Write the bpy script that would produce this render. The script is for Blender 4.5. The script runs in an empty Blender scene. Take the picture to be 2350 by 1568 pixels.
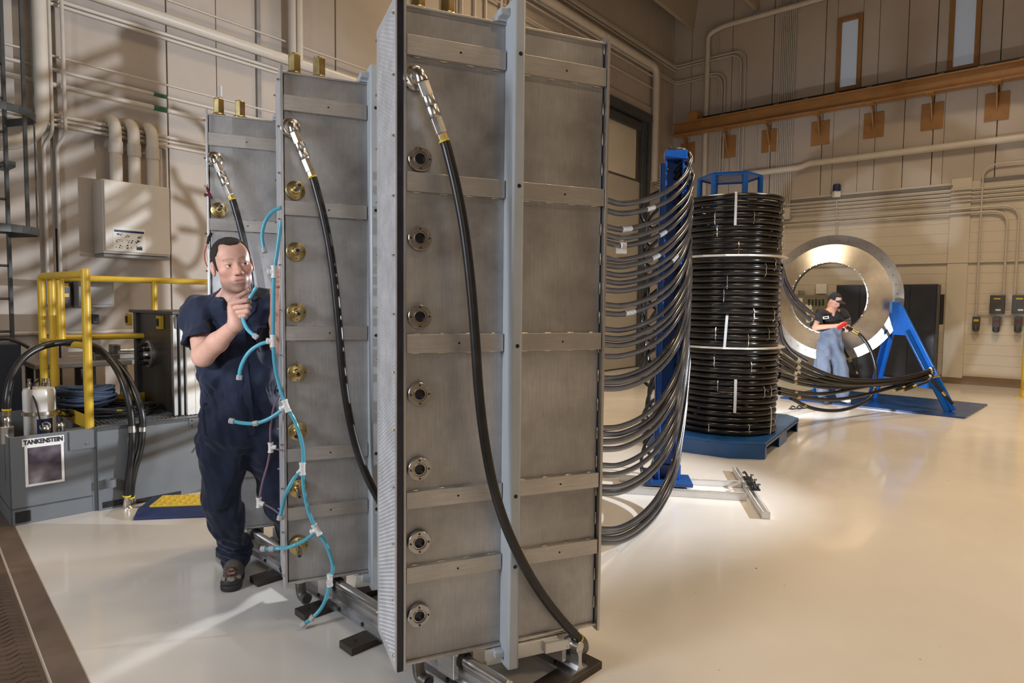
import bpy, bmesh, math, random
import numpy as np
from mathutils import Vector, Matrix, Euler

random.seed(7)
S = bpy.context.scene
COL = S.collection
PI = math.pi

# ------------------------------------------------------------------ camera
FPX, CXP, CYP, EYE = 1467.7, 1175.0, 784.0, 1.5
PITCH, ROLL = math.radians(3.355), math.radians(0.606)
cam = bpy.data.cameras.new('camera')
cam.sensor_width = 36.0
cam.lens = 36.0 * FPX / 2350.0
cam.clip_start = 0.05
cam_o = bpy.data.objects.new('camera', cam)
COL.objects.link(cam_o)
RC = Matrix.Rotation(PI / 2 - PITCH, 3, 'X') @ Matrix.Rotation(ROLL, 3, 'Z')
cam_o.matrix_world = Matrix.Translation((0, 0, EYE)) @ RC.to_4x4()
S.camera = cam_o

# ------------------------------------------------------------------ world, lights, exposure
world = bpy.data.worlds.new('world')
S.world = world
world.use_nodes = True
world.node_tree.nodes['Background'].inputs[0].default_value = (1.0, 0.86, 0.72, 1)
world.node_tree.nodes['Background'].inputs[1].default_value = 0.05
S.view_settings.view_transform = 'Standard'
S.view_settings.look = 'None'
S.view_settings.gamma = 1.0
S.view_settings.use_curve_mapping = False
S.view_settings.exposure = 0.0


def area_light(name, loc, target, size, power, color, size_y=None, spread=None):
    l = bpy.data.lights.new(name, 'AREA')
    l.energy = power
    l.color = color
    l.size = size
    if size_y:
        l.shape = 'RECTANGLE'
        l.size_y = size_y
    if spread:
        l.spread = math.radians(spread)
    o = bpy.data.objects.new(name, l)
    COL.objects.link(o)
    o.location = loc
    d = Vector(target) - Vector(loc)
    o.rotation_euler = d.to_track_quat('-Z', 'Y').to_euler()
    return o


def spot_light(name, loc, target, power, color, angle, radius=0.08, blend=0.3):
    l = bpy.data.lights.new(name, 'SPOT')
    l.energy = power
    l.color = color
    l.spot_size = math.radians(angle)
    l.spot_blend = blend
    l.shadow_soft_size = radius
    o = bpy.data.objects.new(name, l)
    COL.objects.link(o)
    o.location = loc
    d = Vector(target) - Vector(loc)
    o.rotation_euler = d.to_track_quat('-Z', 'Y').to_euler()
    return o


WARM = (1.0, 0.76, 0.50)
NEUT = (1.0, 0.94, 0.88)
COOL = (0.86, 0.92, 1.0)
# high bay lamps under the roof of the hall
for loc, pw in (((3.0, 3.0, 8.7), 105), ((6.5, 8.5, 8.7), 250), ((1.5, 9.5, 8.7), 210), ((8.5, 3.5, 8.7), 150), ((-1.5, 4.5, 8.7), 70), ((5.0, -2.0, 8.7), 110)):
    area_light('high_bay_lamp', loc, (loc[0], loc[1], 0), 1.6, pw, WARM, spread=125)
# the photographer's strobes, with an added fill and an added face spot
area_light('softbox_left', (-3.8, 0.1, 2.3), (-0.9, 2.9, 1.0), 1.2, 125, COOL)
area_light('added_camera_fill', (0.3, -1.6, 2.5), (-0.6, 3.0, 1.2), 1.6, 14, NEUT)  # weak fill added to lift the tank fronts
spot_light('added_face_spot', (-1.9, -0.5, 2.1), (-1.56, 3.1, 1.42), 420, COOL, 15, 0.10, 0.6)  # added narrow spot that brightens the face of the man in coveralls
spot_light('strobe_right', (4.7, 4.2, 1.75), (-3.0, 6.2, 1.35), 2000, COOL, 70, 0.03, 0.7)
spot_light('strobe_behind_coil', (3.15, 8.0, 0.55), (5.0, 10.0, 0.9), 360, COOL, 85, 0.06, 0.5)
spot_light('strobe_between_tanks', (-0.62, 4.35, 1.75), (-1.2, 3.3, 1.4), 110, COOL, 100, 0.06, 0.4)

# ------------------------------------------------------------------ survey helpers (points measured in the photograph -> metres)


def ray(x, y):
    return RC @ Vector(((x - CXP) / FPX, -(y - CYP) / FPX, -1.0))


CAM = Vector((0, 0, EYE))


def fl(x, y, z=0.0):
    d = ray(x, y)
    return CAM + d * ((z - EYE) / d.z)


def at(x, y, Y):
    d = ray(x, y)
    return CAM + d * (Y / d.y)


TH = math.radians(39.83)
DL = Vector((math.sin(TH), math.cos(TH), 0))       # along the left wall, away from the camera
DR = Vector((-math.cos(TH), math.sin(TH), 0))      # along the right wall, towards the corner
NL = Vector((math.cos(TH), -math.sin(TH), 0))      # left wall normal, into the hall
NR = Vector((-math.sin(TH), -math.cos(TH), 0))     # right wall normal, into the hall
K = Vector((4.089, 16.754, 0))                      # the corner of the hall
ML = Matrix((DL, -NL, Vector((0, 0, 1)))).transposed()   # columns: s, into wall, up


def wl(x, y, off=0.0):
    d = ray(x, y)
    q = K + NL * off
    return CAM + d * ((NL @ (q - CAM)) / (NL @ d))


def wr(x, y, off=0.0):
    d = ray(x, y)
    q = K + NR * off
    return CAM + d * ((NR @ (q - CAM)) / (NR @ d))


def LW(s, z, off=0.0):      # point by distance from the corner on the left wall
    return K - DL * s + NL * off + Vector((0, 0, z))


def RW(s, z, off=0.0):
    return K - DR * s + NR * off + Vector((0, 0, z))


def sl(p):
    return -(p - K) @ DL


def sr(p):
    return -(p - K) @ DR


# ------------------------------------------------------------------ materials
MATS = {}


def _mat(name):
    m = bpy.data.materials.new(name)
    m.use_nodes = True
    nt = m.node_tree
    b = nt.nodes['Principled BSDF']
    MATS[name] = m
    return m, nt, b


def P(b, **kw):
    for k, v in kw.items():
        k = {'base': 'Base Color', 'rough': 'Roughness', 'metal': 'Metallic', 'spec': 'Specular IOR Level',
             'coat': 'Coat Weight', 'coatr': 'Coat Roughness', 'emit': 'Emission Color', 'emits': 'Emission Strength',
             'trans': 'Transmission Weight', 'sss': 'Subsurface Weight', 'ior': 'IOR', 'alpha': 'Alpha',
             'sheen': 'Sheen Weight', 'aniso': 'Anisotropic'}[k]
        if isinstance(v, tuple) and len(v) == 3:
            v = (*v, 1.0)
        b.inputs[k].default_value = v


def noise(nt, scale, detail=4, rough=0.55, stretch=(1, 1, 1), coord='Object'):
    tc = nt.nodes.new('ShaderNodeTexCoord')
    mp = nt.nodes.new('ShaderNodeMapping')
    mp.inputs['Scale'].default_value = stretch
    n = nt.nodes.new('ShaderNodeTexNoise')
    n.inputs['Scale'].default_value = scale
    n.inputs['Detail'].default_value = detail
    n.inputs['Roughness'].default_value = rough
    nt.links.new(tc.outputs[coord], mp.inputs['Vector'])
    nt.links.new(mp.outputs[0], n.inputs['Vector'])
    return n.outputs['Fac']


def ramp(nt, fac, stops):
    r = nt.nodes.new('ShaderNodeValToRGB')
    els = r.color_ramp.elements
    while len(els) < len(stops):
        els.new(0.5)
    for e, (p, c) in zip(els, stops):
        e.position = p
        e.color = (*c, 1.0) if len(c) == 3 else c
    nt.links.new(fac, r.inputs[0])
    return r.outputs[0]


def mixc(nt, fac, a, b, mode='MIX'):
    m = nt.nodes.new('ShaderNodeMix')
    m.data_type = 'RGBA'
    m.blend_type = mode
    for sock, v in ((m.inputs[0], fac), (m.inputs[6], a), (m.inputs[7], b)):
        if isinstance(v, bpy.types.NodeSocket):
            nt.links.new(v, sock)
        elif isinstance(v, tuple):
            sock.default_value = (*v, 1.0)
        else:
            sock.default_value = v
    return m.outputs[2]


def bump(nt, b, h, strength=0.2, dist=0.01):
    n = nt.nodes.new('ShaderNodeBump')
    n.inputs['Strength'].default_value = strength
    n.inputs['Distance'].default_value = dist
    nt.links.new(h, n.inputs['Height'])
    nt.links.new(n.outputs[0], b.inputs['Normal'])


def maprange(nt, v, a, b, c, d):
    n = nt.nodes.new('ShaderNodeMapRange')
    nt.links.new(v, n.inputs[0])
    for i, x in zip((1, 2, 3, 4), (a, b, c, d)):
        n.inputs[i].default_value = x
    return n.outputs[0]


def simple(name, base, rough=0.5, metal=0.0, var=0.12, scale=6.0, bmp=0.0, bscale=60, stretch=(1, 1, 1), **kw):
    m, nt, b = _mat(name)
    P(b, rough=rough, metal=metal, **kw)
    f = noise(nt, scale, 5, 0.6, stretch)
    lo = tuple(c * (1 - var) for c in base)
    hi = tuple(min(1, c * (1 + var)) for c in base)
    nt.links.new(ramp(nt, f, [(0.3, lo), (0.7, hi)]), b.inputs['Base Color'])
    nt.links.new(maprange(nt, f, 0.3, 0.7, max(0.02, rough * 0.85), min(1, rough * 1.15)), b.inputs['Roughness'])
    if bmp:
        bump(nt, b, noise(nt, bscale, 3, 0.5, stretch), bmp, 0.004)
    return m


def make_materials():
    # brushed mild steel of the tanks
    m, nt, b = _mat('tank_steel')
    P(b, metal=0.72, rough=0.42)
    grain = noise(nt, 9, 6, 0.65, (14, 14, 0.9))
    cloud = noise(nt, 2.2, 6, 0.62)
    spot = noise(nt, 30, 3, 0.7, (1, 1, 0.35))
    c1 = ramp(nt, cloud, [(0.30, (0.26, 0.26, 0.27)), (0.5, (0.47, 0.475, 0.49)), (0.70, (0.68, 0.685, 0.70))])
    c2 = mixc(nt, maprange(nt, grain, 0.35, 0.65, 0.0, 0.32), c1, (0.30, 0.285, 0.275))
    c3 = mixc(nt, maprange(nt, spot, 0.68, 0.76, 0.0, 0.5), c2, (0.11, 0.095, 0.09))
    nt.links.new(c3, b.inputs['Base Color'])
    nt.links.new(maprange(nt, cloud, 0.3, 0.7, 0.34, 0.5), b.inputs['Roughness'])
    bump(nt, b, grain, 0.06, 0.002)
    m, nt, b = _mat('bar_steel')
    P(b, metal=0.85, rough=0.42)
    grain = noise(nt, 9, 6, 0.65, (1.2, 6, 16))
    cloud = noise(nt, 3.5, 5, 0.6)
    c1 = ramp(nt, cloud, [(0.3, (0.44, 0.43, 0.42)), (0.7, (0.68, 0.665, 0.65))])
    nt.links.new(mixc(nt, maprange(nt, grain, 0.35, 0.65, 0.0, 0.5), c1, (0.42, 0.405, 0.395)), b.inputs['Base Color'])
    bump(nt, b, grain, 0.06, 0.002)
    simple('edge_steel', (0.56, 0.55, 0.54), 0.34, 0.9, 0.15, 3, 0.05, 40, (8, 8, 0.6))
    simple('weld', (0.55, 0.50, 0.45), 0.35, 0.9, 0.3, 60)
    simple('perforated_steel', (0.66, 0.66, 0.68), 0.5, 0.45, 0.1, 12)
    simple('black_plate', (0.03, 0.03, 0.042), 0.25, 0.2, 0.3, 8)
    simple('strut_paint', (0.46, 0.50, 0.54), 0.34, 0.0, 0.07, 4, 0.03, 90)
    simple('chrome', (0.66, 0.64, 0.61), 0.24, 1.0, 0.08, 8)
    simple('nickel', (0.66, 0.63, 0.58), 0.24, 1.0, 0.1, 20)
    simple('flange_steel', (0.50, 0.49, 0.47), 0.25, 1.0, 0.12, 30)
    simple('brass', (0.60, 0.47, 0.22), 0.30, 1.0, 0.18, 14)
    simple('aluminium', (0.62, 0.62, 0.63), 0.33, 1.0, 0.1, 10, 0.04, 60, (1, 1, 6))
    simple('aluminium_pale', (0.78, 0.775, 0.76), 0.4, 0.55, 0.06, 10)
    simple('dark_bar', (0.07, 0.058, 0.05), 0.45, 0.6, 0.35, 7, 0.1, 40)
    simple('iron', (0.16, 0.15, 0.14), 0.4, 0.8, 0.25, 12)
    simple('bolt_black', (0.03, 0.03, 0.03), 0.4, 0.5, 0.2, 20)
    simple('hose_black', (0.018, 0.017, 0.017), 0.32, 0.0, 0.3, 10)
    simple('hose_sheen', (0.014, 0.013, 0.013), 0.19, 0.0, 0.3, 8)
    simple('cable_black', (0.015, 0.015, 0.016), 0.4, 0.0, 0.3, 12)
    simple('yellow_band', (0.75, 0.58, 0.02), 0.5, 0.0, 0.06, 20)
    simple('yellow_paint', (0.62, 0.40, 0.03), 0.33, 0.0, 0.10, 5, 0.02, 60)
    simple('blue_paint', (0.008, 0.085, 0.36), 0.3, 0.0, 0.12, 5, 0.02, 80)
    simple('blue_bright', (0.012, 0.135, 0.55), 0.32, 0.0, 0.1, 6)
    simple('pallet_blue', (0.012, 0.085, 0.27), 0.3, 0.0, 0.12, 6)
    simple('blue_base', (0.010, 0.050, 0.17), 0.28, 0.0, 0.14, 5)
    simple('skid_paint', (0.145, 0.155, 0.165), 0.42, 0.0, 0.07, 4, 0.03, 60)
    simple('dark_steel', (0.10, 0.094, 0.088), 0.38, 0.75, 0.22, 5, 0.04, 40)
    simple('ladder_paint', (0.065, 0.07, 0.07), 0.45, 0.2, 0.15, 8)
    simple('pipe_paint', (0.60, 0.55, 0.48), 0.42, 0.0, 0.05, 5)
    simple('conduit_paint', (0.54, 0.495, 0.44), 0.42, 0.05, 0.06, 6)
    simple('conduit_dark', (0.18, 0.17, 0.16), 0.5, 0.1, 0.1, 8)
    simple('crane_brown', (0.33, 0.165, 0.055), 0.42, 0.0, 0.14, 4, 0.03, 50)
    simple('window_wood', (0.30, 0.15, 0.045), 0.45, 0.0, 0.18, 10, 0.05, 60, (1, 1, 0.1))
    simple('door_panel', (0.62, 0.57, 0.47), 0.5, 0.0, 0.06, 2)
    simple('door_lower', (0.42, 0.39, 0.335), 0.5, 0.0, 0.05, 2)
    simple('door_rail', (0.075, 0.08, 0.085), 0.45, 0.25, 0.15, 8)
    simple('box_paint', (0.66, 0.61, 0.54), 0.45, 0.0, 0.04, 3)
    simple('grey_box', (0.26, 0.25, 0.24), 0.45, 0.0, 0.08, 5)
    simple('cabinet_blue', (0.024, 0.028, 0.040), 0.4, 0.1, 0.1, 5)
    simple('white_plastic', (0.80, 0.80, 0.78), 0.35, 0.0, 0.05, 20)
    simple('white_paint', (0.76, 0.73, 0.68), 0.3, 0.0, 0.06, 8)
    simple('paper', (0.80, 0.79, 0.75), 0.7, 0.0, 0.04, 20)
    simple('ink', (0.02, 0.02, 0.025), 0.6, 0.0, 0.1, 20)
    simple('ink_blue', (0.015, 0.025, 0.10), 0.5, 0.0, 0.1, 20)
    simple('strap_white', (0.66, 0.70, 0.74), 0.6, 0.0, 0.08, 40, 0.2, 300)
    simple('strap_blue', (0.28, 0.42, 0.66), 0.55, 0.0, 0.08, 40)
    simple('spacer_white', (0.72, 0.70, 0.66), 0.5, 0.0, 0.08, 12)
    simple('tape_clear', (0.16, 0.155, 0.15), 0.10, 0.0, 0.5, 60, 0.5, 90)
    simple('rope_blue', (0.05, 0.075, 0.13), 0.55, 0.0, 0.2, 30, 0.3, 200)
    simple('ramp_yellow', (0.58, 0.40, 0.03), 0.5, 0.0, 0.1, 14)
    simple('ramp_blue', (0.013, 0.026, 0.085), 0.5, 0.0, 0.15, 14)
    simple('maroon', (0.14, 0.01, 0.02), 0.5, 0.0, 0.1, 20)
    simple('red_plastic', (0.55, 0.02, 0.025), 0.35, 0.0, 0.1, 20)
    simple('board_green', (0.19, 0.185, 0.12), 0.5, 0.0, 0.1, 8)
    simple('brown_plate', (0.105, 0.072, 0.052), 0.55, 0.25, 0.2, 3, 0.15, 50)
    simple('brown_border', (0.125, 0.088, 0.066), 0.6, 0.0, 0.22, 4, 0.15, 35)
    simple('baseboard_brown', (0.20, 0.14, 0.085), 0.5, 0.0, 0.1, 4)
    simple('beam_tan', (0.42, 0.36, 0.28), 0.55, 0.0, 0.06, 3)
    simple('joint_dark', (0.10, 0.09, 0.08), 0.8, 0.0, 0.2, 8)

    # disc of spun stainless steel
    m, nt, b = _mat('disc_steel')
    P(b, metal=1.0, rough=0.34, aniso=0.8)
    b.inputs['Anisotropic Rotation'].default_value = 0.0
    tg = nt.nodes.new('ShaderNodeTangent')
    tg.direction_type = 'RADIAL'
    tg.axis = 'Z'
    nt.links.new(tg.outputs[0], b.inputs['Tangent'])
    f = noise(nt, 6, 6, 0.7)
    nt.links.new(ramp(nt, f, [(0.3, (0.55, 0.52, 0.48)), (0.7, (0.74, 0.71, 0.66))]), b.inputs['Base Color'])

    # painted concrete wall panels
    for nm, lo, hi in (('wall_paint', (0.43, 0.375, 0.325), (0.51, 0.45, 0.395)), ('block_paint', (0.56, 0.51, 0.43), (0.62, 0.565, 0.48))):
        m, nt, b = _mat(nm)
        P(b, rough=0.55, spec=0.3)
        f = noise(nt, 0.9, 6, 0.62)
        g = noise(nt, 60, 3, 0.5)
        sp = noise(nt, 7, 5, 0.7, (1, 1, 0.5))
        c = ramp(nt, f, [(0.3, lo), (0.7, hi)])
        c = mixc(nt, maprange(nt, sp, 0.66, 0.76, 0, 0.22), c, tuple(x * 0.7 for x in lo))
        nt.links.new(c, b.inputs['Base Color'])
        bump(nt, b, g, 0.12, 0.004)

    # glossy epoxy floor
    m, nt, b = _mat('epoxy_floor')
    P(b, rough=0.2, spec=0.5, coat=0.35, coatr=0.06)
    f = noise(nt, 0.55, 5, 0.6)
    c = ramp(nt, f, [(0.3, (0.60, 0.575, 0.54)), (0.7, (0.685, 0.66, 0.625))])
    sc = noise(nt, 3.2, 6, 0.75, (0.22, 1.6, 1))
    c = mixc(nt, maprange(nt, sc, 0.655, 0.70, 0, 0.16), c, (0.40, 0.36, 0.32))
    sp = noise(nt, 28, 1, 0.5)
    c = mixc(nt, maprange(nt, sp, 0.80, 0.81, 0, 0.75), c, (0.08, 0.06, 0.05))
    nt.links.new(c, b.inputs['Base Color'])
    nt.links.new(maprange(nt, f, 0.3, 0.7, 0.14, 0.28), b.inputs['Roughness'])
    bump(nt, b, noise(nt, 2.0, 3, 0.5), 0.035, 0.02)

    # window pane with the pale daylight behind it
    m, nt, b = _mat('window_pane')
    P(b, base=(0.30, 0.33, 0.38), rough=0.25, emit=(0.66, 0.70, 0.78), emits=0.14)

    # translucent tubing
    for nm, col in (('tube_blue', (0.15, 0.56, 0.74)), ('tube_purple', (0.33, 0.20, 0.30))):
        m, nt, b = _mat(nm)
        P(b, base=col, rough=0.12, trans=0.25, spec=0.6, ior=1.35)
    m, nt, b = _mat('clear_plastic')
    P(b, base=(0.72, 0.70, 0.72), rough=0.12, trans=0.35, ior=1.4)

    # poster: plain mottled plum grey print
    m, nt, b = _mat('poster_print')
    P(b, rough=0.45)
    f = noise(nt, 7, 2, 0.4)
    nt.links.new(ramp(nt, f, [(0.42, (0.035, 0.022, 0.035)), (0.60, (0.15, 0.12, 0.14)), (0.74, (0.36, 0.32, 0.34))]), b.inputs['Base Color'])

    # cloth; the black serves the cap and the shade put on the coveralls
    for nm, lo, hi in (('navy_cloth', (0.006, 0.010, 0.026), (0.013, 0.019, 0.045)), ('work_blue', (0.125, 0.16, 0.235), (0.19, 0.235, 0.33)), ('cap_black_shade', (0.010, 0.011, 0.016), (0.022, 0.023, 0.03))):
        m, nt, b = _mat(nm)
        P(b, rough=0.75, spec=0.25, sheen=0.15)
        f = noise(nt, 5, 6, 0.65)
        nt.links.new(ramp(nt, f, [(0.3, lo), (0.7, hi)]), b.inputs['Base Color'])
        bump(nt, b, noise(nt, 260, 2, 0.5), 0.15, 0.002)
    # skin, tinted by the colour attribute of the body mesh
    m, nt, b = _mat('skin')
    P(b, rough=0.5, sss=0.12, spec=0.35)
    b.inputs['Subsurface Radius'].default_value = (0.02, 0.008, 0.004)
    b.inputs['Subsurface Scale'].default_value = 0.5
    ca = nt.nodes.new('ShaderNodeVertexColor')
    ca.layer_name = 'tint'
    f = noise(nt, 45, 5, 0.6)
    nt.links.new(mixc(nt, maprange(nt, f, 0.35, 0.65, 0, 0.22), ca.outputs[0], (0.44, 0.17, 0.11)), b.inputs['Base Color'])
    bump(nt, b, noise(nt, 220, 3, 0.6), 0.08, 0.002)
    simple('hair_dark', (0.016, 0.011, 0.008), 0.85, 0.0, 0.35, 60, 0.7, 420, (1, 1, 0.25))
    simple('eye_white', (0.70, 0.66, 0.62), 0.2, 0.0, 0.03, 10)
    simple('iris', (0.035, 0.03, 0.022), 0.12, 0.0, 0.2, 40)
    simple('shoe_grey', (0.10, 0.085, 0.07), 0.7, 0.0, 0.25, 20, 0.25, 150)
    simple('shoe_tan', (0.26, 0.22, 0.17), 0.75, 0.0, 0.15, 20, 0.25, 150)
    simple('rubber', (0.025, 0.023, 0.022), 0.6, 0.0, 0.2, 20)
    simple('lace', (0.13, 0.015, 0.018), 0.7, 0.0, 0.1, 20)
    simple('thread', (0.035, 0.04, 0.065), 0.8, 0.0, 0.1, 30)


make_materials()

# ------------------------------------------------------------------ mesh helpers


def spline(pts, per=8):
    pts = [Vector(p) for p in pts]
    q = [pts[0] * 2 - pts[1]] + pts + [pts[-1] * 2 - pts[-2]]
    out = []
    for i in range(1, len(q) - 2):
        p0, p1, p2, p3 = q[i - 1], q[i], q[i + 1], q[i + 2]
        # centripetal parametrisation keeps loops free of kinks
        t0 = 0.0
        t1 = t0 + max(1e-6, (p1 - p0).length) ** 0.5
        t2 = t1 + max(1e-6, (p2 - p1).length) ** 0.5
        t3 = t2 + max(1e-6, (p3 - p2).length) ** 0.5
        for k in range(per):
            t = t1 + (t2 - t1) * k / per
            a1 = p0 * ((t1 - t) / (t1 - t0)) + p1 * ((t - t0) / (t1 - t0))
            a2 = p1 * ((t2 - t) / (t2 - t1)) + p2 * ((t - t1) / (t2 - t1))
            a3 = p2 * ((t3 - t) / (t3 - t2)) + p3 * ((t - t2) / (t3 - t2))
            b1 = a1 * ((t2 - t) / (t2 - t0)) + a2 * ((t - t0) / (t2 - t0))
            b2 = a2 * ((t3 - t) / (t3 - t1)) + a3 * ((t - t1) / (t3 - t1))
            out.append(b1 * ((t2 - t) / (t2 - t1)) + b2 * ((t - t1) / (t2 - t1)))
    out.append(pts[-1])
    return out


def frame_of(d):
    d = Vector(d).normalized()
    a = Vector((0, 0, 1)) if abs(d.z) < 0.95 else Vector((1, 0, 0))
    x = a.cross(d).normalized()
    return x, d.cross(x), d


class MB:
    def __init__(self):
        self.v, self.f = [], []

    def add(self, vs, fs):
        o = len(self.v)
        self.v += [tuple(p) for p in vs]
        self.f += [tuple(i + o for i in q) for q in fs]
        return self

    def box(self, c, s, rot=None):
        c = Vector(c)
        vs = []
        for z in (-.5, .5):
            for y in (-.5, .5):
                for x in (-.5, .5):
                    p = Vector((x * s[0], y * s[1], z * s[2]))
                    if rot is not None:
                        p = rot @ p
                    vs.append(c + p)
        return self.add(vs, [(0, 2, 3, 1), (4, 5, 7, 6), (0, 1, 5, 4), (2, 6, 7, 3), (0, 4, 6, 2), (1, 3, 7, 5)])

    def b2(self, a, b, rot=None):
        c = [(a[i] + b[i]) / 2 for i in range(3)]
        s = [abs(b[i] - a[i]) for i in range(3)]
        return self.box(c, s, rot)

    def tube(self, path, r, n=10, caps=True, closed=False, flat=None):
        path = [Vector(p) for p in path]
        m = len(path)
        tang = []
        for i in range(m):
            if closed:
                t = path[(i + 1) % m] - path[i - 1]
            else:
                t = path[min(i + 1, m - 1)] - path[max(i - 1, 0)]
            tang.append(t.normalized() if t.length > 1e-9 else Vector((0, 0, 1)))
        x, y, _ = frame_of(tang[0])
        vs = []
        for i in range(m):
            t = tang[i]
            x = (x - t * x.dot(t))
            x = x.normalized() if x.length > 1e-6 else frame_of(t)[0]
            y = t.cross(x)
            ri = r[i] if isinstance(r, (list, tuple)) else r
            for k in range(n):
                a = 2 * PI * k / n
                fy = flat if flat else 1.0
                vs.append(path[i] + x * (math.cos(a) * ri) + y * (math.sin(a) * ri * fy))
        fs = []
        for i in range(m if closed else m - 1):
            j = (i + 1) % m
            for k in range(n):
                l = (k + 1) % n
                fs.append((i * n + k, i * n + l, j * n + l, j * n + k))
        if caps and not closed:
            fs.append(tuple(reversed(range(n))))
            fs.append(tuple((m - 1) * n + k for k in range(n)))
        return self.add(vs, fs)

    def cyl(self, a, b, r, n=16, r2=None):
        return self.tube([a, b], [r, r if r2 is None else r2], n)

    def lathe(self, prof, o=(0, 0, 0), axis=(0, 0, 1), n=24, closed=False):
        """prof: list of (radius, height) along the axis"""
        x, y, d = frame_of(axis)
        o = Vector(o)
        vs = []
        for r, h in prof:
            for k in range(n):
                a = 2 * PI * k / n
                vs.append(o + d * h + x * (math.cos(a) * r) + y * (math.sin(a) * r))
        fs = []
        m = len(prof)
        for i in range(m if closed else m - 1):
            j = (i + 1) % m
            for k in range(n):
                l = (k + 1) % n
                fs.append((i * n + k, i * n + l, j * n + l, j * n + k))
        if not closed:
            if prof[0][0] > 1e-6:
                fs.append(tuple(reversed(range(n))))
            if prof[-1][0] > 1e-6:
                fs.append(tuple((m - 1) * n + k for k in range(n)))
        return self.add(vs, fs)

    def prism(self, poly, d):
        """poly: list of 3-D points, d: extrusion vector"""
        d = Vector(d)
        n = len(poly)
        vs = [Vector(p) for p in poly] + [Vector(p) + d for p in poly]
        fs = [tuple(reversed(range(n))), tuple(range(n, 2 * n))]
        for k in range(n):
            l = (k + 1) % n
            fs.append((k, l, n + l, n + k))
        return self.add(vs, fs)

    def hexa(self, a, b, r):
        return self.cyl(a, b, r, 6)

    def build(self, name, mat, parent=None, smooth=True, bevel=0.0, seg=2, label=None):
        me = bpy.data.meshes.new(name)
        me.from_pydata(self.v, [], self.f)
        bm = bmesh.new()
        bm.from_mesh(me)
        bmesh.ops.recalc_face_normals(bm, faces=bm.faces)
        bm.to_mesh(me)
        bm.free()
        return obj(name, me, mat, parent, smooth, bevel, seg, label)


def obj(name, me, mat, parent=None, smooth=True, bevel=0.0, seg=2, label=None):
    o = bpy.data.objects.new(name, me)
    COL.objects.link(o)
    if mat and not me.materials:
        me.materials.append(MATS[mat])
    if smooth and len(me.polygons):
        me.polygons.foreach_set('use_smooth', [True] * len(me.polygons))
        try:
            me.set_sharp_from_angle(angle=math.radians(38))
        except Exception:
            pass
    if bevel:
        md = o.modifiers.new('bevel', 'BEVEL')
        md.width = bevel
        md.segments = seg
        md.limit_method = 'ANGLE'
        md.angle_limit = math.radians(40)
        md.harden_normals = False
    if parent is not None:
        o.parent = parent
    if label:
        o['label'] = label
    return o


def copy_part(src, parent, loc=None, rot=None):
    o = src.copy()
    COL.objects.link(o)
    o.parent = parent
    if loc is not None:
        o.location = loc
    if rot is not None:
        o.rotation_euler = rot
    return o


def tag(o, label, cat, group=None):
    o['label'] = label
    o['category'] = cat
    if group:
        o['group'] = group
    return o


def thing(name, label, cat, loc=(0, 0, 0), rotz=0.0, group=None):
    o = bpy.data.objects.new(name, None)
    COL.objects.link(o)
    o.empty_display_size = 0.1
    o.location = loc
    o.rotation_euler = (0, 0, rotz)
    return tag(o, label, cat, group)


def struct(o):
    o['kind'] = 'structure'
    return o


def relpath(pts, o):
    o = Vector(o)
    return [Vector(p) - o for p in pts]


def text_mesh(name, s, size, mat, parent=None, M=None, depth=0.001, fat=0.0):
    c = bpy.data.curves.new(name, 'FONT')
    c.body = s
    c.size = size
    c.extrude = depth
    c.offset = fat
    c.align_x = 'CENTER'
    c.align_y = 'CENTER'
    t = bpy.data.objects.new(name + '_tmp', c)
    COL.objects.link(t)
    dg = bpy.context.evaluated_depsgraph_get()
    dg.update()
    me = bpy.data.meshes.new_from_object(t.evaluated_get(dg))
    bpy.data.objects.remove(t)
    bpy.data.curves.remove(c)
    me.materials.clear()
    me.name = name
    o = obj(name, me, mat, parent, smooth=False)
    if M is not None:
        o.matrix_local = M
    return o


def basis(o, x, y, z):
    M = Matrix((Vector(x), Vector(y), Vector(z))).transposed().to_4x4()
    M.translation = Vector(o)
    return M


# ------------------------------------------------------------------ the hall
CEIL = 9.3
LEN_L, LEN_R = 24.0, 17.0
far_l = K - DL * LEN_L
far_r = K - DR * LEN_R
far_x = far_l - DR * LEN_R
fm = MB()
fm.prism([K + Vector((0, 0, -.1)), far_l + Vector((0, 0, -.1)), far_x + Vector((0, 0, -.1)), far_r + Vector((0, 0, -.1))], (0, 0, .1))
floor = struct(fm.build('floor', 'epoxy_floor', smooth=False))
ce = MB()
ce.prism([K + Vector((0, 0, CEIL)), far_l + Vector((0, 0, CEIL)), far_x + Vector((0, 0, CEIL)), far_r + Vector((0, 0, CEIL))], (0, 0, .1))
ceiling = struct(ce.build('ceiling', 'beam_tan', smooth=False))
for s in (0.45, 2.05, 3.65, 5.25, 6.85, 8.45):
    b = MB()
    a0, a1 = RW(s, 0, 0.02), RW(s, 0, LEN_L - 1)
    b.prism([a0 + DR * -.045 + Vector((0, 0, 8.42)), a0 + DR * .045 + Vector((0, 0, 8.42)), a0 + DR * .16 + Vector((0, 0, 9.29)), a0 - DR * .16 + Vector((0, 0, 9.29))], a1 - a0)
    b.build('roof_joist', 'beam_tan', ceiling, bevel=.01)

# walls: dark core with proud painted panels, the joints left open
def wall_core(name, a, d, n, length):
    m = MB()
    q = a - n * 0.06
    m.prism([q, q - d * length, q - d * length - n * .15, q - n * .15], (0, 0, CEIL))
    return struct(m.build(name, 'joint_dark', smooth=False))


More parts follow.
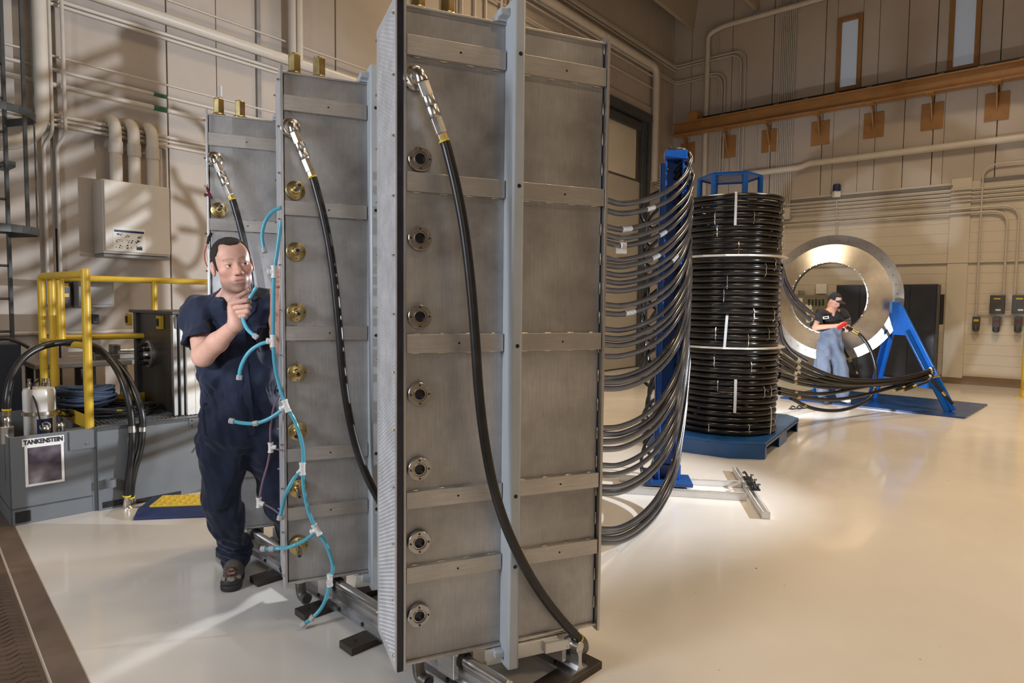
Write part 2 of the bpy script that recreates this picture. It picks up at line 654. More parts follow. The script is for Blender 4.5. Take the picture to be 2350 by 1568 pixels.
wall_left = wall_core('wall_left', K, DL, NL, LEN_L)
wall_right = wall_core('wall_right', K, DR, NR, LEN_R)
m = MB(); m.prism([far_l, far_x, far_x - DL * .15, far_l - DL * .15], (0, 0, CEIL))
struct(m.build('wall_near', 'wall_paint', smooth=False))
m = MB(); m.prism([far_r, far_x, far_x - DR * .15, far_r - DR * .15], (0, 0, CEIL))
struct(m.build('wall_far_right', 'wall_paint', smooth=False))


def panel(par, pt, s0, s1, z0, z1, gap=0.006, th=.06, mat='wall_paint', name='wall_panel'):
    a, b = pt(s0 + gap, z0, 0), pt(s1 - gap, z0, 0)
    a2, b2_ = pt(s0 + gap, z0, -th), pt(s1 - gap, z0, -th)
    m = MB()
    m.prism([a, b, b2_, a2], (0, 0, z1 - z0))
    return m.build(name, mat, par, smooth=False, bevel=.004)


# door opening in the left wall: s from 1.34 to 4.6, up to z 6.05
DS0, DS1, DZ = 1.34, 4.9, 6.08
seamL = [0, .62, DS0]
for a, b in zip(seamL[:-1], seamL[1:]):
    panel(wall_left, LW, a, b, 0, CEIL)
panel(wall_left, LW, DS0, DS1, DZ, CEIL)
seamL = [DS1, 6.7, 7.9, 9.05, 10.20, 11.31, 11.84, 12.39, 13.47, 14.5, 15.6, 16.7, 18.5, 20.5, 24]
for i, (a, b) in enumerate(zip(seamL[:-1], seamL[1:])):
    panel(wall_left, LW, a, b, 0, CEIL, gap=.004 if 11.3 < a < 11.9 else .010)
# right wall upper panels, windows cut by splitting the panels round them
WIN = [(sr(wr(1921, 100)), sr(wr(1979, 100)), wr(1950, 207).z, wr(1950, 38).z), (sr(wr(2178, 80)), sr(wr(2250, 80)), wr(2215, 160).z, wr(2215, 160).z + 2.2)]
seamR = [0, .462, 1.495, 2.468, 3.586, 4.635, 5.156, 5.67, 6.70, 7.75, 8.8, 9.85, 10.9, 13.0, 15.0, 17.0]
ZB = 4.0
for a, b in zip(seamR[:-1], seamR[1:]):
    w = [q for q in WIN if a - .05 < (q[0] + q[1]) / 2 < b + .05]
    if w:
        w = w[0]
        w0, w1 = max(a, w[0]), min(b, w[1])
        panel(wall_right, RW, a, w0, ZB, CEIL)
        panel(wall_right, RW, w1, b, ZB, CEIL)
        panel(wall_right, RW, w0, w1, ZB, w[2], gap=0)
        if w[3] < CEIL:
            panel(wall_right, RW, w0, w1, w[3], CEIL, gap=0)
    else:
        panel(wall_right, RW, a, b, ZB, CEIL, gap=.003 if b in (5.156, 1.495) else .009)
# painted block courses below
for i in range(20):
    panel(wall_right, RW, 0, LEN_R, i * .2 + .0, i * .2 + .1985, gap=0, mat='block_paint', name='block_course')
# pilasters and soffit edges of the right wall
for i, (s0, s1, z1, th) in enumerate(((6.02, 6.36, 3.95, .03),)):
    m = MB()
    m.prism([RW(s0, .12, 0), RW(s1, .12, 0), RW(s1, .12, th), RW(s0, .12, th)], (0, 0, z1))
    struct(m.build('trim_1', 'block_paint', smooth=False, bevel=.01))
m = MB(); m.prism([RW(0, 0, 0), RW(LEN_R, 0, 0), RW(LEN_R, 0, .02), RW(0, 0, .02)], (0, 0, .17))
struct(m.build('baseboard_right', 'baseboard_brown', smooth=False))
m = MB(); m.prism([LW(0, 0, 0), LW(DS0, 0, 0), LW(DS0, 0, .02), LW(0, 0, .02)], (0, 0, .17))
struct(m.build('baseboard_left', 'baseboard_brown', smooth=False))

for i, (s0, s1, z0, z1) in enumerate(WIN):
    fr = MB()
    t = .085
    for (a, b, c, d) in ((s0, s0 + t, z0, z1), (s1 - t, s1, z0, z1), (s0 + t, s1 - t, z0, z0 + t), (s0 + t, s1 - t, z1 - t, z1)):
        fr.prism([RW(a, c, -.06), RW(b, c, -.06), RW(b, c, .05), RW(a, c, .05)], (0, 0, d - c))
    w = struct(fr.build('window_%d' % (i + 1), 'window_wood', smooth=False, bevel=.008))
    pn = MB()
    pn.prism([RW(s0 + t, z0 + t, -.05), RW(s1 - t, z0 + t, -.05), RW(s1 - t, z0 + t, -.03), RW(s0 + t, z0 + t, -.03)], (0, 0, z1 - z0 - 2 * t))
    pn.build('pane', 'window_pane', w, smooth=False)

# the tall sliding door in the left wall
dm = MB()
dz0 = 4.5
door = MB()
door.prism([LW(DS0 + .45, 0, -.10), LW(DS1, 0, -.10), LW(DS1, 0, -.14), LW(DS0 + .45, 0, -.14)], (0, 0, DZ))
door_o = struct(door.build('door_1', 'door_rail', smooth=False))
for a, b in ((DS0 + .47, 2.48), (2.49, 3.7), (3.71, DS1)):
    m = MB(); m.prism([LW(a, dz0, -.05), LW(b, dz0, -.05), LW(b, dz0, -.1), LW(a, dz0, -.1)], (0, 0, 1.28))
    m.build('door_panel', 'door_panel', door_o, smooth=False, bevel=.006)
m = MB(); m.prism([LW(DS0 + .3, .02, -.03), LW(DS1, .02, -.03), LW(DS1, .02, -.1), LW(DS0 + .3, .02, -.1)], (0, 0, dz0 - .08))
m.build('door_leaf', 'door_lower', door_o, smooth=False, bevel=.006)
for a, b, o0, o1 in ((DS0, DS0 + .10, -.06, .10), (DS0 + .13, DS0 + .2, -.06, .05), (DS0 + .22, DS0 + .30, -.06, .04)):
    m = MB(); m.prism([LW(a, 0, o0), LW(b, 0, o0), LW(b, 0, o1), LW(a, 0, o1)], (0, 0, DZ - .02))
    m.build('door_jamb', 'door_rail', door_o, smooth=False, bevel=.008)
for z, h, o1 in ((DZ - .20, .18, .12), (DZ - .45, .2, .02)):
    m = MB(); m.prism([LW(DS0, z, -.06), LW(DS1, z, -.06), LW(DS1, z, o1), LW(DS0, z, o1)], (0, 0, h))
    m.build('door_header', 'door_rail', door_o, smooth=False, bevel=.008)
m = MB(); m.prism([LW(DS0 - .1, 0, 0), LW(DS0, 0, 0), LW(DS0, 0, .05), LW(DS0 - .1, 0, .05)], (0, 0, DZ + .2))
m.prism([LW(DS0, DZ, 0), LW(DS1, DZ, 0), LW(DS1, DZ, .05), LW(DS0, DZ, .05)], (0, 0, .2))
struct(m.build('trim_2', 'wall_paint', smooth=False, bevel=.02))

# brown pit cover beside the floor at the bottom left
e0, e1 = fl(33, 1208), fl(205, 1568)
d = (e1 - e0).normalized()
nrm = Vector((d.y, -d.x, 0))
if nrm.x > 0:
    nrm = -nrm
i0, i1 = fl(0, 1290), fl(120, 1568)
wd = abs((i1 - e0) @ nrm)
a, b = e0 - d * 3.0, e0 + d * 6.0
m = MB(); m.prism([a, b, b + nrm * wd, a + nrm * wd], (0, 0, .004))
border = struct(m.build('floor_border', 'brown_border', smooth=False))
m = MB(); m.prism([a + nrm * (wd + .012), b + nrm * (wd + .012), b + nrm * 2.4, a + nrm * 2.4], (0, 0, .006))
plate = struct(m.build('floor_plate', 'brown_plate', smooth=False))
m = MB()
for r in range(44):
    for c in range(16):
        p = e1 + d * (r * .045 - 1.5) + nrm * (wd + .05 + c * .04)
        s = 1 if c % 2 else -1
        q = d * (.012 * s)
        m.prism([p - q + nrm * -.018, p + q + nrm * .018, p + q + nrm * .018 + d * .010, p - q - nrm * .018 + d * .010], (0, 0, .009))
o = m.build('chevron_tread', 'brown_plate', plate, smooth=False)
o['kind'] = 'stuff'

# ------------------------------------------------------------------ steel tanks
U = Vector((math.sin(math.radians(67.09)), math.cos(math.radians(67.09)), 0))
NB = Vector((-U.y, U.x, 0))
RZ = math.atan2(U.y, U.x)
TP = [Vector((-.383, 2.28, 0)), Vector((-1.045, 2.94, 0)), Vector((-1.694, 3.60, 0))]
TW, TD, TZ0, TZ1 = .80, .30, .185, 2.525


def tank_pt(px, py, yl, T=TP[0]):
    """local point of a tank whose local y is yl, seen at that pixel"""
    d = ray(px, py)
    q = T + NB * yl
    p = CAM + d * ((NB @ (q - CAM)) / (NB @ d))
    r = p - T
    return Vector((r @ U, yl, r.z))


BARS = [(2.345, 2.42), (1.895, 1.967), (1.31, 1.38), (.745, .815), (.475, .545)]
PORT_PY = [365, 547, 727, 905, 1077, 1245, 1413]
PORT_Z = [tank_pt(955, y, -.012).z for y in PORT_PY]
BARS = []
for a, b in ((76, 123), (393, 437), (768, 811), (1132, 1170), (1305, 1342)):
    BARS.append((tank_pt(931, b, -.02).z, tank_pt(931, a, -.02).z))
ELB = tank_pt(951, 180, -.01)
shared = {}


def flange_port(parent, x, z, brass):
    """a port with its screws: thing > part > sub-part"""
    key = 'brass' if brass else 'steel'
    mb = MB()
    if brass:
        prof = [(.0, .0), (.034, .0), (.034, .012), (.0425, .012), (.0425, .021), (.040, .0225), (.020, .027), (.015, .034), (.015, .044), (0, .044)]
        mat = 'brass'
    else:
        prof = [(.0, 0), (.036, 0), (.036, .010), (.0425, .010), (.0425, .022), (.041, .0235), (.026, .0235), (.0245, .019), (.0215, .019), (.0215, .023), (.019, .023), (.019, .004), (0, .004)]
        mat = 'flange_steel'
    mb.lathe(prof, (0, 0, 0), (0, -1, 0), 32)
    if key not in shared:
        p = mb.build('port_flange', mat, parent)
        shared[key] = p
    else:
        p = copy_part(shared[key], parent)
    p.location = (x, 0, z)
    for k in range(4):
        a = k * PI / 2 + .02
        if 'screw' not in shared:
            s = MB().lathe([(0, 0), (.0038, 0), (.0034, .003), (0, .003)], (0, 0, 0), (0, -1, 0), 8).build('screw', 'bolt_black' if not brass else 'nickel', p)
            shared['screw'] = s
        else:
            s = copy_part(shared['screw'], p)
        s.location = (math.cos(a) * .033, -.0235 if not brass else -.0215, math.sin(a) * .033)
    if not brass:
        if 'bore' not in shared:
            s = MB().lathe([(0, 0), (.0188, 0), (.0188, .002), (0, .002)], (0, 0, 0), (0, -1, 0), 20).build('bore', 'black_plate', p)
            shared['bore'] = s
        else:
            s = copy_part(shared['bore'], p)
        s.location = (0, -.006, 0)
    return p


def build_tank(i):
    names = ['tall grey steel tank nearest the camera with perforated left side',
             'middle grey steel tank with brass ports and blue tubing before it',
             'rearmost grey steel tank behind the man in navy coveralls']
    t = thing('steel_tank', names[i], 'tank', TP[i], RZ, 'steel tanks on the rails')
    brass = i > 0
    m = MB()
    m.b2((.004, 0, TZ0), (TW - .004, TD - .01, TZ1))
    m.build('body', 'tank_steel', t, smooth=False, bevel=.003)
    m = MB(); m.b2((0.0, -.014, TZ1 - .002), (TW, TD, TZ1 + .006)); m.build('top_plate', 'bar_steel', t, smooth=False, bevel=.002)
    m = MB(); m.b2((0.0, -.018, TZ0 - .010), (TW, TD, TZ0)); m.build('bottom_plate', 'edge_steel', t, smooth=False, bevel=.002)
    m = MB(); m.b2((-.009, -.024, TZ0 - .03), (0, TD, TZ1 + .03)); m.build('side_plate', 'edge_steel', t, smooth=False, bevel=.001)
    m = MB(); m.b2((TW, -.026, TZ0 - .03), (TW + .010, TD, TZ1 + .03)); m.build('side_plate', 'edge_steel', t, smooth=False, bevel=.001)
    if i == 0:
        m = MB(); m.b2((-.030, -.016, TZ0 - .03), (-.010, TD, TZ1 + .03)); m.build('gasket_plate', 'black_plate', t, smooth=False, bevel=.001)
    m = MB(); m.b2((TW + .010, .004, TZ0 - .03), (TW + .030, TD, TZ1 + .03)); m.build('gasket_plate', 'edge_steel', t, smooth=False, bevel=.001)
    # perforated cover on the left side
    cx = -.0305 if i == 0 else -.0095
    m = MB(); m.b2((cx - .0055, -.012 if i == 0 else .0, TZ0 - .03), (cx, TD + .02, TZ1 + .03))
    pf = m.build('perforated_cover', 'perforated_steel', t, smooth=False)
    if i == 0:
        m = MB()
        rows, cols = 152, 15
        for r in range(rows):
            for c in range(cols):
                z = TZ0 + .0 + (r + .5 * (c % 2)) * (TZ1 - TZ0) / rows + .004
                y = .012 + c * (TD - .02) / cols
                a = (-.036, y - .0062, z); b = (-.036, y + .0062, z); c1 = (-.036, y, z - .0052); c2 = (-.036, y, z + .0052)
                m.add([a, b, c1, c2, (-.0388, y, z + .001)], [(0, 2, 4), (2, 1, 4), (1, 3, 4), (3, 0, 4)])
        o = m.build('raised_perforation', 'perforated_steel', pf, smooth=False)
        o['kind'] = 'stuff'
    for y in (-.002, TD + .008):
        for k in range(12):
            z = TZ0 + .03 + k * (TZ1 - TZ0 - .06) / 11 + (0.02 if y > 0 else 0)
            if 'cbolt' not in shared:
                s = MB().lathe([(0, 0), (.0052, 0), (.0052, .0045), (.0042, .007), (.0036, .007), (.0036, .010), (0, .0105)], (0, 0, 0), (-1, 0, 0), 6).build('cover_bolt', 'nickel', pf)
                shared['cbolt'] = s
            else:
                s = copy_part(shared['cbolt'], pf)
            s.location = (cx - .0055, y, z)
    # stiffener bars, in two lengths either side of the strut, with stitch welds
    for k, (z0, z1) in enumerate(BARS):
        for x0, x1 in ((.002, .372), (.428, TW - .002)):
            m = MB(); m.b2((x0, -.021, z0), (x1, 0.002, z1))
            bar = m.build('stiffener_bar', 'bar_steel', t, smooth=False, bevel=.0015)
            xm = (x0 + x1) / 2 + .01
            MB().lathe([(0, 0), (.0042, 0), (.0042, .0006), (0, .0006)], (xm, -.021, (z0 + z1) / 2), (0, -1, 0), 10).build('tapped_hole', 'bolt_black', bar)
            for q in range(4):
                xa = x0 + .02 + q * (x1 - x0 - .05) / 3.2
                for zz in (z0 - .001, z1 + .001):
                    m = MB().tube([(xa, -.004, zz), (xa + .006, -.005, zz), (xa + .026, -.005, zz), (xa + .032, -.004, zz)], [.001, .0028, .0028, .001], 6)
                    m.build('weld_bead', 'weld', bar)
    # welds down the right corner
    for k in range(20):
        z = TZ0 + .06 + k * (TZ1 - TZ0 - .1) / 19
        m = MB().tube([(TW - .004, -.004, z), (TW - .005, -.005, z + .008), (TW - .005, -.005, z + .044), (TW - .004, -.004, z + .05)], [.001, .003, .003, .001], 6)
        m.build('weld_bead', 'weld', t)
    # painted strut in the middle
    st = MB()
    c = .008
    pts = [(-.024, 0), (-.024, -.085 + c), (-.024 + c, -.085), (.024 - c, -.085), (.024, -.085 + c), (.024, 0)]
    st.prism([(TW / 2 + x, y, TZ0 - .075) for x, y in pts], (0, 0, TZ1 + .07 - TZ0 + .075))
    s = st.build('strut', 'strut_paint', t, bevel=.003)
    for z in (TZ0 - .03, TZ1 + .03):
        lug = MB()
        lug.b2((TW / 2 - .065, -.018, z - .022), (TW / 2 + .052, .055, z + .008))
        lug.b2((TW / 2 - .062, -.05, z - .012), (TW / 2 - .02, 0, z + .016))
        lug.build('strut_bracket', 'strut_paint', s, smooth=False, bevel=.006)
    hz = [2.40, 1.93, 1.345, .78, .51]
    for z in hz:
        MB().lathe([(0, 0), (.0075, 0), (.0075, .0008), (0, .0008)], (TW / 2 + .002, -.0852, z), (0, -1, 0), 16).build('bolt_hole', 'bolt_black', s)
    # ports
    for k, z in enumerate(PORT_Z):
        p = flange_port(t, .05, z, brass)
        if brass:
            a = Vector((.0, -.040, 0)); dirs = [(.012, -.05, .012), (.002, -.05, .0), (.004, -.05, -.006), (.0, -.05, 0.0), (-.012, -.052, -.01), (.0, -.055, -.018), (-.002, -.05, -.022)][k]
            b = a + Vector(dirs)
            s = MB().tube([a, b], [.0115, .0105], 16).build('spout', 'flange_steel', p)
            MB().lathe([(0, 0), (.008, 0), (.008, .001), (0, .001)], b, Vector(dirs), 14).build('spout_bore', 'black_plate', s)
    # elbow at the top port
    e = MB()
    e.lathe([(0, 0), (.038, 0), (.038, .010), (.0425, .010), (.0425, .018), (.036, .022), (.026, .024), (0, .024)], (ELB.x, 0, ELB.z), (0, -1, 0), 32)
    ef = e.build('elbow_flange', 'nickel', t)
    MB().hexa((ELB.x, -.022, ELB.z), (ELB.x, -.040, ELB.z), .029).build('hex_adapter', 'nickel', ef, smooth=False, bevel=.002)
    for k in range(4):
        a = k * PI / 2 + .5
        s = copy_part(shared['screw'], ef, (ELB.x + math.cos(a) * .034, -.021, ELB.z + math.sin(a) * .034))
    dn = Vector((.37, -.02, -.93)).normalized()
    c0 = Vector((ELB.x, -.036, ELB.z)); c1 = Vector((ELB.x, -.055, ELB.z))
    bend = Vector((ELB.x, -.074, ELB.z))
    pth = spline([c0, c1, c1 + Vector((.003, -.014, -.004)), bend + dn * .016, bend + dn * .030], 6)
    rr = [.0215] * len(pth)
    el = MB().tube(pth, rr, 20).lathe([(0, 0), (.0245, 0), (.0245, .009), (0, .009)], bend + dn * .022, dn, 22).build('elbow', 'chrome', t)
    # brass couplings on the top plate
    for x, y, r, h in ((.055, .05, .030, .085), (.165, .05, .030, .085)):
        m = MB().lathe([(0, 0), (.040, 0), (.040, .012), (.034, .018), (0, .018)], (x, y, TZ1 + .006), (0, 0, 1), 24)
        base = m.build('coupling_base', 'brass', t)
        MB().hexa((x, y, TZ1 + .02), (x, y, TZ1 + .02 + h), r).cyl((x, y, TZ1 + .02 + h), (x, y, TZ1 + .026 + h), r * .8, 20).build('hex_coupling', 'brass', base, smooth=False, bevel=.0025)
    if i == 2:
        MB().lathe([(.007, 0), (.007, .07), (.0085, .07), (.0085, -.0)], (.065, .05, TZ1 + .11), (0, 0, 1), 12, closed=True).build('glass_tube', 'clear_plastic', t)
    # pipe elbow under the left corner
    m = MB().tube(spline([(.06, .03, TZ0 - .008), (.06, .03, TZ0 - .045), (.066, .018, TZ0 - .085), (.085, -.02, TZ0 - .092)], 6), .024, 16)
    m.lathe([(.0275, 0), (.0275, .012), (.019, .012), (.019, -.01)], (.080, -.01, TZ0 - .0915), (.45, -.85, -.05), 18, closed=True)
    dr = m.build('drain_elbow', 'iron', t)
    MB().lathe([(0, 0), (.0195, 0), (.0195, .002), (0, .002)], (.0872, -.0236, TZ0 - .0923), (.45, -.85, -.05), 16).build('bore', 'black_plate', dr)
    MB().lathe([(0, 0), (.032, 0), (.032, .012), (0, .012)], (.06, .03, TZ0 - .02), (0, 0, 1), 18).build('drain_collar', 'edge_steel', t)
    # white supporting blocks below the bottom plate
    m = MB(); m.b2((.31, -.03, TZ0 - .072), (.62, -.012, TZ0 - .015)); m.build('support_bar', 'aluminium_pale', t, smooth=False, bevel=.002)
    m = MB(); m.b2((.55, -.055, TZ0 - .062), (.665, -.008, TZ0 - .02)); m.build('support_block', 'aluminium_pale', t, smooth=False, bevel=.002)
    return t, dn, bend


# hose path in tank coordinates, traced on the nearest tank
def build_tank_hose(i, dn, bend):
    lab = ['thick black hose hanging from elbow of the nearest tank down past its strut',
           'thick black hose hanging from elbow of the middle tank',
           'thick black hose hanging behind the head of the man in navy coveralls']
    t = thing('tank_hose', lab[i], 'hose', TP[i], RZ, 'hoses hanging on the tank fronts')
    p0 = bend + dn * .034
    a = p0
    L = (tank_pt(1021, 327, -.085) - p0)
    dd = L.normalized(); ln = L.length
    f = lambda q: a + dd * (ln * q)
    MB().hexa(f(0), f(.24), .0225).build('hex_nut', 'nickel', t, smooth=False, bevel=.002)
    MB().lathe([(0, 0), (.0225, 0), (.0235, .012), (.0235, .030), (.022, .033), (.0235, .036), (.0240, .060), (.0235, .070), (.021, .074), (0, .074)], f(.24), dd, 26).build('quick_coupling', 'chrome', t)
    MB().hexa(f(.24) + dd * .073, f(.86), .0215).build('hex_nut', 'nickel', t, smooth=False, bevel=.002)
    MB().hexa(f(.85), f(.97), .0185).build('brass_ferrule', 'brass', t, smooth=False, bevel=.0015)
    MB().lathe([(0, 0), (.0195, 0), (.0195, .007), (0, .007)], f(.96), dd, 20).build('colour_band', 'yellow_band', t)
    px = [(1029, 355, -.088), (1047, 430, -.095), (1064, 520, -.1), (1079, 640, -.105), (1090, 770, -.110), (1099, 900, -.113), (1112, 1010, -.115), (1132, 1115, -.115), (1160, 1205, -.114), (1196, 1285, -.105), (1240, 1360, -.09), (1290, 1425, -.07), (1328, 1466, -.055)]
    pts = [f(.97), f(1.03)] + [tank_pt(x, y, yl) for x, y, yl in px]
    path = spline(pts, 6)
    MB().tube(path, .0182, 16).build('hose', 'hose_black', t)
    q, e = path[-2], path[-1]
    d2 = (e - q).normalized()
    MB().lathe([(0, 0), (.0205, 0), (.0205, .008), (0, .008)], e, d2, 20).build('colour_band', 'yellow_band', t)
    MB().tube(spline([e + d2 * .006, e + d2 * .03, e + d2 * .045 + Vector((.002, .01, -.02)), e + d2 * .045 + Vector((.0, .03, -.03))], 4), .0215, 16).build('end_elbow', 'iron', t)
    return t


for i in range(3):
    t, dn, bend = build_tank(i)
    build_tank_hose(i, dn, bend)

# ------------------------------------------------------------------ rails and bearers under the tanks
ra, rb = fl(1141, 1558, .14), fl(572, 1215, .14)
RD = (rb - ra).normalized(); RD.z = 0; RD.normalize()
RN = Vector((RD.y, -RD.x, 0))
if RN.x < 0:
    RN = -RN
for k, (st, ln, lab) in enumerate(((ra - RD * .06, 2.35, 'polished round shaft rail on aluminium support under the left tank corners'), (fl(1332, 1484, .14), 2.3, 'polished round shaft rail ending beside the nearest tank hose'))):
    t = thing('linear_rail', lab, 'rail', (st.x, st.y, 0), math.atan2(RD.y, RD.x), 'rails under the tanks')
    MB().cyl((0, 0, .135), (ln, 0, .135), .023, 20).build('shaft', 'chrome', t, bevel=.002)
    m = MB()
    prof = [(-.048, .032), (.048, .032), (.048, .042), (.020, .048), (.010, .062), (.010, .10), (.016, .120), (-.016, .120), (-.010, .10), (-.010, .062), (-.020, .048), (-.048, .042)]
    m.prism([(0, y, z) for y, z in prof], (ln, 0, 0))
    m.build('rail_support', 'aluminium', t, smooth=False)
    for j in range(int(ln / .2)):
        for s in (-1, 1):
            MB().lathe([(0, 0), (.007, 0), (.007, .008), (0, .008)], (.1 + j * .2, s * .036, .045), (0, 0, 1), 10).build('cap_screw', 'bolt_black', t)
    # bearing blocks, one below each tank
    for i in range(3):
        P0 = TP[i] + U * (.155 if k == 0 else .70)
        u = (P0 - Vector((st.x, st.y, 0))) @ RD
        base = P0 + NB * .03
        u = (base - Vector((st.x, st.y, 0))) @ RD
        m = MB()
        m.prism([(u - .05, y, z) for y, z in ((-.05, .072), (-.026, .072), (-.026, .112), (.026, .112), (.026, .072), (.05, .072), (.05, .173), (-.05, .173))], (.10, 0, 0))
        m.build('bearing_block', 'aluminium', t, smooth=False, bevel=.003)
        for s in (-1, 1):
            MB().lathe([(.023, 0), (.033, 0), (.033, .008), (.023, .008)], (u + s * .05, 0, .135), (s, 0, 0), 20, closed=True).build('bearing_seal', 'bolt_black', t)
gap_ab = (fl(1332, 1484, .14) - ra) @ RN
bars = [.17, .62, 1.05, 1.42, 1.95, 2.45]
for j, u in enumerate((fl(835, 1478, 0), fl(735, 1385, 0), fl(640, 1318, 0))):
    pass
for j, (px, py) in enumerate(((1330, 1535), (838, 1470), (745, 1392), (640, 1318), (560, 1262))):
    p = fl(px, py, .015)
    u = (p - ra) @ RD
    c = ra + RD * u + RN * (gap_ab * .5 - .02)
    c.z = 0
    lab = ['dark flat steel bearer under the front rail ends', 'dark flat steel bearer beside the perforated tank cover', 'dark flat steel bearer below the middle tank corner', 'dark flat steel bearer behind the middle tank near the shoe', 'dark flat steel bearer below the rearmost tank']
    t = thing('steel_bearer', lab[j], 'bearer', c, math.atan2(RN.y, RN.x), 'flat bearers across under the rails')
    ln = gap_ab + .30
    m = MB(); m.b2((-ln / 2, -.05, 0), (ln / 2, .05, .032)); m.build('bar', 'dark_bar', t, smooth=False, bevel=.002)
    for s in (-1, 1):
        MB().lathe([(0, 0), (.008, 0), (.008, .001), (0, .001)], (s * (ln / 2 - .05), 0.0, .0322), (0, 0, 1), 12).build('bolt_hole', 'bolt_black', t)
# ------------------------------------------------------------------ blue hose post with its foot
pb = fl(1529, 1112)
POSTY = pb.y
PX, PY = pb.x, pb.y
prz = math.radians(-8)
t = thing('hose_post', 'tall blue steel channel post holding the fan of black hoses', 'post', (PX, PY, 0), prz)
ptop = at(1553, 348, PY).z
m = MB()
w = .075
m.b2((-w, .05, .05), (w, .062, ptop - .06)).b2((-w, -.055, .05), (-w + .014, .05, ptop - .06)).b2((w - .014, -.055, .05), (w, .05, ptop - .06))
m.build('channel', 'blue_paint', t, smooth=False, bevel=.003)
m = MB(); m.b2((-w - .035, -.035, .05), (-w - .022, .06, ptop - .1)).b2((-w - .035, -.035, .05), (-w - .002, -.022, ptop - .1))
m.build('angle_iron', 'blue_paint', t, smooth=False, bevel=.003)
m = MB(); m.b2((w + .004, -.03, .05), (w + .03, .06, ptop - .15)); m.build('clamp_rail', 'blue_paint', t, smooth=False, bevel=.003)
m = MB(); m.b2((-w - .005, -.062, ptop - .07), (w + .02, .065, ptop)); m.build('top_cap', 'blue_paint', t, smooth=False, bevel=.004)
m = MB()
m.b2((-.06, -.03, ptop), (.0, .03, ptop + .022)).lathe([(0, 0), (.045, 0), (.045, .016), (.03, .024), (0, .024)], (.045, 0, ptop), (0, 0, 1), 18).tube([(-.05, 0, ptop + .02), (-.04, 0, ptop + .05), (-.02, 0, ptop + .02)], .007, 8)
m.build('top_hardware', 'iron', t)
m = MB(); m.b2((-.19, -.14, .02), (.20, .16, .05)); m.b2((-.20, -.15, .045), (-.13, .1, .11)); m.b2((-.05, .03, .05), (.12, .07, .16))
m.build('foot_plate', 'blue_base', t, smooth=False, bevel=.004)
for z in (.2, ptop - .13):
    for x in (-.05, .05):
        MB().lathe([(0, 0), (.009, 0), (.009, .007), (0, .007)], (x, .05, z), (0, -1, 0), 6).build('bolt', 'nickel', t)

# fan of hoses between the nearest tank and the post
HY0 = [455, 480, 517, 536, 553, 590, 606, 624, 643, 664, 698, 718, 754, 774, 790, 818, 868, 877, 892, 983, 996, 1014, 1031, 1068, 1090, 1118, 1132, 1215, 1222, 1236, 1246]
n = len(HY0)
words = 'first second third fourth fifth sixth seventh eighth ninth tenth eleventh twelfth thirteenth fourteenth fifteenth sixteenth'.split()
rnd = random.Random(3)
taped = {1: .30, 2: .08, 4: .45, 6: .35, 8: .62, 11: .10}
for i, y0 in enumerate(HY0):
    f = i / (n - 1)
    y1 = 362 + 500 * f ** .95 + rnd.uniform(-6, 6)
    dip = max(0.0, 15 * (1 - 1.7 * f)) + rnd.uniform(-2, 2)
    rise = y0 + dip - y1
    xr = 1588 - 12 * f + rnd.uniform(-4, 3)
    zz = rnd.uniform(-.06, .06)
    p0 = at(1255, y0 - 3, 3.12)
    yy = lambda g: y0 + dip - rise * g
    pts = [p0, at(1310, y0 - 2, 3.28), at(1372, y0, 3.52), at(1424, y0 + dip * .9 - rise * .008, 3.84 + zz), at(1475, yy(.085), 4.18 + zz), at(1516, yy(.21), 4.52 + zz), at(1549, yy(.40), 4.84 + zz), at(xr - 12, yy(.64), 5.07 + zz * .5), at(xr - 2, yy(.86), 5.2), at(xr, y1 + 6, 5.26), at(xr - 9, y1 - 9, 5.3), at(1562, y1 - 2, 5.3), at(1551, y1 + 14, 5.3)]
    if i < 15:
        lab = 'black hose in the fan, %s from the top at the tank edge' % words[i]
    elif i == n - 1:
        lab = 'lowest black hose in the fan, sagging almost to the floor'
    else:
        k = n - 1 - i
        lab = 'black hose in the fan, %s from the bottom at the tank edge' % words[k]
    h = thing('rack_hose', lab, 'hose', (p0.x, p0.y, 0), 0, 'hoses fanned from the tank to the blue post')
    path = [p - Vector((p0.x, p0.y, 0)) for p in spline(pts, 7)]
    MB().tube(path, .0170, 12).build('hose', 'hose_sheen', h)
    MB().lathe([(0, 0), (.022, 0), (.022, .05), (0, .05)], path[-1], path[-2] - path[-1], 14).build('hose_clamp', 'bolt_black', h)
    if i in taped:
        k = int(len(path) * (.22 + taped[i] * .42))
        seg = path[k:k + 4]
        MB().tube(seg, .0183, 12, caps=False).build('tape_wrap', 'tape_clear', h)
    if i == 4:
        k = int(len(path) * .25)
        c = path[k]
        dd = (path[k + 1] - path[k]).normalized()
        MB().tube([c - dd * .03, c + dd * .035], .019, 12, caps=False).b2(c + Vector((-.03, -.026, -.05)), c + Vector((.034, -.022, .015))).build('paper_tag', 'paper', h)

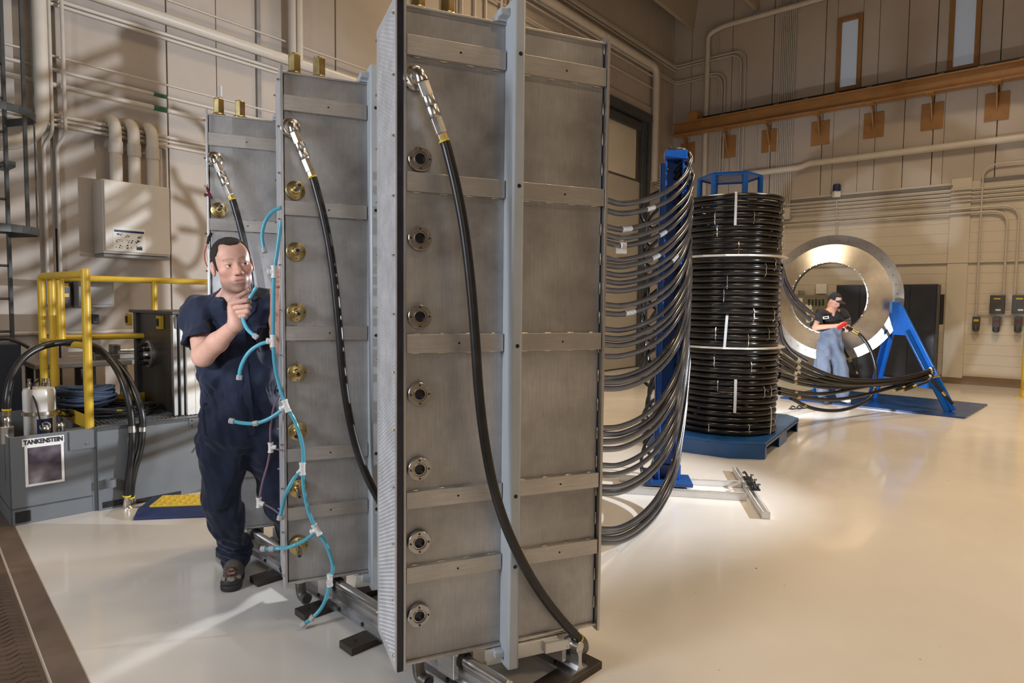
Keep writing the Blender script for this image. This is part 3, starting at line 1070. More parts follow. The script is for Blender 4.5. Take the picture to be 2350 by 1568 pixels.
# slack loops behind the post
for i in range(16):
    y = 430 + i * 39 + rnd.uniform(-12, 12)
    o = rnd.uniform(-.12, .12)
    a = 60 + rnd.uniform(-12, 24)
    bx = 1482 + rnd.uniform(-14, 12)
    pts = [at(1537, y - 10, 5.42), at(1518, y + 2, 5.5 + o), at(bx + 14, y + a * .45, 5.6 + o), at(bx, y + a, 5.66 + o), at(bx + 6, y + a * 1.5, 5.64 + o), at(bx + 30, y + a * 1.8, 5.56 + o), at(1534, y + a * 1.75, 5.44)]
    p0 = pts[0]
    labs = ['slack black hose loop behind the blue post, %s from the top' % words[i]]
    MBo = MB().tube([p - Vector((p0.x, p0.y, 0)) for p in spline(pts, 6)], .0165, 10).build('hose_loop', 'hose_sheen')
    MBo.location = (p0.x, p0.y, 0)
    tag(MBo, labs[0], 'hose', 'slack hose loops behind the post')

# aluminium channel frame on the floor under the post
def channel(name, a, b, wd, h, label, parent=None):
    a = Vector(a); b = Vector(b)
    d = (b - a); ln = d.length
    t = thing(name, label, 'channel', a, math.atan2(d.y, d.x), 'aluminium channels on the floor')
    m = MB(); tt = .004
    m.b2((0, -wd / 2, 0), (ln, wd / 2, tt)).b2((0, -wd / 2, 0), (ln, -wd / 2 + tt, h)).b2((0, wd / 2 - tt, 0), (ln, wd / 2, h)).b2((0, -wd / 2, h - tt), (ln, -wd / 2 + .014, h)).b2((0, wd / 2 - .014, h - tt), (ln, wd / 2, h))
    m.build('channel', 'aluminium_pale', t, smooth=False, bevel=.001)
    m = MB(); m.b2((0, -wd / 2, 0), (.003, wd / 2, h)); m.build('end_plate', 'aluminium_pale', t, smooth=False)
    m = MB(); m.b2((ln - .003, -wd / 2, 0), (ln, wd / 2, h)); m.build('end_plate', 'aluminium_pale', t, smooth=False)
    return t


ca, cb = fl(1758, 1192), fl(1688, 1084)
channel('floor_channel', ca, cb, .055, .05, 'loose pale aluminium channel lying across the frame ends on the floor')
c1 = fl(1716, 1148)
c0 = fl(1385, 1128)
channel('floor_channel', Vector((c1.x - .015, c1.y, .0)), Vector((c0.x, c0.y, 0)), .06, .05, 'front pale aluminium channel running under the blue post foot')
c1b = fl(1706, 1118)
c0b = fl(1420, 1103)
channel('floor_channel', Vector((c1b.x - .02, c1b.y, .0)), Vector((c0b.x, c0b.y, 0)), .05, .045, 'rear pale aluminium channel running under the blue post foot')
for k, (x, y, z0) in enumerate(((1721, 1124, .051),)):
    p = fl(x, y)
    t = thing('toggle_clamp', 'black toggle clamps joining the aluminium channels on the floor', 'clamp', (p.x, p.y, z0), math.atan2((cb - ca).y, (cb - ca).x))
    for q in (-.16, -.02, .13):
        m = MB(); m.b2((q - .05, -.04, 0), (q + .05, .03, .012)).tube([(q - .04, 0, .012), (q - .02, .01, .045), (q + .04, .015, .05), (q + .075, .02, .035)], .009, 8).tube([(q - .03, -.03, .01), (q, -.03, .04), (q + .03, -.05, .03)], .007, 8)
        m.build('clamp_lever', 'bolt_black', t)
        MB().lathe([(0, 0), (.012, 0), (.012, .01), (0, .01)], (q, .0, .012), (0, 0, 1), 6).build('clamp_nut', 'nickel', t)
ca2, cb2 = fl(1785, 960), fl(1860, 944)
channel('floor_channel', ca2, cb2, .09, .05, 'pale aluminium channel on the floor beyond the blue pallet')
p = fl(1832, 947)
t = thing('toggle_clamp', 'small black clamp on the channel beyond the blue pallet', 'clamp', (p.x, p.y, .051), .4)
for q in (-.12, .0, .1):
    MB().b2((q - .04, -.03, 0), (q + .04, .03, .012)).tube([(q - .04, 0, .012), (q, .0, .05), (q + .06, .01, .03)], .011, 8).build('clamp_lever', 'bolt_black', t)

# ------------------------------------------------------------------ coil stack on the blue pallet
CC = Vector((2.365, 7.02, 0))
CR = .532
e1 = Vector((.556, .831, 0)); e2 = Vector((.831, -.556, 0))
t = thing('pallet', 'blue steel pallet with cut corners under the hose coils', 'pallet', (2.44, 7.02, 0), math.atan2(e1.y, e1.x))
# local x = e1, local y = -e2
poly = [(-.81, -.20), (-.65, -.50), (1.10, -.50), (1.28, -.34), (1.28, .62), (1.1, .78), (-.65, .78), (-.81, .6)]
PT = .165
m = MB(); m.prism([(x, y, PT - .02) for x, y in poly], (0, 0, .02)); m.build('deck', 'pallet_blue', t, smooth=False, bevel=.004)
def skirt(a, b):
    a = Vector((*a, 0)); b = Vector((*b, 0)); d = (b - a).normalized(); nn = Vector((-d.y, d.x, 0)) * .012
    m = MB(); m.prism([a, b, b + nn, a + nn], (0, 0, PT - .02)); m.build('skirt', 'pallet_blue', t, smooth=False, bevel=.002)
for a, b in ((poly[7], poly[0]), (poly[0], poly[1]), (poly[2], poly[3]), (poly[3], poly[4]), (poly[4], poly[5]), (poly[6], poly[7])):
    skirt(a, b)
for x0, x1 in ((-.65, -.58), (.02, .42), (1.04, 1.10)):
    skirt((x0, -.50), (x1, -.50)); skirt((x1, .78), (x0, .78))
for y in (-.5, .78):
    m = MB(); m.b2((-.65, y - .006, PT - .045), (1.10, y + .006, PT - .02)); m.build('skirt', 'blue_base', t, smooth=False)

zt = lambda y: at(1687, y, CC.y - CR).z
z_sp2, z_sp1, z_top = zt(800), zt(586), zt(441)
secs = [(PT + .002, z_sp2 - .008, 14, [(0, 5, 'bottom coil resting on the blue pallet'), (5, 9, 'second coil above the blue pallet'), (9, 14, 'coil just below the lower white spacer')]),
        (z_sp2 + .012, z_sp1 - .008, 14, [(0, 4, 'coil resting on the lower white spacer'), (4, 9, 'middle coil between the two white spacers'), (9, 14, 'coil just below the upper white spacer')]),
        (z_sp1 + .012, z_top, 10, [(0, 5, 'coil resting on the upper white spacer'), (5, 10, 'topmost coil under the blue hexagonal frame')])]
for z0, z1, cnt, groups in secs:
    dz = (z1 - z0) / cnt
    for g0, g1, lab in groups:
        h = thing('hose_coil', 'black hose wound in a ' + lab if 'coil' not in lab.split()[0] else lab, 'hose coil', (CC.x, CC.y, z0 + g0 * dz), 0, 'hose coils in the stack')
        h['label'] = 'black hose wound up as the ' + lab
        ox, oy = rnd.uniform(-.008, .008), rnd.uniform(-.008, .008)
        for k in range(g0, g1):
            R = CR - dz * .5 + rnd.uniform(-.007, .007)
            zc = (k - g0 + .5) * dz
            a0 = rnd.uniform(0, 6.28)
            pts = [(ox + math.cos(a) * R, oy + math.sin(a) * R, zc + .003 * math.sin(2 * a + a0)) for a in [2 * PI * j / 64 for j in range(64)]]
            MB().tube(pts, dz * .49, 12, closed=True).build('turn', 'hose_sheen', h)
        # ties round the bundle
        H = (g1 - g0) * dz
        for a, kind in ((-1.45 + rnd.uniform(-.5, .4), 'tie'), (-2.1 + rnd.uniform(-.2, .2), 'tie'), (-.9 + rnd.uniform(-.2, .4), 'tie')):
            k = rnd.randrange(0, g1 - g0 - 1)
            R = CR + .003
            c, s_ = math.cos(a), math.sin(a)
            pth = [(ox + c * (R - .02), oy + s_ * (R - .02), (k + .02) * dz), (ox + c * R, oy + s_ * R, (k + .5) * dz), (ox + c * (R - .006), oy + s_ * (R - .006), (k + 1) * dz), (ox + c * R, oy + s_ * R, (k + 1.5) * dz), (ox + c * (R - .02), oy + s_ * (R - .02), (k + 1.98) * dz)]
            MB().tube(pth, .005, 6).build('cable_tie', 'nickel', h)


def strap(ang, za, zb, wd, mat, label, name='lashing_strap', R=CR + .006, lean=0.0):
    a = ang
    m = MB()
    pts = []
    for j in range(9):
        f = j / 8
        aa = a + lean * f
        pts.append(Vector((CC.x + math.cos(aa) * (R + .006 * math.sin(f * PI)), CC.y + math.sin(aa) * (R + .006 * math.sin(f * PI)), zb + (za - zb) * f)))
    pts = [Vector((CC.x + math.cos(a) * (R - .05), CC.y + math.sin(a) * (R - .05), zb + .012))] + pts + [Vector((CC.x + math.cos(a + lean) * (R - .05), CC.y + math.sin(a + lean) * (R - .05), za - .008))]
    tn = Vector((-math.sin(a), math.cos(a), 0)) * wd
    rd = Vector((math.cos(a), math.sin(a), 0)) * .004
    for p, q in zip(pts[:-1], pts[1:]):
        m.add([p - tn, p + tn, q + tn, q - tn, p - tn + rd, p + tn + rd, q + tn + rd, q - tn + rd], [(0, 1, 2, 3), (7, 6, 5, 4), (0, 4, 5, 1), (2, 6, 7, 3), (1, 5, 6, 2), (0, 3, 7, 4)])
    o = m.build(name, mat)
    return tag(o, label, 'strap', 'straps round the coils')


# angle of a pixel column on the coil front
def cang(px, z):
    best = None
    for j in range(400):
        a = -PI + PI * j / 399 * 1.2 - .3
        p = Vector((CC.x + math.cos(a) * CR, CC.y + math.sin(a) * CR, z))
        q = RC.transposed() @ (p - CAM)
        x = CXP + FPX * q.x / -q.z
        if (p - CC).dot(CAM - CC) < 0.2:
            continue
        if best is None or abs(x - px) < best[0]:
            best = (abs(x - px), a)
    return best[1]


strap(cang(1688, 2.4), zt(516), zt(441), .012, 'strap_white', 'white webbing strap over the topmost coil')
strap(cang(1668, 1.3), zt(798), zt(726), .013, 'strap_white', 'white webbing strap just above the lower white spacer', lean=-.03)
strap(cang(1688, .7), zt(948), zt(872), .014, 'strap_white', 'white webbing strap on the coil below the lower spacer')
for px, ya, yb, mt, lab in ((1789, 586, 515, 'strap_white', 'thin pale cord beside the upper spacer on the right'), (1790, 660, 597, 'strap_blue', 'thin blue cord below the upper spacer on the right'), (1581, 662, 597, 'strap_blue', 'thin blue cord below the upper spacer on the left'), (1783, 726, 668, 'strap_white', 'thin pale cord halfway between the white spacers'), (1787, 866, 806, 'strap_blue', 'thin blue cord just under the lower spacer on the right'), (1774, 1000, 938, 'strap_white', 'thin pale cord near the blue pallet on the right')):
    strap(cang(px, 1.2), zt(ya), zt(yb), .006, mt, lab, 'lashing_strap')
for z, lab in ((z_sp1, 'upper white spacer board in the coil stack'), (z_sp2, 'lower white spacer board in the coil stack')):
    m = MB()
    poly = [Vector((CC.x + math.cos(a) * (CR + .055), CC.y + math.sin(a) * (CR + .055), z - .008)) for a in [PI / 8 + 2 * PI * k / 16 for k in range(16)]]
    m.prism(poly, (0, 0, .018))
    o = m.build('spacer_board', 'spacer_white', smooth=False, bevel=.002)
    tag(o, lab, 'spacer', 'spacer boards between coils')
# blue hexagonal frame on top
fz = at(1665, 388, CC.y - .42).z
t = thing('hexagon_frame', 'bright blue hexagonal frame with six posts on top of the coils', 'frame', (CC.x - .025, CC.y, z_top - .45), .716)
hr = .335
m = MB()
hp = [Vector((math.cos(a) * hr, math.sin(a) * hr, fz - z_top + .45 - .012)) for a in [2 * PI * k / 6 for k in range(6)]]
m.prism(hp, (0, 0, .012)); m.build('hexagon_plate', 'blue_bright', t, smooth=False, bevel=.002)
for k in range(6):
    a, b = hp[k], hp[(k + 1) % 6]
    d_ = (b - a).normalized(); nn = Vector((-d_.y, d_.x, 0)) * .01
    m = MB(); m.prism([a + Vector((0, 0, -.012)), b + Vector((0, 0, -.012)), b + nn + Vector((0, 0, -.012)), a + nn + Vector((0, 0, -.012))], (0, 0, .03)); m.build('rim', 'blue_bright', t, smooth=False)
    q = hp[k] * .93
    MB().cyl((q.x, q.y, 0.0), (q.x, q.y, hp[0].z), .029, 16).build('post', 'blue_bright', t)
    q = hp[k] * .55
    MB().lathe([(0, 0), (.012, 0), (.012, .006), (0, .006)], (q.x, q.y, hp[0].z), (0, 0, -1), 6).build('bolt', 'nickel', t)

# ------------------------------------------------------------------ big steel disc, its A frame and base
DC = at(1908, 685, 10.42)
R1, R2 = 1.02, .56
t = thing('steel_disc', 'big brushed steel ring held upright by the blue A frame', 'disc', DC, 0)
# local z of the disc mesh along the axis towards the camera
axis = -DL
x, y, d = frame_of(axis)
MD = basis((0, 0, 0), x, y, d)
m = MB(); m.lathe([(R1 - .16, -.012), (R1 - .16, .012), (R1, .012), (R1, -.012)], n=96, closed=True)
o = m.build('outer_rim', 'disc_steel', t); o.matrix_local = MD
m = MB(); m.lathe([(R2, .19), (R2, .205), (R1 - .15, .016), (R1 - .15, .0)], n=96, closed=True)
o = m.build('cone', 'disc_steel', t); o.matrix_local = MD
m = MB(); m.lathe([(R2 - .004, .10), (R2 - .004, .212), (R2 + .012, .212), (R2 + .012, .10)], n=96, closed=True)
o = m.build('inner_lip', 'disc_steel', t); o.matrix_local = MD
bm_ = MB().lathe([(0, 0), (.014, 0), (.014, .012), (.006, .02), (0, .022)], n=6)
src = None
for k in range(36):
    a = 2 * PI * k / 36
    if src is None:
        s = src = bm_.build('lip_bolt', 'chrome', t)
    else:
        s = copy_part(src, t)
    s.matrix_local = MD @ Matrix.Translation((math.cos(a) * (R2 + .005), math.sin(a) * (R2 + .005), .205)) @ Matrix.Rotation(a, 4, 'Z') @ Matrix.Rotation(PI / 2.4, 4, 'Y')
src = None
for k in range(40):
    a = 2 * PI * (k + .5) / 40
    if src is None:
        s = src = MB().lathe([(0, 0), (.009, 0), (.009, .005), (0, .005)], n=6).build('rim_bolt', 'iron', t)
    else:
        s = copy_part(src, t)
    s.matrix_local = MD @ Matrix.Translation((math.cos(a) * (R1 - .09), math.sin(a) * (R1 - .09), .012))

# base plate
b0, b1 = fl(2214, 962), fl(2230, 925)
bl = fl(1790, 915)
d1 = (bl - b0).normalized(); ln = (bl - b0).length
d2 = Vector((-d1.y, d1.x, 0))
if d2.y < 0:
    d2 = -d2
m = MB()
m.prism([b0, b0 + d1 * ln, b0 + d1 * ln + d2 * 1.75, b0 + d2 * 1.75], (0, 0, .025))
o = m.build('base_plate', 'blue_base', smooth=False, bevel=.004)
tag(o, 'long dark blue base plate on the floor under the steel disc', 'base plate')


def beam(name, a, b, w, h, mat, parent, up=Vector((0, 0, 1)), taper=1.0):
    a = Vector(a); b = Vector(b)
    d = (b - a).normalized()
    x = up.cross(d)
    x = x.normalized() if x.length > 1e-4 else Vector((1, 0, 0))
    y = d.cross(x)
    vs = []
    for p, k in ((a, 1.0), (b, taper)):
        for sx, sy in ((-1, -1), (1, -1), (1, 1), (-1, 1)):
            vs.append(p + x * (sx * w * k / 2) + y * (sy * h * k / 2))
    m = MB().add(vs, [(0, 1, 2, 3), (4, 7, 6, 5), (0, 4, 5, 1), (1, 5, 6, 2), (2, 6, 7, 3), (3, 7, 4, 0)])
    return m.build(name, mat, parent, smooth=False, bevel=.004)


def a_frame(F1, F2, apex, label, sub=True):
    o = (F1 + F2) / 2
    o.z = .025
    t = thing('a_frame', label, 'stand', o, 0)
    f1, f2, ap = F1 - o, F2 - o, apex - o
    f1.z = f2.z = 0
    side = (f2 - f1).normalized()
    outn = side.cross(Vector((0, 0, 1))).normalized()
    beam('leg', f1, ap + (f1 - ap) * .02, .16, .03, 'blue_bright', t, up=outn)
    beam('leg', f2, ap + (f2 - ap) * .02, .16, .03, 'blue_bright', t, up=outn)
    beam('leg_web', f2 + outn * .06, ap + (f2 - ap) * .25 + outn * .06, .03, .12, 'blue_paint', t, up=outn)
    beam('leg_web', f1 + outn * .05, ap + (f1 - ap) * .25 + outn * .05, .03, .1, 'blue_paint', t, up=outn)
    k = .78
    beam('cross_tie', f1 + (ap - f1) * (1 - k), f2 + (ap - f2) * (1 - k), .09, .02, 'blue_bright', t, up=outn)
    k = .30
    g1, g2 = ap + (f1 - ap) * k, ap + (f2 - ap) * k
    m = MB(); m.prism([ap + Vector((0, 0, .03)), g1, g2], outn * .02); m.build('gusset', 'blue_bright', t, smooth=False)
    m = MB(); m.b2(ap + Vector((-.09, -.04, -.12)), ap + Vector((.03, .04, .05))); m.build('pivot_block', 'blue_bright', t, smooth=False, bevel=.01)
    for j in range(6):
        q = ap + (f1 - ap) * (.03 + .08 * j) - outn * .028
        MB().lathe([(0, 0), (.016, 0), (.016, .014), (0, .014)], q, -outn, 8).build('bolt', 'nickel', t)
    return t


a_frame(fl(2003, 916), fl(2183, 948), at(2058, 700, 9.72), 'bright blue A frame on the right carrying the steel disc')
a_frame(fl(1868, 905), fl(1892, 897), at(1880, 835, 10.75), 'pale blue stub stand behind the standing man legs')

# hoses drooping from the coil stack to the A frame
rnd2 = random.Random(11)
rows = [((1790, 798), (1850, 838), (1930, 868), (2030, 872), (2110, 858), (2140, 845)), ((1788, 815), (1850, 852), (1930, 874), (2030, 876), (2110, 862), (2142, 850)), ((1788, 828), (1850, 864), (1940, 882), (2040, 878), (2112, 866), (2142, 856)), ((1788, 840), (1840, 862), (1920, 878), (2020, 880), (2100, 872), (2140, 862)),
        ((1788, 858), (1840, 872), (1920, 884), (2010, 882), (2090, 876), (2138, 866)), ((1786, 866), (1840, 882), (1910, 890), (1990, 886), (2060, 878), (2110, 868)), ((1788, 892), (1840, 902), (1900, 903), (1980, 888), (2040, 876), (2100, 868)), ((1788, 902), (1850, 914), (1920, 917), (1990, 905), (2050, 888), (2115, 872)),
        ((1815, 914), (1860, 936), (1915, 943), (1960, 934), (1998, 912), (2010, 884))]
wd9 = ['uppermost', 'second', 'third', 'fourth', 'fifth', 'sixth', 'seventh', 'eighth', 'lowest']
for i, r in enumerate(rows):
    Ys = [7.45, 7.9, 8.35, 8.75, 9.0, 9.05]
    if i == 8:
        Ys = [7.9, 8.2, 8.5, 8.75, 9.0, 9.1]
    pts = [at(x_, y_, Y_ + .03 * (i % 3)) for (x_, y_), Y_ in zip(r, Ys)]
    p0 = pts[0].copy()
    lab = '%s of the black hoses drooping from the coil stack to the A frame' % wd9[i]
    h = thing('drooping_hose', lab, 'hose', (p0.x, p0.y, 0), 0, 'hoses drooping past the standing man')
    o_ = Vector((p0.x, p0.y, 0))
    path = [p - o_ for p in spline(pts, 8)]
    MB().tube(path, .024, 10).build('hose', 'hose_black', h)
    for k in (5, len(path) - 3):
        MB().tube(path[k:k + 2], .026, 10, caps=False).build('hose_sleeve', 'white_plastic' if i < 5 else 'brass', h)
    if i in (4, 5, 6):
        e_ = path[-1]; dd = (path[-1] - path[-2]).normalized()
        MB().cyl(e_, e_ + dd * .12, .022, 10).build('brass_end', 'brass', h)
# hose ends on the floor side of the frame
for i, (a, b, lab) in enumerate((((2095, 880), (2052, 897), 'short hose end with brass tip left under the A frame'), ((2128, 876), (2070, 897), 'short hose end with brass tip right under the A frame'), ((2138, 872), (2190, 932), 'hose end with brass tip hanging down the right A frame leg'), ((1930, 790), (1968, 858), 'short hose end with brass tip right of the standing man legs'))):
    Yd = 9.0 if i < 3 else 10.05
    A, B = at(*a, Yd), at(*b, Yd - .05)
    h = thing('hose_end', lab, 'hose', (A.x, A.y, 0), 0, 'loose hose ends')
    o_ = Vector((A.x, A.y, 0)); A = A - o_; B = B - o_
    d_ = (B - A)
    MB().tube([A, A + d_ * .45], .022, 10).build('hose', 'hose_black', h)
    MB().tube([A + d_ * .45, A + d_ * .6], .025, 10).build('brass_collar', 'brass', h)
    MB().tube([A + d_ * .6, A + d_ * .92], .021, 10).build('hose', 'hose_black', h)
    MB().cyl(A + d_ * .92, B, .016, 10).build('brass_tip', 'brass', h)
# hoses that pass in front of the disc from the coil
for i, (pts_, lab) in enumerate((([(1792, 610), (1805, 650), (1830, 690), (1868, 724)], 'upper grey hose running from the coils behind the standing man'), ([(1790, 620), (1800, 662), (1822, 700), (1858, 734)], 'lower grey hose running from the coils behind the standing man'), ([(1785, 730), (1795, 775), (1815, 805), (1850, 828)], 'hose leaving the coils low in front of the disc'), ([(1785, 745), (1792, 785), (1808, 812), (1840, 832)], 'second hose leaving the coils low in front of the disc'))):
    pts = [at(x_, y_, Y_) for (x_, y_), Y_ in zip(pts_, (7.3, 8.0, 8.8, 9.6) if i < 2 else (7.3, 7.7, 8.1, 8.6))]
    o_ = Vector((pts[0].x, pts[0].y, 0))
    h = MB().tube([p - o_ for p in spline(pts, 8)], .028, 10).build('coil_tail', 'hose_sheen')
    h.location = o_
    tag(h, lab, 'hose', 'hose tails leaving the coil stack')
# ------------------------------------------------------------------ right wall: crane rail, pipes, boxes
t = thing('crane_rail', 'long brown steel crane beam on brackets high along the right wall', 'beam', RW(0, 0, 0), math.atan2(-DR.y, -DR.x))
# local x runs from the corner to the right, local y = out of the wall is negative normal
Rz = Matrix.Rotation(math.atan2(-DR.y, -DR.x), 3, 'Z')
outl = Rz.inverted() @ NR          # should be (0, +-1, 0)
sg = 1 if outl.y > 0 else -1
OB = .38
s_start = sr(wr(1546, 310, OB))
zb0 = wr(1980, 243, OB).z + .0
zb0 = wr(1950, 246, OB).z
bh = .30
m = MB()
m.b2((s_start, sg * (OB - .13), zb0), (LEN_R - .5, sg * (OB + .13), zb0 + .022)).b2((s_start, sg * (OB - .01), zb0), (LEN_R - .5, sg * (OB + .01), zb0 + bh)).b2((s_start, sg * (OB - .13), zb0 + bh - .022), (LEN_R - .5, sg * (OB + .13), zb0 + bh))
m.build('i_beam', 'crane_brown', t, smooth=False, bevel=.003)
m = MB(); m.b2((s_start + .75, sg * (OB - .035), zb0 + bh), (LEN_R - .5, sg * (OB + .035), zb0 + bh + .07)); m.build('running_rail', 'bolt_black', t, smooth=False, bevel=.004)
m = MB(); m.b2((s_start + .42, sg * (OB - .11), zb0 + bh), (s_start + .66, sg * (OB + .11), zb0 + bh + .22)); m.build('end_stop', 'crane_brown', t, smooth=False, bevel=.01)
for k in range(14):
    xx = s_start + 1.2 + k * .62
    MB().tube([(xx, sg * (OB + .05), zb0 + bh), (xx + .04, sg * (OB + .06), zb0 + bh + .03), (xx + .12, sg * (OB + .06), zb0 + bh + .03)], .013, 6).build('rail_clip', 'nickel', t)
for px in (1580, 1672, 1768, 1883, 2005, 2138, 2285):
    s0 = sr(wr(px, 300, .0))
    br = MB()
    br.prism([(s0 - .012, sg * .02, zb0 - .50), (s0 - .012, sg * .02, zb0), (s0 - .012, sg * (OB + .1), zb0), (s0 - .012, sg * (OB - .1), zb0 - .08)], (.024, 0, 0))
    br.b2((s0 - .19, sg * .003, zb0 - .62), (s0 + .19, sg * .022, zb0 - .1))
    br.b2((s0 - .07, sg * (OB - .13), zb0 - .02), (s0 + .07, sg * (OB + .13), zb0))
    br.build('bracket', 'crane_brown', t, smooth=False, bevel=.003)


def pipe(pts, r, label, mat='conduit_paint', name='conduit', group=None, cat='pipe', clips=None, per=6, straight=False):
    path = [Vector(p) for p in pts] if straight else spline(pts, per)
    o_ = Vector(path[0])
    h = MB().tube([p - o_ for p in path], r, 10).build(name, mat)
    h.location = o_
    tag(h, label, cat, group)
    return h


def bent(pts, rad):
    """polyline with rounded corners"""
    pts = [Vector(p) for p in pts]
    out = [pts[0]]
    for a, b, c in zip(pts[:-2], pts[1:-1], pts[2:]):
        u = (a - b).normalized(); v = (c - b).normalized()
        rr = min(rad, (a - b).length * .45, (c - b).length * .45)
        p, q = b + u * rr, b + v * rr
        for k in range(7):
            f = k / 6
            out.append(p * (1 - f) ** 2 + b * (2 * f * (1 - f)) + q * f * f)
    out.append(pts[-1])
    return out


def RWp(px, py, off, z=None):
    p = wr(px, py, off)
    if z is not None:
        p.z = z
    return p


zz = wr(1814, 381, .1).z
zz2 = wr(2350, 315, .1).z
zz = (zz + zz2) / 2
pipe(bent([RW(1.9, zz - .06, .1), RW(3.2, zz - .06, .1), RW(3.35, zz, .1), RW(LEN_R - 1, zz, .1)], .1), .07, 'thick cream pipe along the right wall below the crane beam', 'pipe_paint', 'pipe', straight=True)
# bundle of upright conduits
for k in range(9):
    s = sr(wr(1785, 300, .04)) + k * .040
    pipe([RW(s, 3.75 + .0 * k, .05), RW(s, CEIL - .02, .05)], .015, 'upright conduit in the dense bundle on the right wall, number %s from the left' % ['one', 'two', 'three', 'four', 'five', 'six', 'seven', 'eight', 'nine'][k], group='bundle of upright conduits', straight=True)
m = MB(); m.prism([RW(2.56, 3.5, .02), RW(3.0, 3.5, .02), RW(3.0, 3.5, .16), RW(2.56, 3.5, .16)], (0, 0, .26))
o = m.build('junction_box', 'conduit_paint', smooth=False, bevel=.01); tag(o, 'cream junction box below the bundle of upright conduits', 'junction box')
for z in (wr(1800, 70, .03).z, wr(1800, 215, .03).z, wr(1800, 345, .03).z):
    pass
# stacked level conduits
zc = [wr(1850, y, .05).z for y in (466, 474, 482, 490)]
for k, z in enumerate(zc):
    pipe([RW(2.85, z, .05), RW(LEN_R - 1, z, .05)], .017, '%s of the four level conduits over the disc' % ['uppermost', 'second', 'third', 'lowest'][k], group='level conduits on the right wall', straight=True)
m = MB(); m.prism([RW(2.9, zc[0] + .05, 0), RW(6.05, zc[0] + .05, 0), RW(6.05, zc[0] + .05, .03), RW(2.9, zc[0] + .05, .03)], (0, 0, .05))
o = m.build('strut_channel', 'conduit_dark', smooth=False); tag(o, 'dark strut channel above the four level conduits', 'channel')
m = MB(); m.prism([RW(6.5, zc[0] + .12, 0), RW(11, zc[0] + .12, 0), RW(11, zc[0] + .12, .03), RW(6.5, zc[0] + .12, .03)], (0, 0, .06))
o = m.build('strut_channel', 'conduit_dark', smooth=False); tag(o, 'dark strut channel at the right picture edge above conduits', 'channel')
zd = [wr(1850, 505, .05).z, wr(1850, 514, .05).z]
for k, (z, px, lab) in enumerate(((zd[0], 2334, 'upper conduit over the disc bending down to the right wall boxes'), (zd[1], 2308, 'lower conduit over the disc bending down to the right wall boxes'))):
    s = sr(wr(px, 580, .06))
    pipe(bent([RW(2.7, z, .06), RW(s, z, .06), RW(s, 1.78, .06)], .28), .022, lab, straight=True)
for s, z0, z1, lab in ((sr(wr(1505, 580, 0)), 0, 0, ''), ):
    pass
s = sr(wr(2248, 560, .05))
pipe(bent([RW(9.5, zc[0] + .42, .07), RW(s, zc[0] + .42, .07), RW(s, 1.35, .05)], .25), .017, 'thin conduit dropping to the small wall switch on the right', straight=True)
for px, lab in ((1553, 'support post strip of conduits near the disc'),):
    pass
zl = wr(2190, 603, .02).z
pipe([RW(2.8, zl, .03), RW(LEN_R - 1, zl, .03)], .014, 'thin level conduit at head height along the right wall', straight=True)
# pipes near the corner
s = sr(wr(1622, 200, .1))
zt_ = wr(1622, 80, .1).z
pipe(bent([RW(s, 4.0, .1), RW(s, zt_, .1), RW(s + .35, zt_ + .1, .1), RW(LEN_R - 2, zt_ + .1, .3)], .15), .06, 'thick cream drain pipe rising near the corner and turning along the roof', 'pipe_paint', 'pipe', straight=True)
s2 = sr(wr(1667, 200, .05))
for k, (px, py, lab) in enumerate(((1712, 113, 'upper bent conduit turning down on the right wall'), (1702, 122, 'second bent conduit turning down on the right wall'), (1665, 163, 'third bent conduit turning down on the right wall'), (1658, 170, 'lowest bent conduit turning down on the right wall'))):
    s_ = sr(wr(px, py, .05)); z_ = wr(px, py, .05).z
    pipe(bent([LW(9.0, z_, .06), LW(.12, z_, .06), RW(.12, z_, .06), RW(s_, z_, .06), RW(s_, 4.6, .05)], .3), .021, lab, straight=True)
for px, lab in ((1712, 'thin conduit left of the bundle'),):
    pass
for k, px in enumerate((1640, 1735, 1765)):
    s_ = sr(wr(px, 350, .03))
    pipe([RW(s_, 3.2, .03), RW(s_, 6.0 if k else 8.2, .03)], .013, ['slim upright conduit beside the cream drain pipe', 'slim upright conduit left of the conduit bundle', 'slim upright conduit close against the conduit bundle'][k], straight=True)
z_ = wr(1760, 258, .03).z
pipe([RW(sr(wr(1690, 258, .03)), wr(1740, 258, .03).z, .06), RW(sr(wr(1822, 230, .03)), wr(1740, 258, .03).z, .06)], .03, 'dark strut across the conduits above the crane beam', 'conduit_dark', straight=True)

# alarm lamp
p = wr(1920, 440, .08)
t = thing('alarm_lamp', 'blue beacon lamp on the right wall over the disc', 'beacon', (p.x, p.y, p.z - .09))
MB().lathe([(0, .10), (.075, .10), (.08, .12), (.08, .22), (.06, .25), (0, .25)], n=20).build('lens', 'ink_blue', t)
m = MB(); m.b2((-.07, -.05, -.03), (.07, .06, .10)); m.build('housing', 'white_paint', t, smooth=False, bevel=.01)
pipe([wr(1920, 460, .04), wr(1921, 545, .04)], .014, 'short conduit below the blue beacon lamp', straight=True)

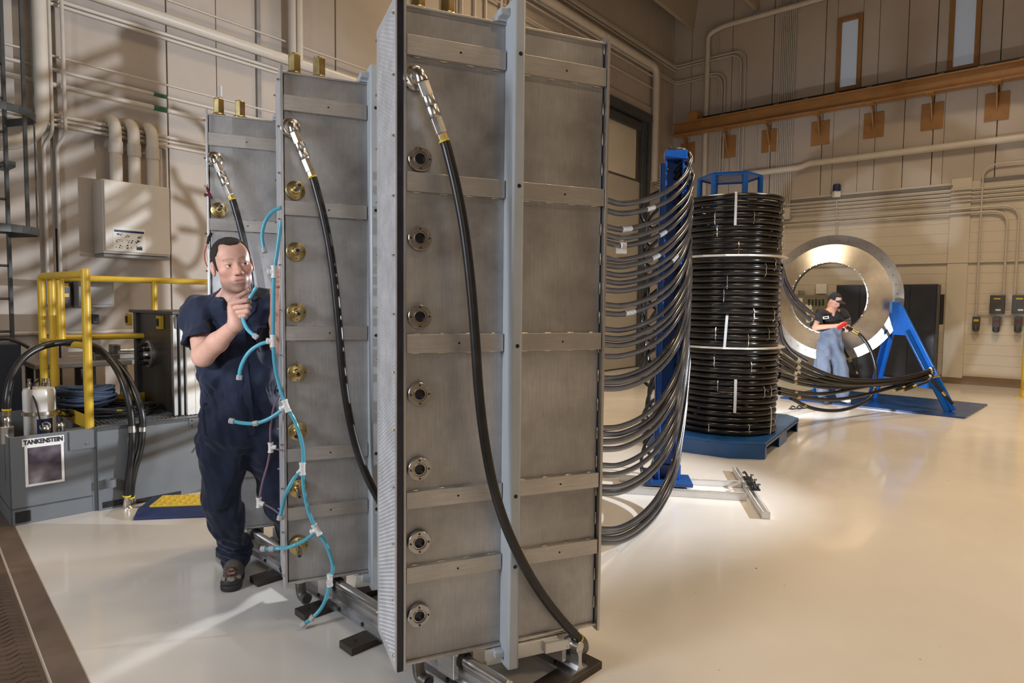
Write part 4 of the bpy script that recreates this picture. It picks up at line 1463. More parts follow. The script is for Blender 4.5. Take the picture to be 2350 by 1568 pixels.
# boxes at the right
for k, (x0, x1, lab) in enumerate(((2271, 2306, 'dark grey control box on the right wall, left of two'), (2322, 2358, 'dark grey control box on the right wall at picture edge'))):
    a, b = sr(wr(x0, 700, .16)), sr(wr(x1, 700, .16))
    z1, z0 = wr(x0, 677, .16).z, wr(x0, 720, .16).z
    o_ = RW((a + b) / 2, z0, 0)
    t = thing('control_box', lab, 'control box', o_, math.atan2(-DR.y, -DR.x), 'control boxes on the right wall')
    w2 = (b - a) / 2
    m = MB(); m.b2((-w2, sg * .0, 0), (w2, sg * .15, z1 - z0)); m.build('housing', 'ladder_paint', t, smooth=False, bevel=.012)
    m = MB(); m.b2((-w2 * .5, sg * .15, (z1 - z0) * .76), (w2 * .4, sg * .153, (z1 - z0) * .84)); m.build('yellow_label', 'yellow_paint', t, smooth=False)
    m = MB(); m.b2((-w2 * .2, sg * .15, (z1 - z0) * .16), (w2 * .5, sg * .153, (z1 - z0) * .24)); m.build('white_label', 'white_paint', t, smooth=False)
for k, (px, py, mt, lab) in enumerate(((2241, 738, 'yellow_paint', 'small wall receptacle with yellow face, leftmost of three'), (2287, 740, 'maroon', 'small wall receptacle with red face below left control box'), (2337, 740, 'maroon', 'small wall receptacle with red face at picture edge'))):
    p = wr(px, py, .0)
    t = thing('receptacle', lab, 'receptacle', (p.x, p.y, p.z), math.atan2(-DR.y, -DR.x), 'receptacles on the right wall')
    m = MB(); m.b2((-.06, 0, -.10), (.06, sg * .11, .10)); m.build('body', 'ladder_paint', t, smooth=False, bevel=.012)
    m = MB(); m.b2((-.04, sg * .11, .0), (.04, sg * .118, .045)); m.build('face_plate', mt, t, smooth=False)
    MB().lathe([(0, 0), (.055, 0), (.06, .07), (.04, .10), (0, .1)], (0, sg * .06, -.09), (0, sg * .3, -1), 14).build('cap', 'ladder_paint', t)
pipe([wr(2245, 716, .06), wr(2345, 716, .06)], .012, 'thin level conduit linking the small wall receptacles', straight=True)
# yellow column at picture edge
p = fl(2347, 912)
t = thing('bollard', 'yellow guard post at the right picture edge', 'guard post', p)
MB().cyl((0.03, 0, 0.015), (0.03, 0, 1.85), .06, 18).build('post', 'yellow_paint', t)
MB().b2((-.07, -.1, 0), (.13, .1, .015)).build('foot', 'yellow_paint', t, smooth=False)

# dark cabinets behind the disc
a, b = sr(wr(1918, 700, .55)), sr(wr(2150, 700, .55))
t = thing('storage_cabinet', 'dark blue grey steel double door cabinet behind the disc', 'cabinet', RW((a + b) / 2, 0, .02), math.atan2(-DR.y, -DR.x))
ht = wr(2060, 653, .55).z
w2 = (b - a) / 2
m = MB(); m.b2((-w2, sg * 0, .08), (w2, sg * .53, ht)); m.build('body', 'cabinet_blue', t, smooth=False, bevel=.006)
for k in range(4):
    x0 = -w2 + .01 + k * (2 * w2 - .02) / 4
    m = MB(); m.b2((x0 + .006, sg * .53, .12), (x0 + (2 * w2 - .02) / 4 - .006, sg * .545, ht - .03)); dd = m.build('door', 'cabinet_blue', t, smooth=False, bevel=.004)
    xx = x0 + (.05 if k % 2 else (2 * w2 - .02) / 4 - .05)
    m = MB(); m.b2((xx - .012, sg * .545, ht * .5), (xx + .012, sg * .57, ht * .5 + .14)); m.build('handle', 'nickel', dd, smooth=False, bevel=.003)
m = MB(); m.b2((-w2, sg * .02, 0), (w2, sg * .48, .08)); m.build('plinth', 'bolt_black', t, smooth=False)
pipe([wr(2163, 676, .5), wr(2162, 700, .5), wr(2160, 745, .52)], .035, 'black strap hanging on the cabinet side', 'cable_black', 'hanging_strap', cat='strap')
# electrical board and papers behind the disc
a, b = sr(wr(1800, 700, .3)), sr(wr(1912, 700, .3))
t = thing('switchboard', 'olive metal switchboard behind the disc with pale papers', 'switchboard', RW((a + b) / 2, 0, .02), math.atan2(-DR.y, -DR.x))
ht = wr(1860, 677, .3).z
w2 = (b - a) / 2
m = MB(); m.b2((-w2, 0, 0), (w2, sg * .28, ht)); m.build('body', 'board_green', t, smooth=False, bevel=.006)
for px, py in ((1834, 690), (1856, 705), (1858, 718), (1858, 735)):
    q = wr(px, py, .3); x0 = sr(q) - (a + b) / 2
    m = MB(); m.b2((x0 - .07, sg * .28, q.z - .055), (x0 + .07, sg * .285, q.z + .055)); m.build('paper', 'paper', t, smooth=False)
for k in range(3):
    for j in range(5):
        q = wr(1857 + j * 8, 689 + k * 5 + (j % 2), .3); x0 = sr(q) - (a + b) / 2
        MB().lathe([(0, 0), (.02, 0), (.02, .02), (0, .02)], (x0, sg * .28, q.z), (0, sg, 0), 8).build('knob', 'bolt_black', t)
p = wr(1885, 663, .05)
m = MB(); m.b2((-.11, -.01, -.11), (.11, .01, .11), None)
o = m.build('wall_notice', 'paper', smooth=False); o.location = p; o.rotation_euler = (0, 0, math.atan2(-DR.y, -DR.x)); tag(o, 'cream paper notice on the wall above the switchboard', 'notice')
p = wr(1839, 672, .08)
m = MB(); m.b2((-.055, -.05, -.05), (.055, .05, .05)); o = m.build('outlet_box', 'grey_box', smooth=False, bevel=.01); o.location = p; tag(o, 'small grey outlet box above the switchboard', 'outlet')

# ------------------------------------------------------------------ left wall, far part: pipes by the door
zp = (wl(1350, 60, .12).z + wl(1512, 160, .12).z) / 2
sv = sl(wl(1503, 250, .12))
pipe(bent([LW(13.5, zp, .14), LW(sv, zp, .14), LW(sv, 4.5, .14)], .25), .085, 'thick cream pipe high on the left wall turning down beside the tall door', 'pipe_paint', 'pipe', straight=True)
for k, (y, r) in enumerate(((25, .03), (36, .022), (75, .022), (88, .02), (120, .018))):
    z = wl(1350, y, .06).z
    pipe([LW(12.5, z, .06), LW(.1 if k < 2 else 1.2, z, .06)], r, ['uppermost level conduit above the tall door', 'second level conduit above the tall door', 'third level conduit above the tall door', 'fourth level conduit above the tall door', 'lowest level conduit above the tall door'][k], group='level conduits high on the left wall', straight=True)
for k, y in enumerate((408, 414, 420, 426)):
    z = wl(1500, y, .05).z
    pipe([LW(1.0, z, .05), LW(.05, z, .05)], .02, '%s of four short conduits low by the corner' % ['uppermost', 'second', 'third', 'lowest'][k], group='short conduits by the corner', straight=True)
pipe([wl(1383, 266, -.02), wl(1398, 268, .25)], .03, 'small black peg sticking out of the tall door', 'bolt_black', 'door_peg', cat='peg', straight=True)

# ------------------------------------------------------------------ left wall, near part
zp = (wl(237, 6, .1).z + wl(668, 130, .1).z) / 2
pipe([LW(17.5, zp + .03, .1), LW(7.0, zp - .03, .1)], .062, 'thick cream pipe running level behind the tanks on the left wall', 'pipe_paint', 'pipe', straight=True)
rows_ = [((140, 8), (650, 160), .022, 'first thin conduit below the thick cream pipe'), ((140, 20), (650, 168), .018, 'second thin conduit below the thick cream pipe'),
         ((152, 136), (463, 215.5), .011, 'thin wire conduit over the green taped pipes'), ((152, 172), (470, 240), .018, 'upper pipe with green tape on the left wall'), ((152, 206), (470, 269), .026, 'lower pipe with green tape on the left wall'),
         ((80, 263), (470, 326), .020, 'uppermost of three pipes behind the gooseneck ducts'), ((80, 275), (470, 334), .016, 'middle of three pipes behind the gooseneck ducts'), ((80, 287), (470, 344), .018, 'lowest of three pipes behind the gooseneck ducts'), ((380, 0), (590, 70), .012, 'thin wire conduit at the top of the left wall')]
for a, b, r, lab in rows_:
    z = (wl(*a, .06).z + wl(*b, .06).z) / 2
    pipe([LW(17.5, z, .06), LW(9.6, z, .06)], r, lab, straight=True)
for a, b, lab in (((352, 214), (383, 219), 'upper strip of green tape on a wall pipe'), ((352, 243), (383, 248), 'lower strip of green tape on a wall pipe')):
    p, q = wl(*a, .06), wl(*b, .06)
    z = (wl(152, 172, .06).z + wl(470, 240, .06).z) / 2 if 'upper' in lab else (wl(152, 206, .06).z + wl(470, 269, .06).z) / 2
    p.z = q.z = z
    m = MB().tube([p - p, q - p], .021 if 'upper' in lab else .029, 12, caps=False)
    o = m.build('tape_strip', 'board_green', smooth=False); o.location = p
    o.data.materials.clear(); o.data.materials.append(simple('green_tape', (.015, .10, .045), .5))
    tag(o, lab, 'tape')
s = sl(wl(93, 150, .18))
ze = wl(93, 300, .18).z
pipe(bent([LW(s, CEIL - .05, .18), LW(s, ze - .12, .18), LW(s + .75, ze - .26, .18)], .35), .065, 'thick cream pipe dropping and bending left beside the ladder cage', 'pipe_paint', 'pipe', straight=True)
for px, r, zlow, lab in ((117, .018, 2.0, 'slim upright conduit right of the thick bent pipe'), (147, .018, 2.0, 'slim upright conduit, second right of the thick bent pipe')):
    s = sl(wl(px, 300, .1))
    pipe(bent([LW(s, CEIL - .05, .14), LW(s, 3.1, .14), LW(s + .05, 3.0, .05), LW(s + .05, 1.45, .05)], .12), r, lab, straight=True)
for px, r, lab in ((668, .05, 'tan upright pipe above the middle tank'), (685, .045, 'cream upright pipe above the middle tank')):
    s = sl(wl(px, 80, .1))
    pipe([LW(s, wl(668, 128, .1).z - .1, .12), LW(s, CEIL - .05, .12)], r, lab, 'pipe_paint' if px > 670 else 'conduit_paint', 'pipe', straight=True)
for k, px in enumerate((1060, 1090, 1115, 1150, 1170)):
    s = sl(wl(px, 40, .06))
    pipe([LW(s, 4.0, .06), LW(s, CEIL - .05, .06)], .025, '%s upright conduit seen above the nearest tank' % ['leftmost', 'second', 'third', 'fourth', 'rightmost'][k], group='upright conduits over the nearest tank', straight=True)
# unistrut behind the conduits
for px in (124, 594):
    s = sl(wl(px, 200, .02))
    m = MB(); m.prism([LW(s - .025, 2.2, .0), LW(s + .025, 2.2, .0), LW(s + .025, 2.2, .035), LW(s - .025, 2.2, .035)], (0, 0, 6))
    o = m.build('wall_strut', 'grey_box', smooth=False); tag(o, 'dull upright strut channel behind the conduits beside the ladder' if px < 200 else 'dull upright strut channel over the rearmost tank', 'channel')

# cream electrical box with three goosenecks
OFF = .30
a, b = sl(wl(238, 500, OFF)), sl(wl(391, 500, OFF))
z1 = (wl(238, 410, OFF).z + wl(391, 430, OFF).z) / 2
z0 = (wl(238, 580, OFF).z + wl(391, 590, OFF).z) / 2
t = thing('electrical_box', 'large cream electrical box on the left wall with instruction label', 'electrical box', LW((a + b) / 2, z0, 0), math.atan2(DL.y, DL.x))
hw = abs(a - b) / 2
H_ = z1 - z0
ol = -1  # local -y points into the hall
m = MB(); m.b2((-hw, -OFF + .03, 0), (hw, 0, H_)); m.build('body', 'box_paint', t, smooth=False, bevel=.006)
m = MB(); m.b2((-hw + .01, -OFF, .02), (hw - .004, -OFF + .028, H_ - .008)); m.build('door', 'box_paint', t, smooth=False, bevel=.006)
m = MB(); m.b2((-hw, -OFF + .02, -.035), (hw, -.02, -.006)); m.build('drip_tray', 'grey_box', t, smooth=False, bevel=.004)
for z in (.06, H_ - .12):
    MB().cyl((hw + .004, -OFF + .02, z), (hw + .004, -OFF + .02, z + .09), .012, 10).build('hinge', 'grey_box', t)
lw, lh = .30, .24
lx, lz = -hw + .08, .03
m = MB(); m.b2((lx, -OFF - .002, lz), (lx + lw, -OFF, lz + lh)); lbp = m.build('instruction_label', 'paper', t, smooth=False)
m = MB(); m.b2((lx + .01, -OFF - .003, lz + lh - .05), (lx + lw - .01, -OFF - .001, lz + lh - .028)); m.build('label_stripe', 'ink_blue', lbp, smooth=False)
rl = random.Random(5)
m = MB()
for r in range(3):
    for c in range(3):
        for q in range(7):
            x_ = lx + .02 + c * .092 + rl.uniform(0, .06); z_ = lz + .02 + r * .058 + rl.uniform(0, .035)
            m.b2((x_, -OFF - .003, z_), (x_ + rl.uniform(.003, .014), -OFF - .0015, z_ + rl.uniform(.003, .014)))
m.b2((lx + .215, -OFF - .003, lz + .018), (lx + .27, -OFF - .0015, lz + .05))
o = m.build('label_print', 'ink', lbp, smooth=False); o['kind'] = 'stuff'
for k, px in enumerate((267, 309, 351)):
    s = sl(wl(px, 400, .16))
    zz_ = wl(px, 268 + 9 * k, .16).z
    base = LW(s, z1 - .005, .16)
    R_ = .16
    pts = [LW(s, z1, .16), LW(s, zz_ - .15, .16)]
    arc = [LW(s, zz_ - .15 + math.sin(q) * .13, .16 - .14 + math.cos(q) * .14) for q in [PI * j / 10 for j in range(1, 10)]]
    pts += arc + [LW(s, zz_ - .30, -.0)]
    t = thing('gooseneck_duct', '%s cream gooseneck duct rising from the electrical box' % ['left', 'middle', 'right'][k], 'duct', base, 0, 'gooseneck ducts')
    MB().tube([p - base for p in pts[:]], .058, 16).build('duct', 'pipe_paint', t)
    MB().cyl(Vector((0, 0, .30)), Vector((0, 0, .42)), .066, 18).build('coupling', 'conduit_paint', t)
s = sl(wl(383, 400, .04))
pipe(bent([LW(sl(wl(352, 335, .04)), wl(352, 335, .04).z, .04), LW(s, wl(383, 338, .04).z, .04), LW(s, z1 - .3, .04)], .15), .014, 'thin bent conduit right of the electrical box', 'conduit_paint', straight=True)
# smaller grey boxes below
for k, (x0, x1, y0, y1, off, mt, lab) in enumerate(((125, 162, 645, 705, .12, 'ladder_paint', 'dark switch box with yellow stripes behind the yellow rail'), (180, 262, 645, 706, .22, 'grey_box', 'grey metal box with hood behind the yellow rail'), (210, 226, 722, 744, .1, 'bolt_black', 'small black outlet below the grey metal box'))):
    a, b = sl(wl(x0, 650, off)), sl(wl(x1, 650, off))
    z1_, z0_ = wl((x0 + x1) / 2, y0, off).z, wl((x0 + x1) / 2, y1, off).z
    t = thing('switch_box', lab, 'switch box', LW((a + b) / 2, z0_, 0), math.atan2(DL.y, DL.x), 'boxes behind the yellow rail')
    hw_ = abs(a - b) / 2
    m = MB(); m.b2((-hw_, -off, 0), (hw_, 0, z1_ - z0_)); m.build('body', mt, t, smooth=False, bevel=.008)
    m = MB(); m.b2((-hw_ + .02, -off - .008, .03), (hw_ - .02, -off + .001, z1_ - z0_ - .03)); m.build('lid', mt, t, smooth=False, bevel=.004)
    if k == 0:
        for z in (.10, .2):
            m = MB(); m.b2((-hw_ + .02, -off - .012, z), (hw_ - .02, -off - .006, z + .035)); m.build('warning_stripe', 'yellow_paint', t, smooth=False)
    if k == 1:
        m = MB(); m.b2((-hw_ - .02, -off - .03, z1_ - z0_), (hw_ + .02, 0, z1_ - z0_ + .03)); m.build('hood', mt, t, smooth=False, bevel=.006)
z = wl(300, 760, .03).z
pipe([LW(16, z, .03), LW(11.5, z, .03)], .022, 'thin level conduit low on the left wall behind the railing', straight=True)
pipe([wl(132, 700, .04), wl(137, 780, .04)], .016, 'short upright conduit under the dark switch box', straight=True)

# ladder with safety cage at the far left
t = thing('caged_ladder', 'dark steel wall ladder with safety cage hoops at the far left', 'ladder', LW(sl(wl(10, 600, .3)), 0, 0), math.atan2(DL.y, DL.x))
o_ = t.location.copy()
inv = Matrix.Rotation(-math.atan2(DL.y, DL.x), 3, 'Z')


def lc(p):
    return inv @ (Vector(p) - Vector((o_.x, o_.y, 0)))


sx = lc(wl(22, 600, .3)).x
MB().b2((sx - .012, -.33, .0), (sx + .012, -.27, 8.5)).build('side_rail', 'ladder_paint', t, smooth=False)
MB().b2((sx - .45, -.33, .0), (sx - .426, -.27, 8.5)).build('side_rail', 'ladder_paint', t, smooth=False)
for k in range(27):
    MB().cyl((sx - .44, -.3, .3 + k * .3), (sx, -.3, .3 + k * .3), .012, 8).build('rung', 'ladder_paint', t)
for k in range(5):
    z_ = .9 + k * 1.8
    MB().b2((sx - .012, -.30, z_), (sx + .07, 0.0, z_ + .05)).build('wall_bracket', 'ladder_paint', t, smooth=False)
zh = [wl(40, 535, .9).z, wl(40, 262, .9).z, wl(40, 262, .9).z + 1.3, wl(40, 262, .9).z + 2.6]
cx_ = sx - .22
for z_ in zh:
    pts = [(cx_ + .22, -.3, z_)] + [(cx_ + math.cos(q) * .36, -.62 - math.sin(q) * .36, z_) for q in [0 + PI * j / 12 for j in range(13)]] + [(cx_ - .22, -.3, z_)]
    m = MB()
    for p, q in zip(pts[:-1], pts[1:]):
        p = Vector(p); q = Vector(q)
        nn = Vector((q.y - p.y, -(q.x - p.x), 0)).normalized() * .006
        m.prism([p - nn, q - nn, q + nn, p + nn], (0, 0, .065))
    m.build('cage_hoop', 'ladder_paint', t, smooth=False)
for q in [.15 + (PI - .3) * j / 4 for j in range(5)]:
    x_, y_ = cx_ + math.cos(q) * .352, -.62 - math.sin(q) * .352
    tn = Vector((-math.sin(q), -math.cos(q), 0)) * .02
    rn = Vector((math.cos(q), -math.sin(q), 0)) * .005
    c_ = Vector((x_, y_, zh[0] + .03))
    MB().prism([c_ - tn - rn, c_ + tn - rn, c_ + tn + rn, c_ - tn + rn], (0, 0, 6.0)).build('cage_strap', 'ladder_paint', t, smooth=False)
# ------------------------------------------------------------------ grey skid with railing at the left
F0 = fl(33, 1208); F1 = fl(480, 1122)
SE = (F1 - F0).normalized()
SN = Vector((-SE.y, SE.x, 0))
SRZ = math.atan2(SE.y, SE.x)


def sk(px, py, depth=0.0):
    """point in skid coordinates (x along the front, y depth, z up)"""
    d = ray(px, py)
    q = F0 + SN * depth
    p = CAM + d * ((SN @ (q - CAM)) / (SN @ d))
    r = p - F0
    return Vector((r @ SE, depth, p.z))


def skw(v):
    return F0 + SE * v[0] + SN * v[1] + Vector((0, 0, v[2]))


def sthing(name, label, cat, group=None):
    return thing(name, label, cat, F0, SRZ, group)


zl_ = (sk(20, 1006).z + sk(190, 985).z) / 2
xj = sk(222, 1080).x
zr_ = (sk(225, 980).z + sk(405, 962).z) / 2
t = sthing('steel_skid', 'grey painted steel skid platform with open left bay and grating', 'platform')
x0 = sk(22, 1100).x
XE = sk(560, 1100).x
DP = 1.25
def sbox(name, a, b, mat='skid_paint', par=None, bev=.004):
    m = MB(); m.b2(a, b); return m.build(name, mat, par or t, smooth=False, bevel=bev)
sbox('front_panel', (x0, 0, .0), (xj, .012, zl_))
sbox('side_panel', (x0, 0, .0), (x0 + .012, DP, zl_))
sbox('rear_panel', (x0, DP - .012, 0), (xj, DP, zl_))
sbox('bay_floor', (x0, 0, .10), (xj, DP, .12))
sbox('corner_column', (xj - .16, -.012, zr_ - .14), (xj + .01, .16, zr_ - .01))
sbox('corner_web', (xj - .03, -.004, 0), (xj + .004, .12, zr_ - .01))
sbox('front_panel', (xj, -.03, .0), (XE, -.012, zr_))
sbox('rear_panel', (xj, DP - .012, .0), (XE, DP, zr_))
sbox('divider', (xj, 0, .0), (xj + .012, DP, zr_))
sbox('edge_angle', (xj, -.03, zr_ - .03), (XE, .05, zr_))
for (xa, xb, za, zb, dy) in ((sk(35, 1190).x, sk(71, 1190).x, .015, sk(50, 1174).z, .0), (sk(233, 1165).x, sk(287, 1160).x, .015, sk(260, 1146).z, -.03), (sk(310, 1150).x, sk(412, 1120).x, .0, .035, -.03)):
    sbox('fork_pocket', (xa, dy - .004, za), (xb, dy + .01, zb), 'bolt_black', bev=.002)
p = sk(251, 1106, -.03)
MB().lathe([(.024, 0), (.024, .055), (.034, .055), (.034, 0)], (p.x, -.065, p.z - .03), (0, 0, 1), 18, closed=True).build('pipe_socket', 'skid_paint', t)
p = sk(198, 1017)
MB().lathe([(0, 0), (.016, 0), (.016, .01), (.008, .02), (0, .02)], (p.x, 0, p.z), (0, -1, 0), 10).build('front_bolt', 'nickel', t)
p = sk(457, 1023, -.03)
MB().tube([(p.x, -.03, p.z), (p.x, -.07, p.z), (p.x + .01, -.09, p.z - .01), (p.x, -.1, p.z - .03)], .006, 8).build('latch', 'nickel', t)
p = sk(452, 968, -.03)
sbox('bolt_plate', (p.x - .06, -.036, p.z - .04), (p.x + .06, -.03, p.z + .03))
for dx in (-.04, .04):
    for dz in (-.025, .015):
        MB().lathe([(0, 0), (.006, 0), (.006, .003), (0, .003)], (p.x + dx, -.036, p.z + dz), (0, -1, 0), 8).build('rivet', 'bolt_black', t)
# grating
gx0, gx1 = xj + .03, XE
g = MB()
ng = 34
for k in range(ng):
    xx = gx0 + (gx1 - gx0) * k / (ng - 1)
    g.b2((xx - .003, .05, zr_ - .03), (xx + .003, DP - .05, zr_ + .002))
for k in range(24):
    yy = .05 + (DP - .1) * k / 23
    g.b2((gx0, yy - .003, zr_ - .02), (gx1, yy + .003, zr_ + .001))
o = g.build('grating', 'skid_paint', t, smooth=False); o['kind'] = 'stuff'
sbox('under_plate', (xj, 0, zr_ - .16), (XE, DP, zr_ - .15), 'bolt_black')

# yellow railing
t = sthing('guard_railing', 'yellow tube guard railing around the grey skid platform', 'railing')
yf = .075
PR = .0285
fp = sk(197, 618, yf); fb = sk(204, 982, yf)
fx = (fp.x + fb.x) / 2
ztop = fp.z
ya = .95
A = sk(94, 640, ya); A2 = sk(118, 645, ya); A3 = sk(137, 640, .72)
MB().cyl((fx, yf, zr_ - .06), (fx, yf, ztop + .005), PR, 20).build('post', 'yellow_paint', t, bevel=.006)
xb_ = A.x
MB().tube(bent([(fx, yf, ztop - .035), (xb_, ya, ztop - .035), (xb_, ya, zl_ - .1)], .05), PR * .95, 14).build('corner_rail', 'yellow_paint', t)
MB().cyl((A2.x, ya, zr_), (A2.x, ya, ztop - .02), PR, 16).build('post', 'yellow_paint', t)
MB().cyl((A3.x, .72, sk(137, 780, .72).z), (A3.x, .72, ztop - .04), PR, 16).build('post', 'yellow_paint', t)
xr_ = sk(560, 650, ya).x
MB().cyl((A2.x, ya, ztop - .04), (xr_, ya, ztop - .04), PR * .9, 16).build('top_rail', 'yellow_paint', t)
zm = sk(200, 774, ya).z
MB().cyl((A2.x, ya, zm), (xr_, ya, zm), PR * .85, 16).build('mid_rail', 'yellow_paint', t)
MB().cyl((fx, yf, zm - .02), (xb_, ya, zm - .02), PR * .85, 16).build('mid_rail', 'yellow_paint', t)
xm = sk(354, 680, ya).x
MB().cyl((xm, ya, zr_), (xm, ya, ztop - .04), PR * .9, 16).build('post', 'yellow_paint', t)
m = MB(); m.prism([(fx - .01, yf, zr_ - .02), (A2.x, ya, zr_ - .02), (A2.x, ya + .008, zr_ - .02), (fx - .01, yf + .012, zr_ - .02)], (0, 0, .10)); m.build('toe_board', 'yellow_paint', t, smooth=False)
m = MB(); m.b2((A2.x, ya, zr_), (xr_, ya + .008, zr_ + .1)); m.build('toe_board', 'yellow_paint', t, smooth=False)

# dark enclosure on the platform with a flanged port and white siding
t = sthing('steel_enclosure', 'dark steel enclosure with flanged port and lid on the skid', 'enclosure')
ex0 = sk(407, 850, .12).x
eb = 1.12
et = sk(407, 722, .12).z
ez = zr_ + .004
sbox('body', (ex0, .12, ez), (XE, eb, et), 'dark_steel', t)
sbox('lid', (ex0 - .05, .06, et), (XE, eb + .05, et + .025), 'dark_steel', t)
sbox('corner_post', (ex0 - .035, .10, ez), (ex0 - .005, .15, et), 'edge_steel', t)
sbox('corner_post', (ex0 + .01, .085, ez), (ex0 + .035, .12, et), 'edge_steel', t)
sbox('rear_post', (ex0 - .03, eb - .06, ez), (ex0, eb, et), 'dark_steel', t)
for k in range(4):
    sbox('siding_board', (ex0 + .055 + k * .062, .075, ez), (ex0 + .055 + k * .062 + .060, .118, et - .12), 'white_paint', t, .003)
sbox('wide_siding', (ex0 + .31, .075, ez), (XE, .118, et - .12), 'white_paint', t, .003)
# port on the left face
pc_ = None
d_ = ray(345, 812)
q = F0 + SE * (ex0 - .0)
pw = CAM + d_ * ((SE @ (q - CAM)) / (SE @ d_))
r_ = pw - F0
pc = Vector((ex0, r_ @ SN, pw.z))
MB().lathe([(0, 0), (.115, 0), (.115, .02), (.10, .03), (.06, .035), (.055, .02), (0, .02)], pc, (-1, 0, 0), 32).build('port', 'edge_steel', t)
for k in range(8):
    a = 2 * PI * k / 8 + .3
    MB().lathe([(0, 0), (.017, 0), (.017, .03), (.01, .05), (0, .05)], pc + Vector((-.025, math.cos(a) * .085, math.sin(a) * .085)), (-1, 0, 0), 6).build('port_bolt', 'bolt_black', t)
for (px, py) in ((300, 733), (372, 740)):
    d_ = ray(px, py); pw = CAM + d_ * ((SE @ (q - CAM)) / (SE @ d_)); r_ = pw - F0
    c_ = Vector((ex0 - .012, r_ @ SN, pw.z))
    m = MB(); m.b2(c_ - Vector((.02, .05, .055)), c_ + Vector((.01, .05, .055))); lk = m.build('yellow_latch', 'yellow_paint', t, smooth=False, bevel=.004)
    m = MB(); m.b2(c_ + Vector((-.03, -.02, -.03)), c_ + Vector((-.018, .02, .03))); m.build('latch_hook', 'bolt_black', lk, smooth=False)
c_ = Vector((ex0 + .03, .07, et - .06))
MB().tube([c_ + Vector((0, 0, .06)), c_ + Vector((0, -.03, .05)), c_ + Vector((0, -.03, -.04)), c_ + Vector((0, 0, -.05))], .007, 8).build('chrome_handle', 'chrome', t)
MB().tube([(ex0 + .06, .1, et + .025), (ex0 + .06, .1, et + .06), (ex0 + .18, .1, et + .06), (ex0 + .18, .1, et + .025)], .006, 8).build('lid_handle', 'nickel', t)

# sign and poster on the front panel
M_ = Matrix.Rotation(PI / 2, 4, 'X')
def front_card(name, pxs, mat, label, cat, lift=.003, tilt=0.0):
    a = sk(pxs[0], pxs[1]); b = sk(pxs[2], pxs[3])
    cx, cz = (a.x + b.x) / 2, (a.z + b.z) / 2
    w_, h_ = abs(b.x - a.x), abs(a.z - b.z)
    tt = thing(name, label, cat, skw((cx, -lift, cz)), SRZ)
    m = MB(); m.b2((-w_ / 2, -.001, -h_ / 2), (w_ / 2, .001, h_ / 2)); m.build('paper', 'paper', tt, smooth=False)
    return tt, w_, h_
tt, w_, h_ = front_card('name_sign', (50, 1010, 147, 1007), 'paper', 'white strip sign lettered TANKENSTEIN on the skid', 'sign')
a_ = sk(50, 1012); b_ = sk(147, 1010)
w_ = b_.x - a_.x; h_ = sk(98, 1002).z - sk(98, 1019).z
for c in list(tt.children):
    bpy.data.objects.remove(c)
m = MB(); m.b2((-w_ / 2, -.001, -h_ / 2), (w_ / 2, .001, h_ / 2)); m.build('paper', 'paper', tt, smooth=False)
zc_ = (sk(98, 1002).z + sk(98, 1019).z) / 2 - .004
tt.location = skw(((a_.x + b_.x) / 2, -.004, zc_))
tx = text_mesh('lettering', 'TANKENSTEIN', .075, 'ink', tt, fat=.0035)
sx_ = (w_ * .94) / max(1e-6, tx.dimensions.x); sz_ = (h_ * .66) / max(1e-6, tx.dimensions.y)
tx.matrix_local = Matrix.Translation((0, -.0022, 0)) @ Matrix.Rotation(PI / 2, 4, 'X') @ Matrix.Diagonal((sx_, sz_, 1, 1))
pa, pb_ = sk(54, 1022), sk(147, 1108)
pw_ = sk(147, 1060).x - sk(57, 1070).x
ph_ = sk(100, 1018).z - sk(100, 1110).z
pcx = (sk(147, 1060).x + sk(57, 1070).x) / 2
pcz = (sk(100, 1018).z + sk(100, 1110).z) / 2 - .006
tt = thing('poster', 'square white bordered dark print taped below the lettered sign', 'poster', skw((pcx, -.004, pcz)), SRZ)
m = MB(); m.b2((-pw_ / 2, -.001, -ph_ / 2), (pw_ / 2, .001, ph_ / 2)); m.build('paper', 'paper', tt, smooth=False)
m = MB(); m.b2((-pw_ / 2 + .016, -.002, -ph_ / 2 + .016), (pw_ / 2 - .016, -.0008, ph_ / 2 - .012)); m.build('print', 'poster_print', tt, smooth=False)

# white filter canister in the bay
c0 = sk(95, 960, .30)
cr = (sk(133, 960, .30).x - sk(58, 960, .30).x) / 2
zt1 = sk(95, 893, .30).z
t = thing('filter_canister', 'white filter canister with blue label standing in the skid bay', 'canister', skw((c0.x, .30 + cr * .6, .12)), SRZ)
zt1 -= .12
MB().lathe([(0, 0), (cr, 0), (cr, zt1 - .16), (cr * 1.03, zt1 - .155), (cr * 1.03, zt1 - .02), (cr * .96, zt1), (cr * .5, zt1 + .012), (0, zt1 + .014)], n=36).build('body', 'white_paint', t)
MB().lathe([(cr + .001, zt1 - .19), (cr + .012, zt1 - .185), (cr + .012, zt1 - .16), (cr + .001, zt1 - .155)], n=36, closed=True).build('clamp_ring', 'nickel', t)
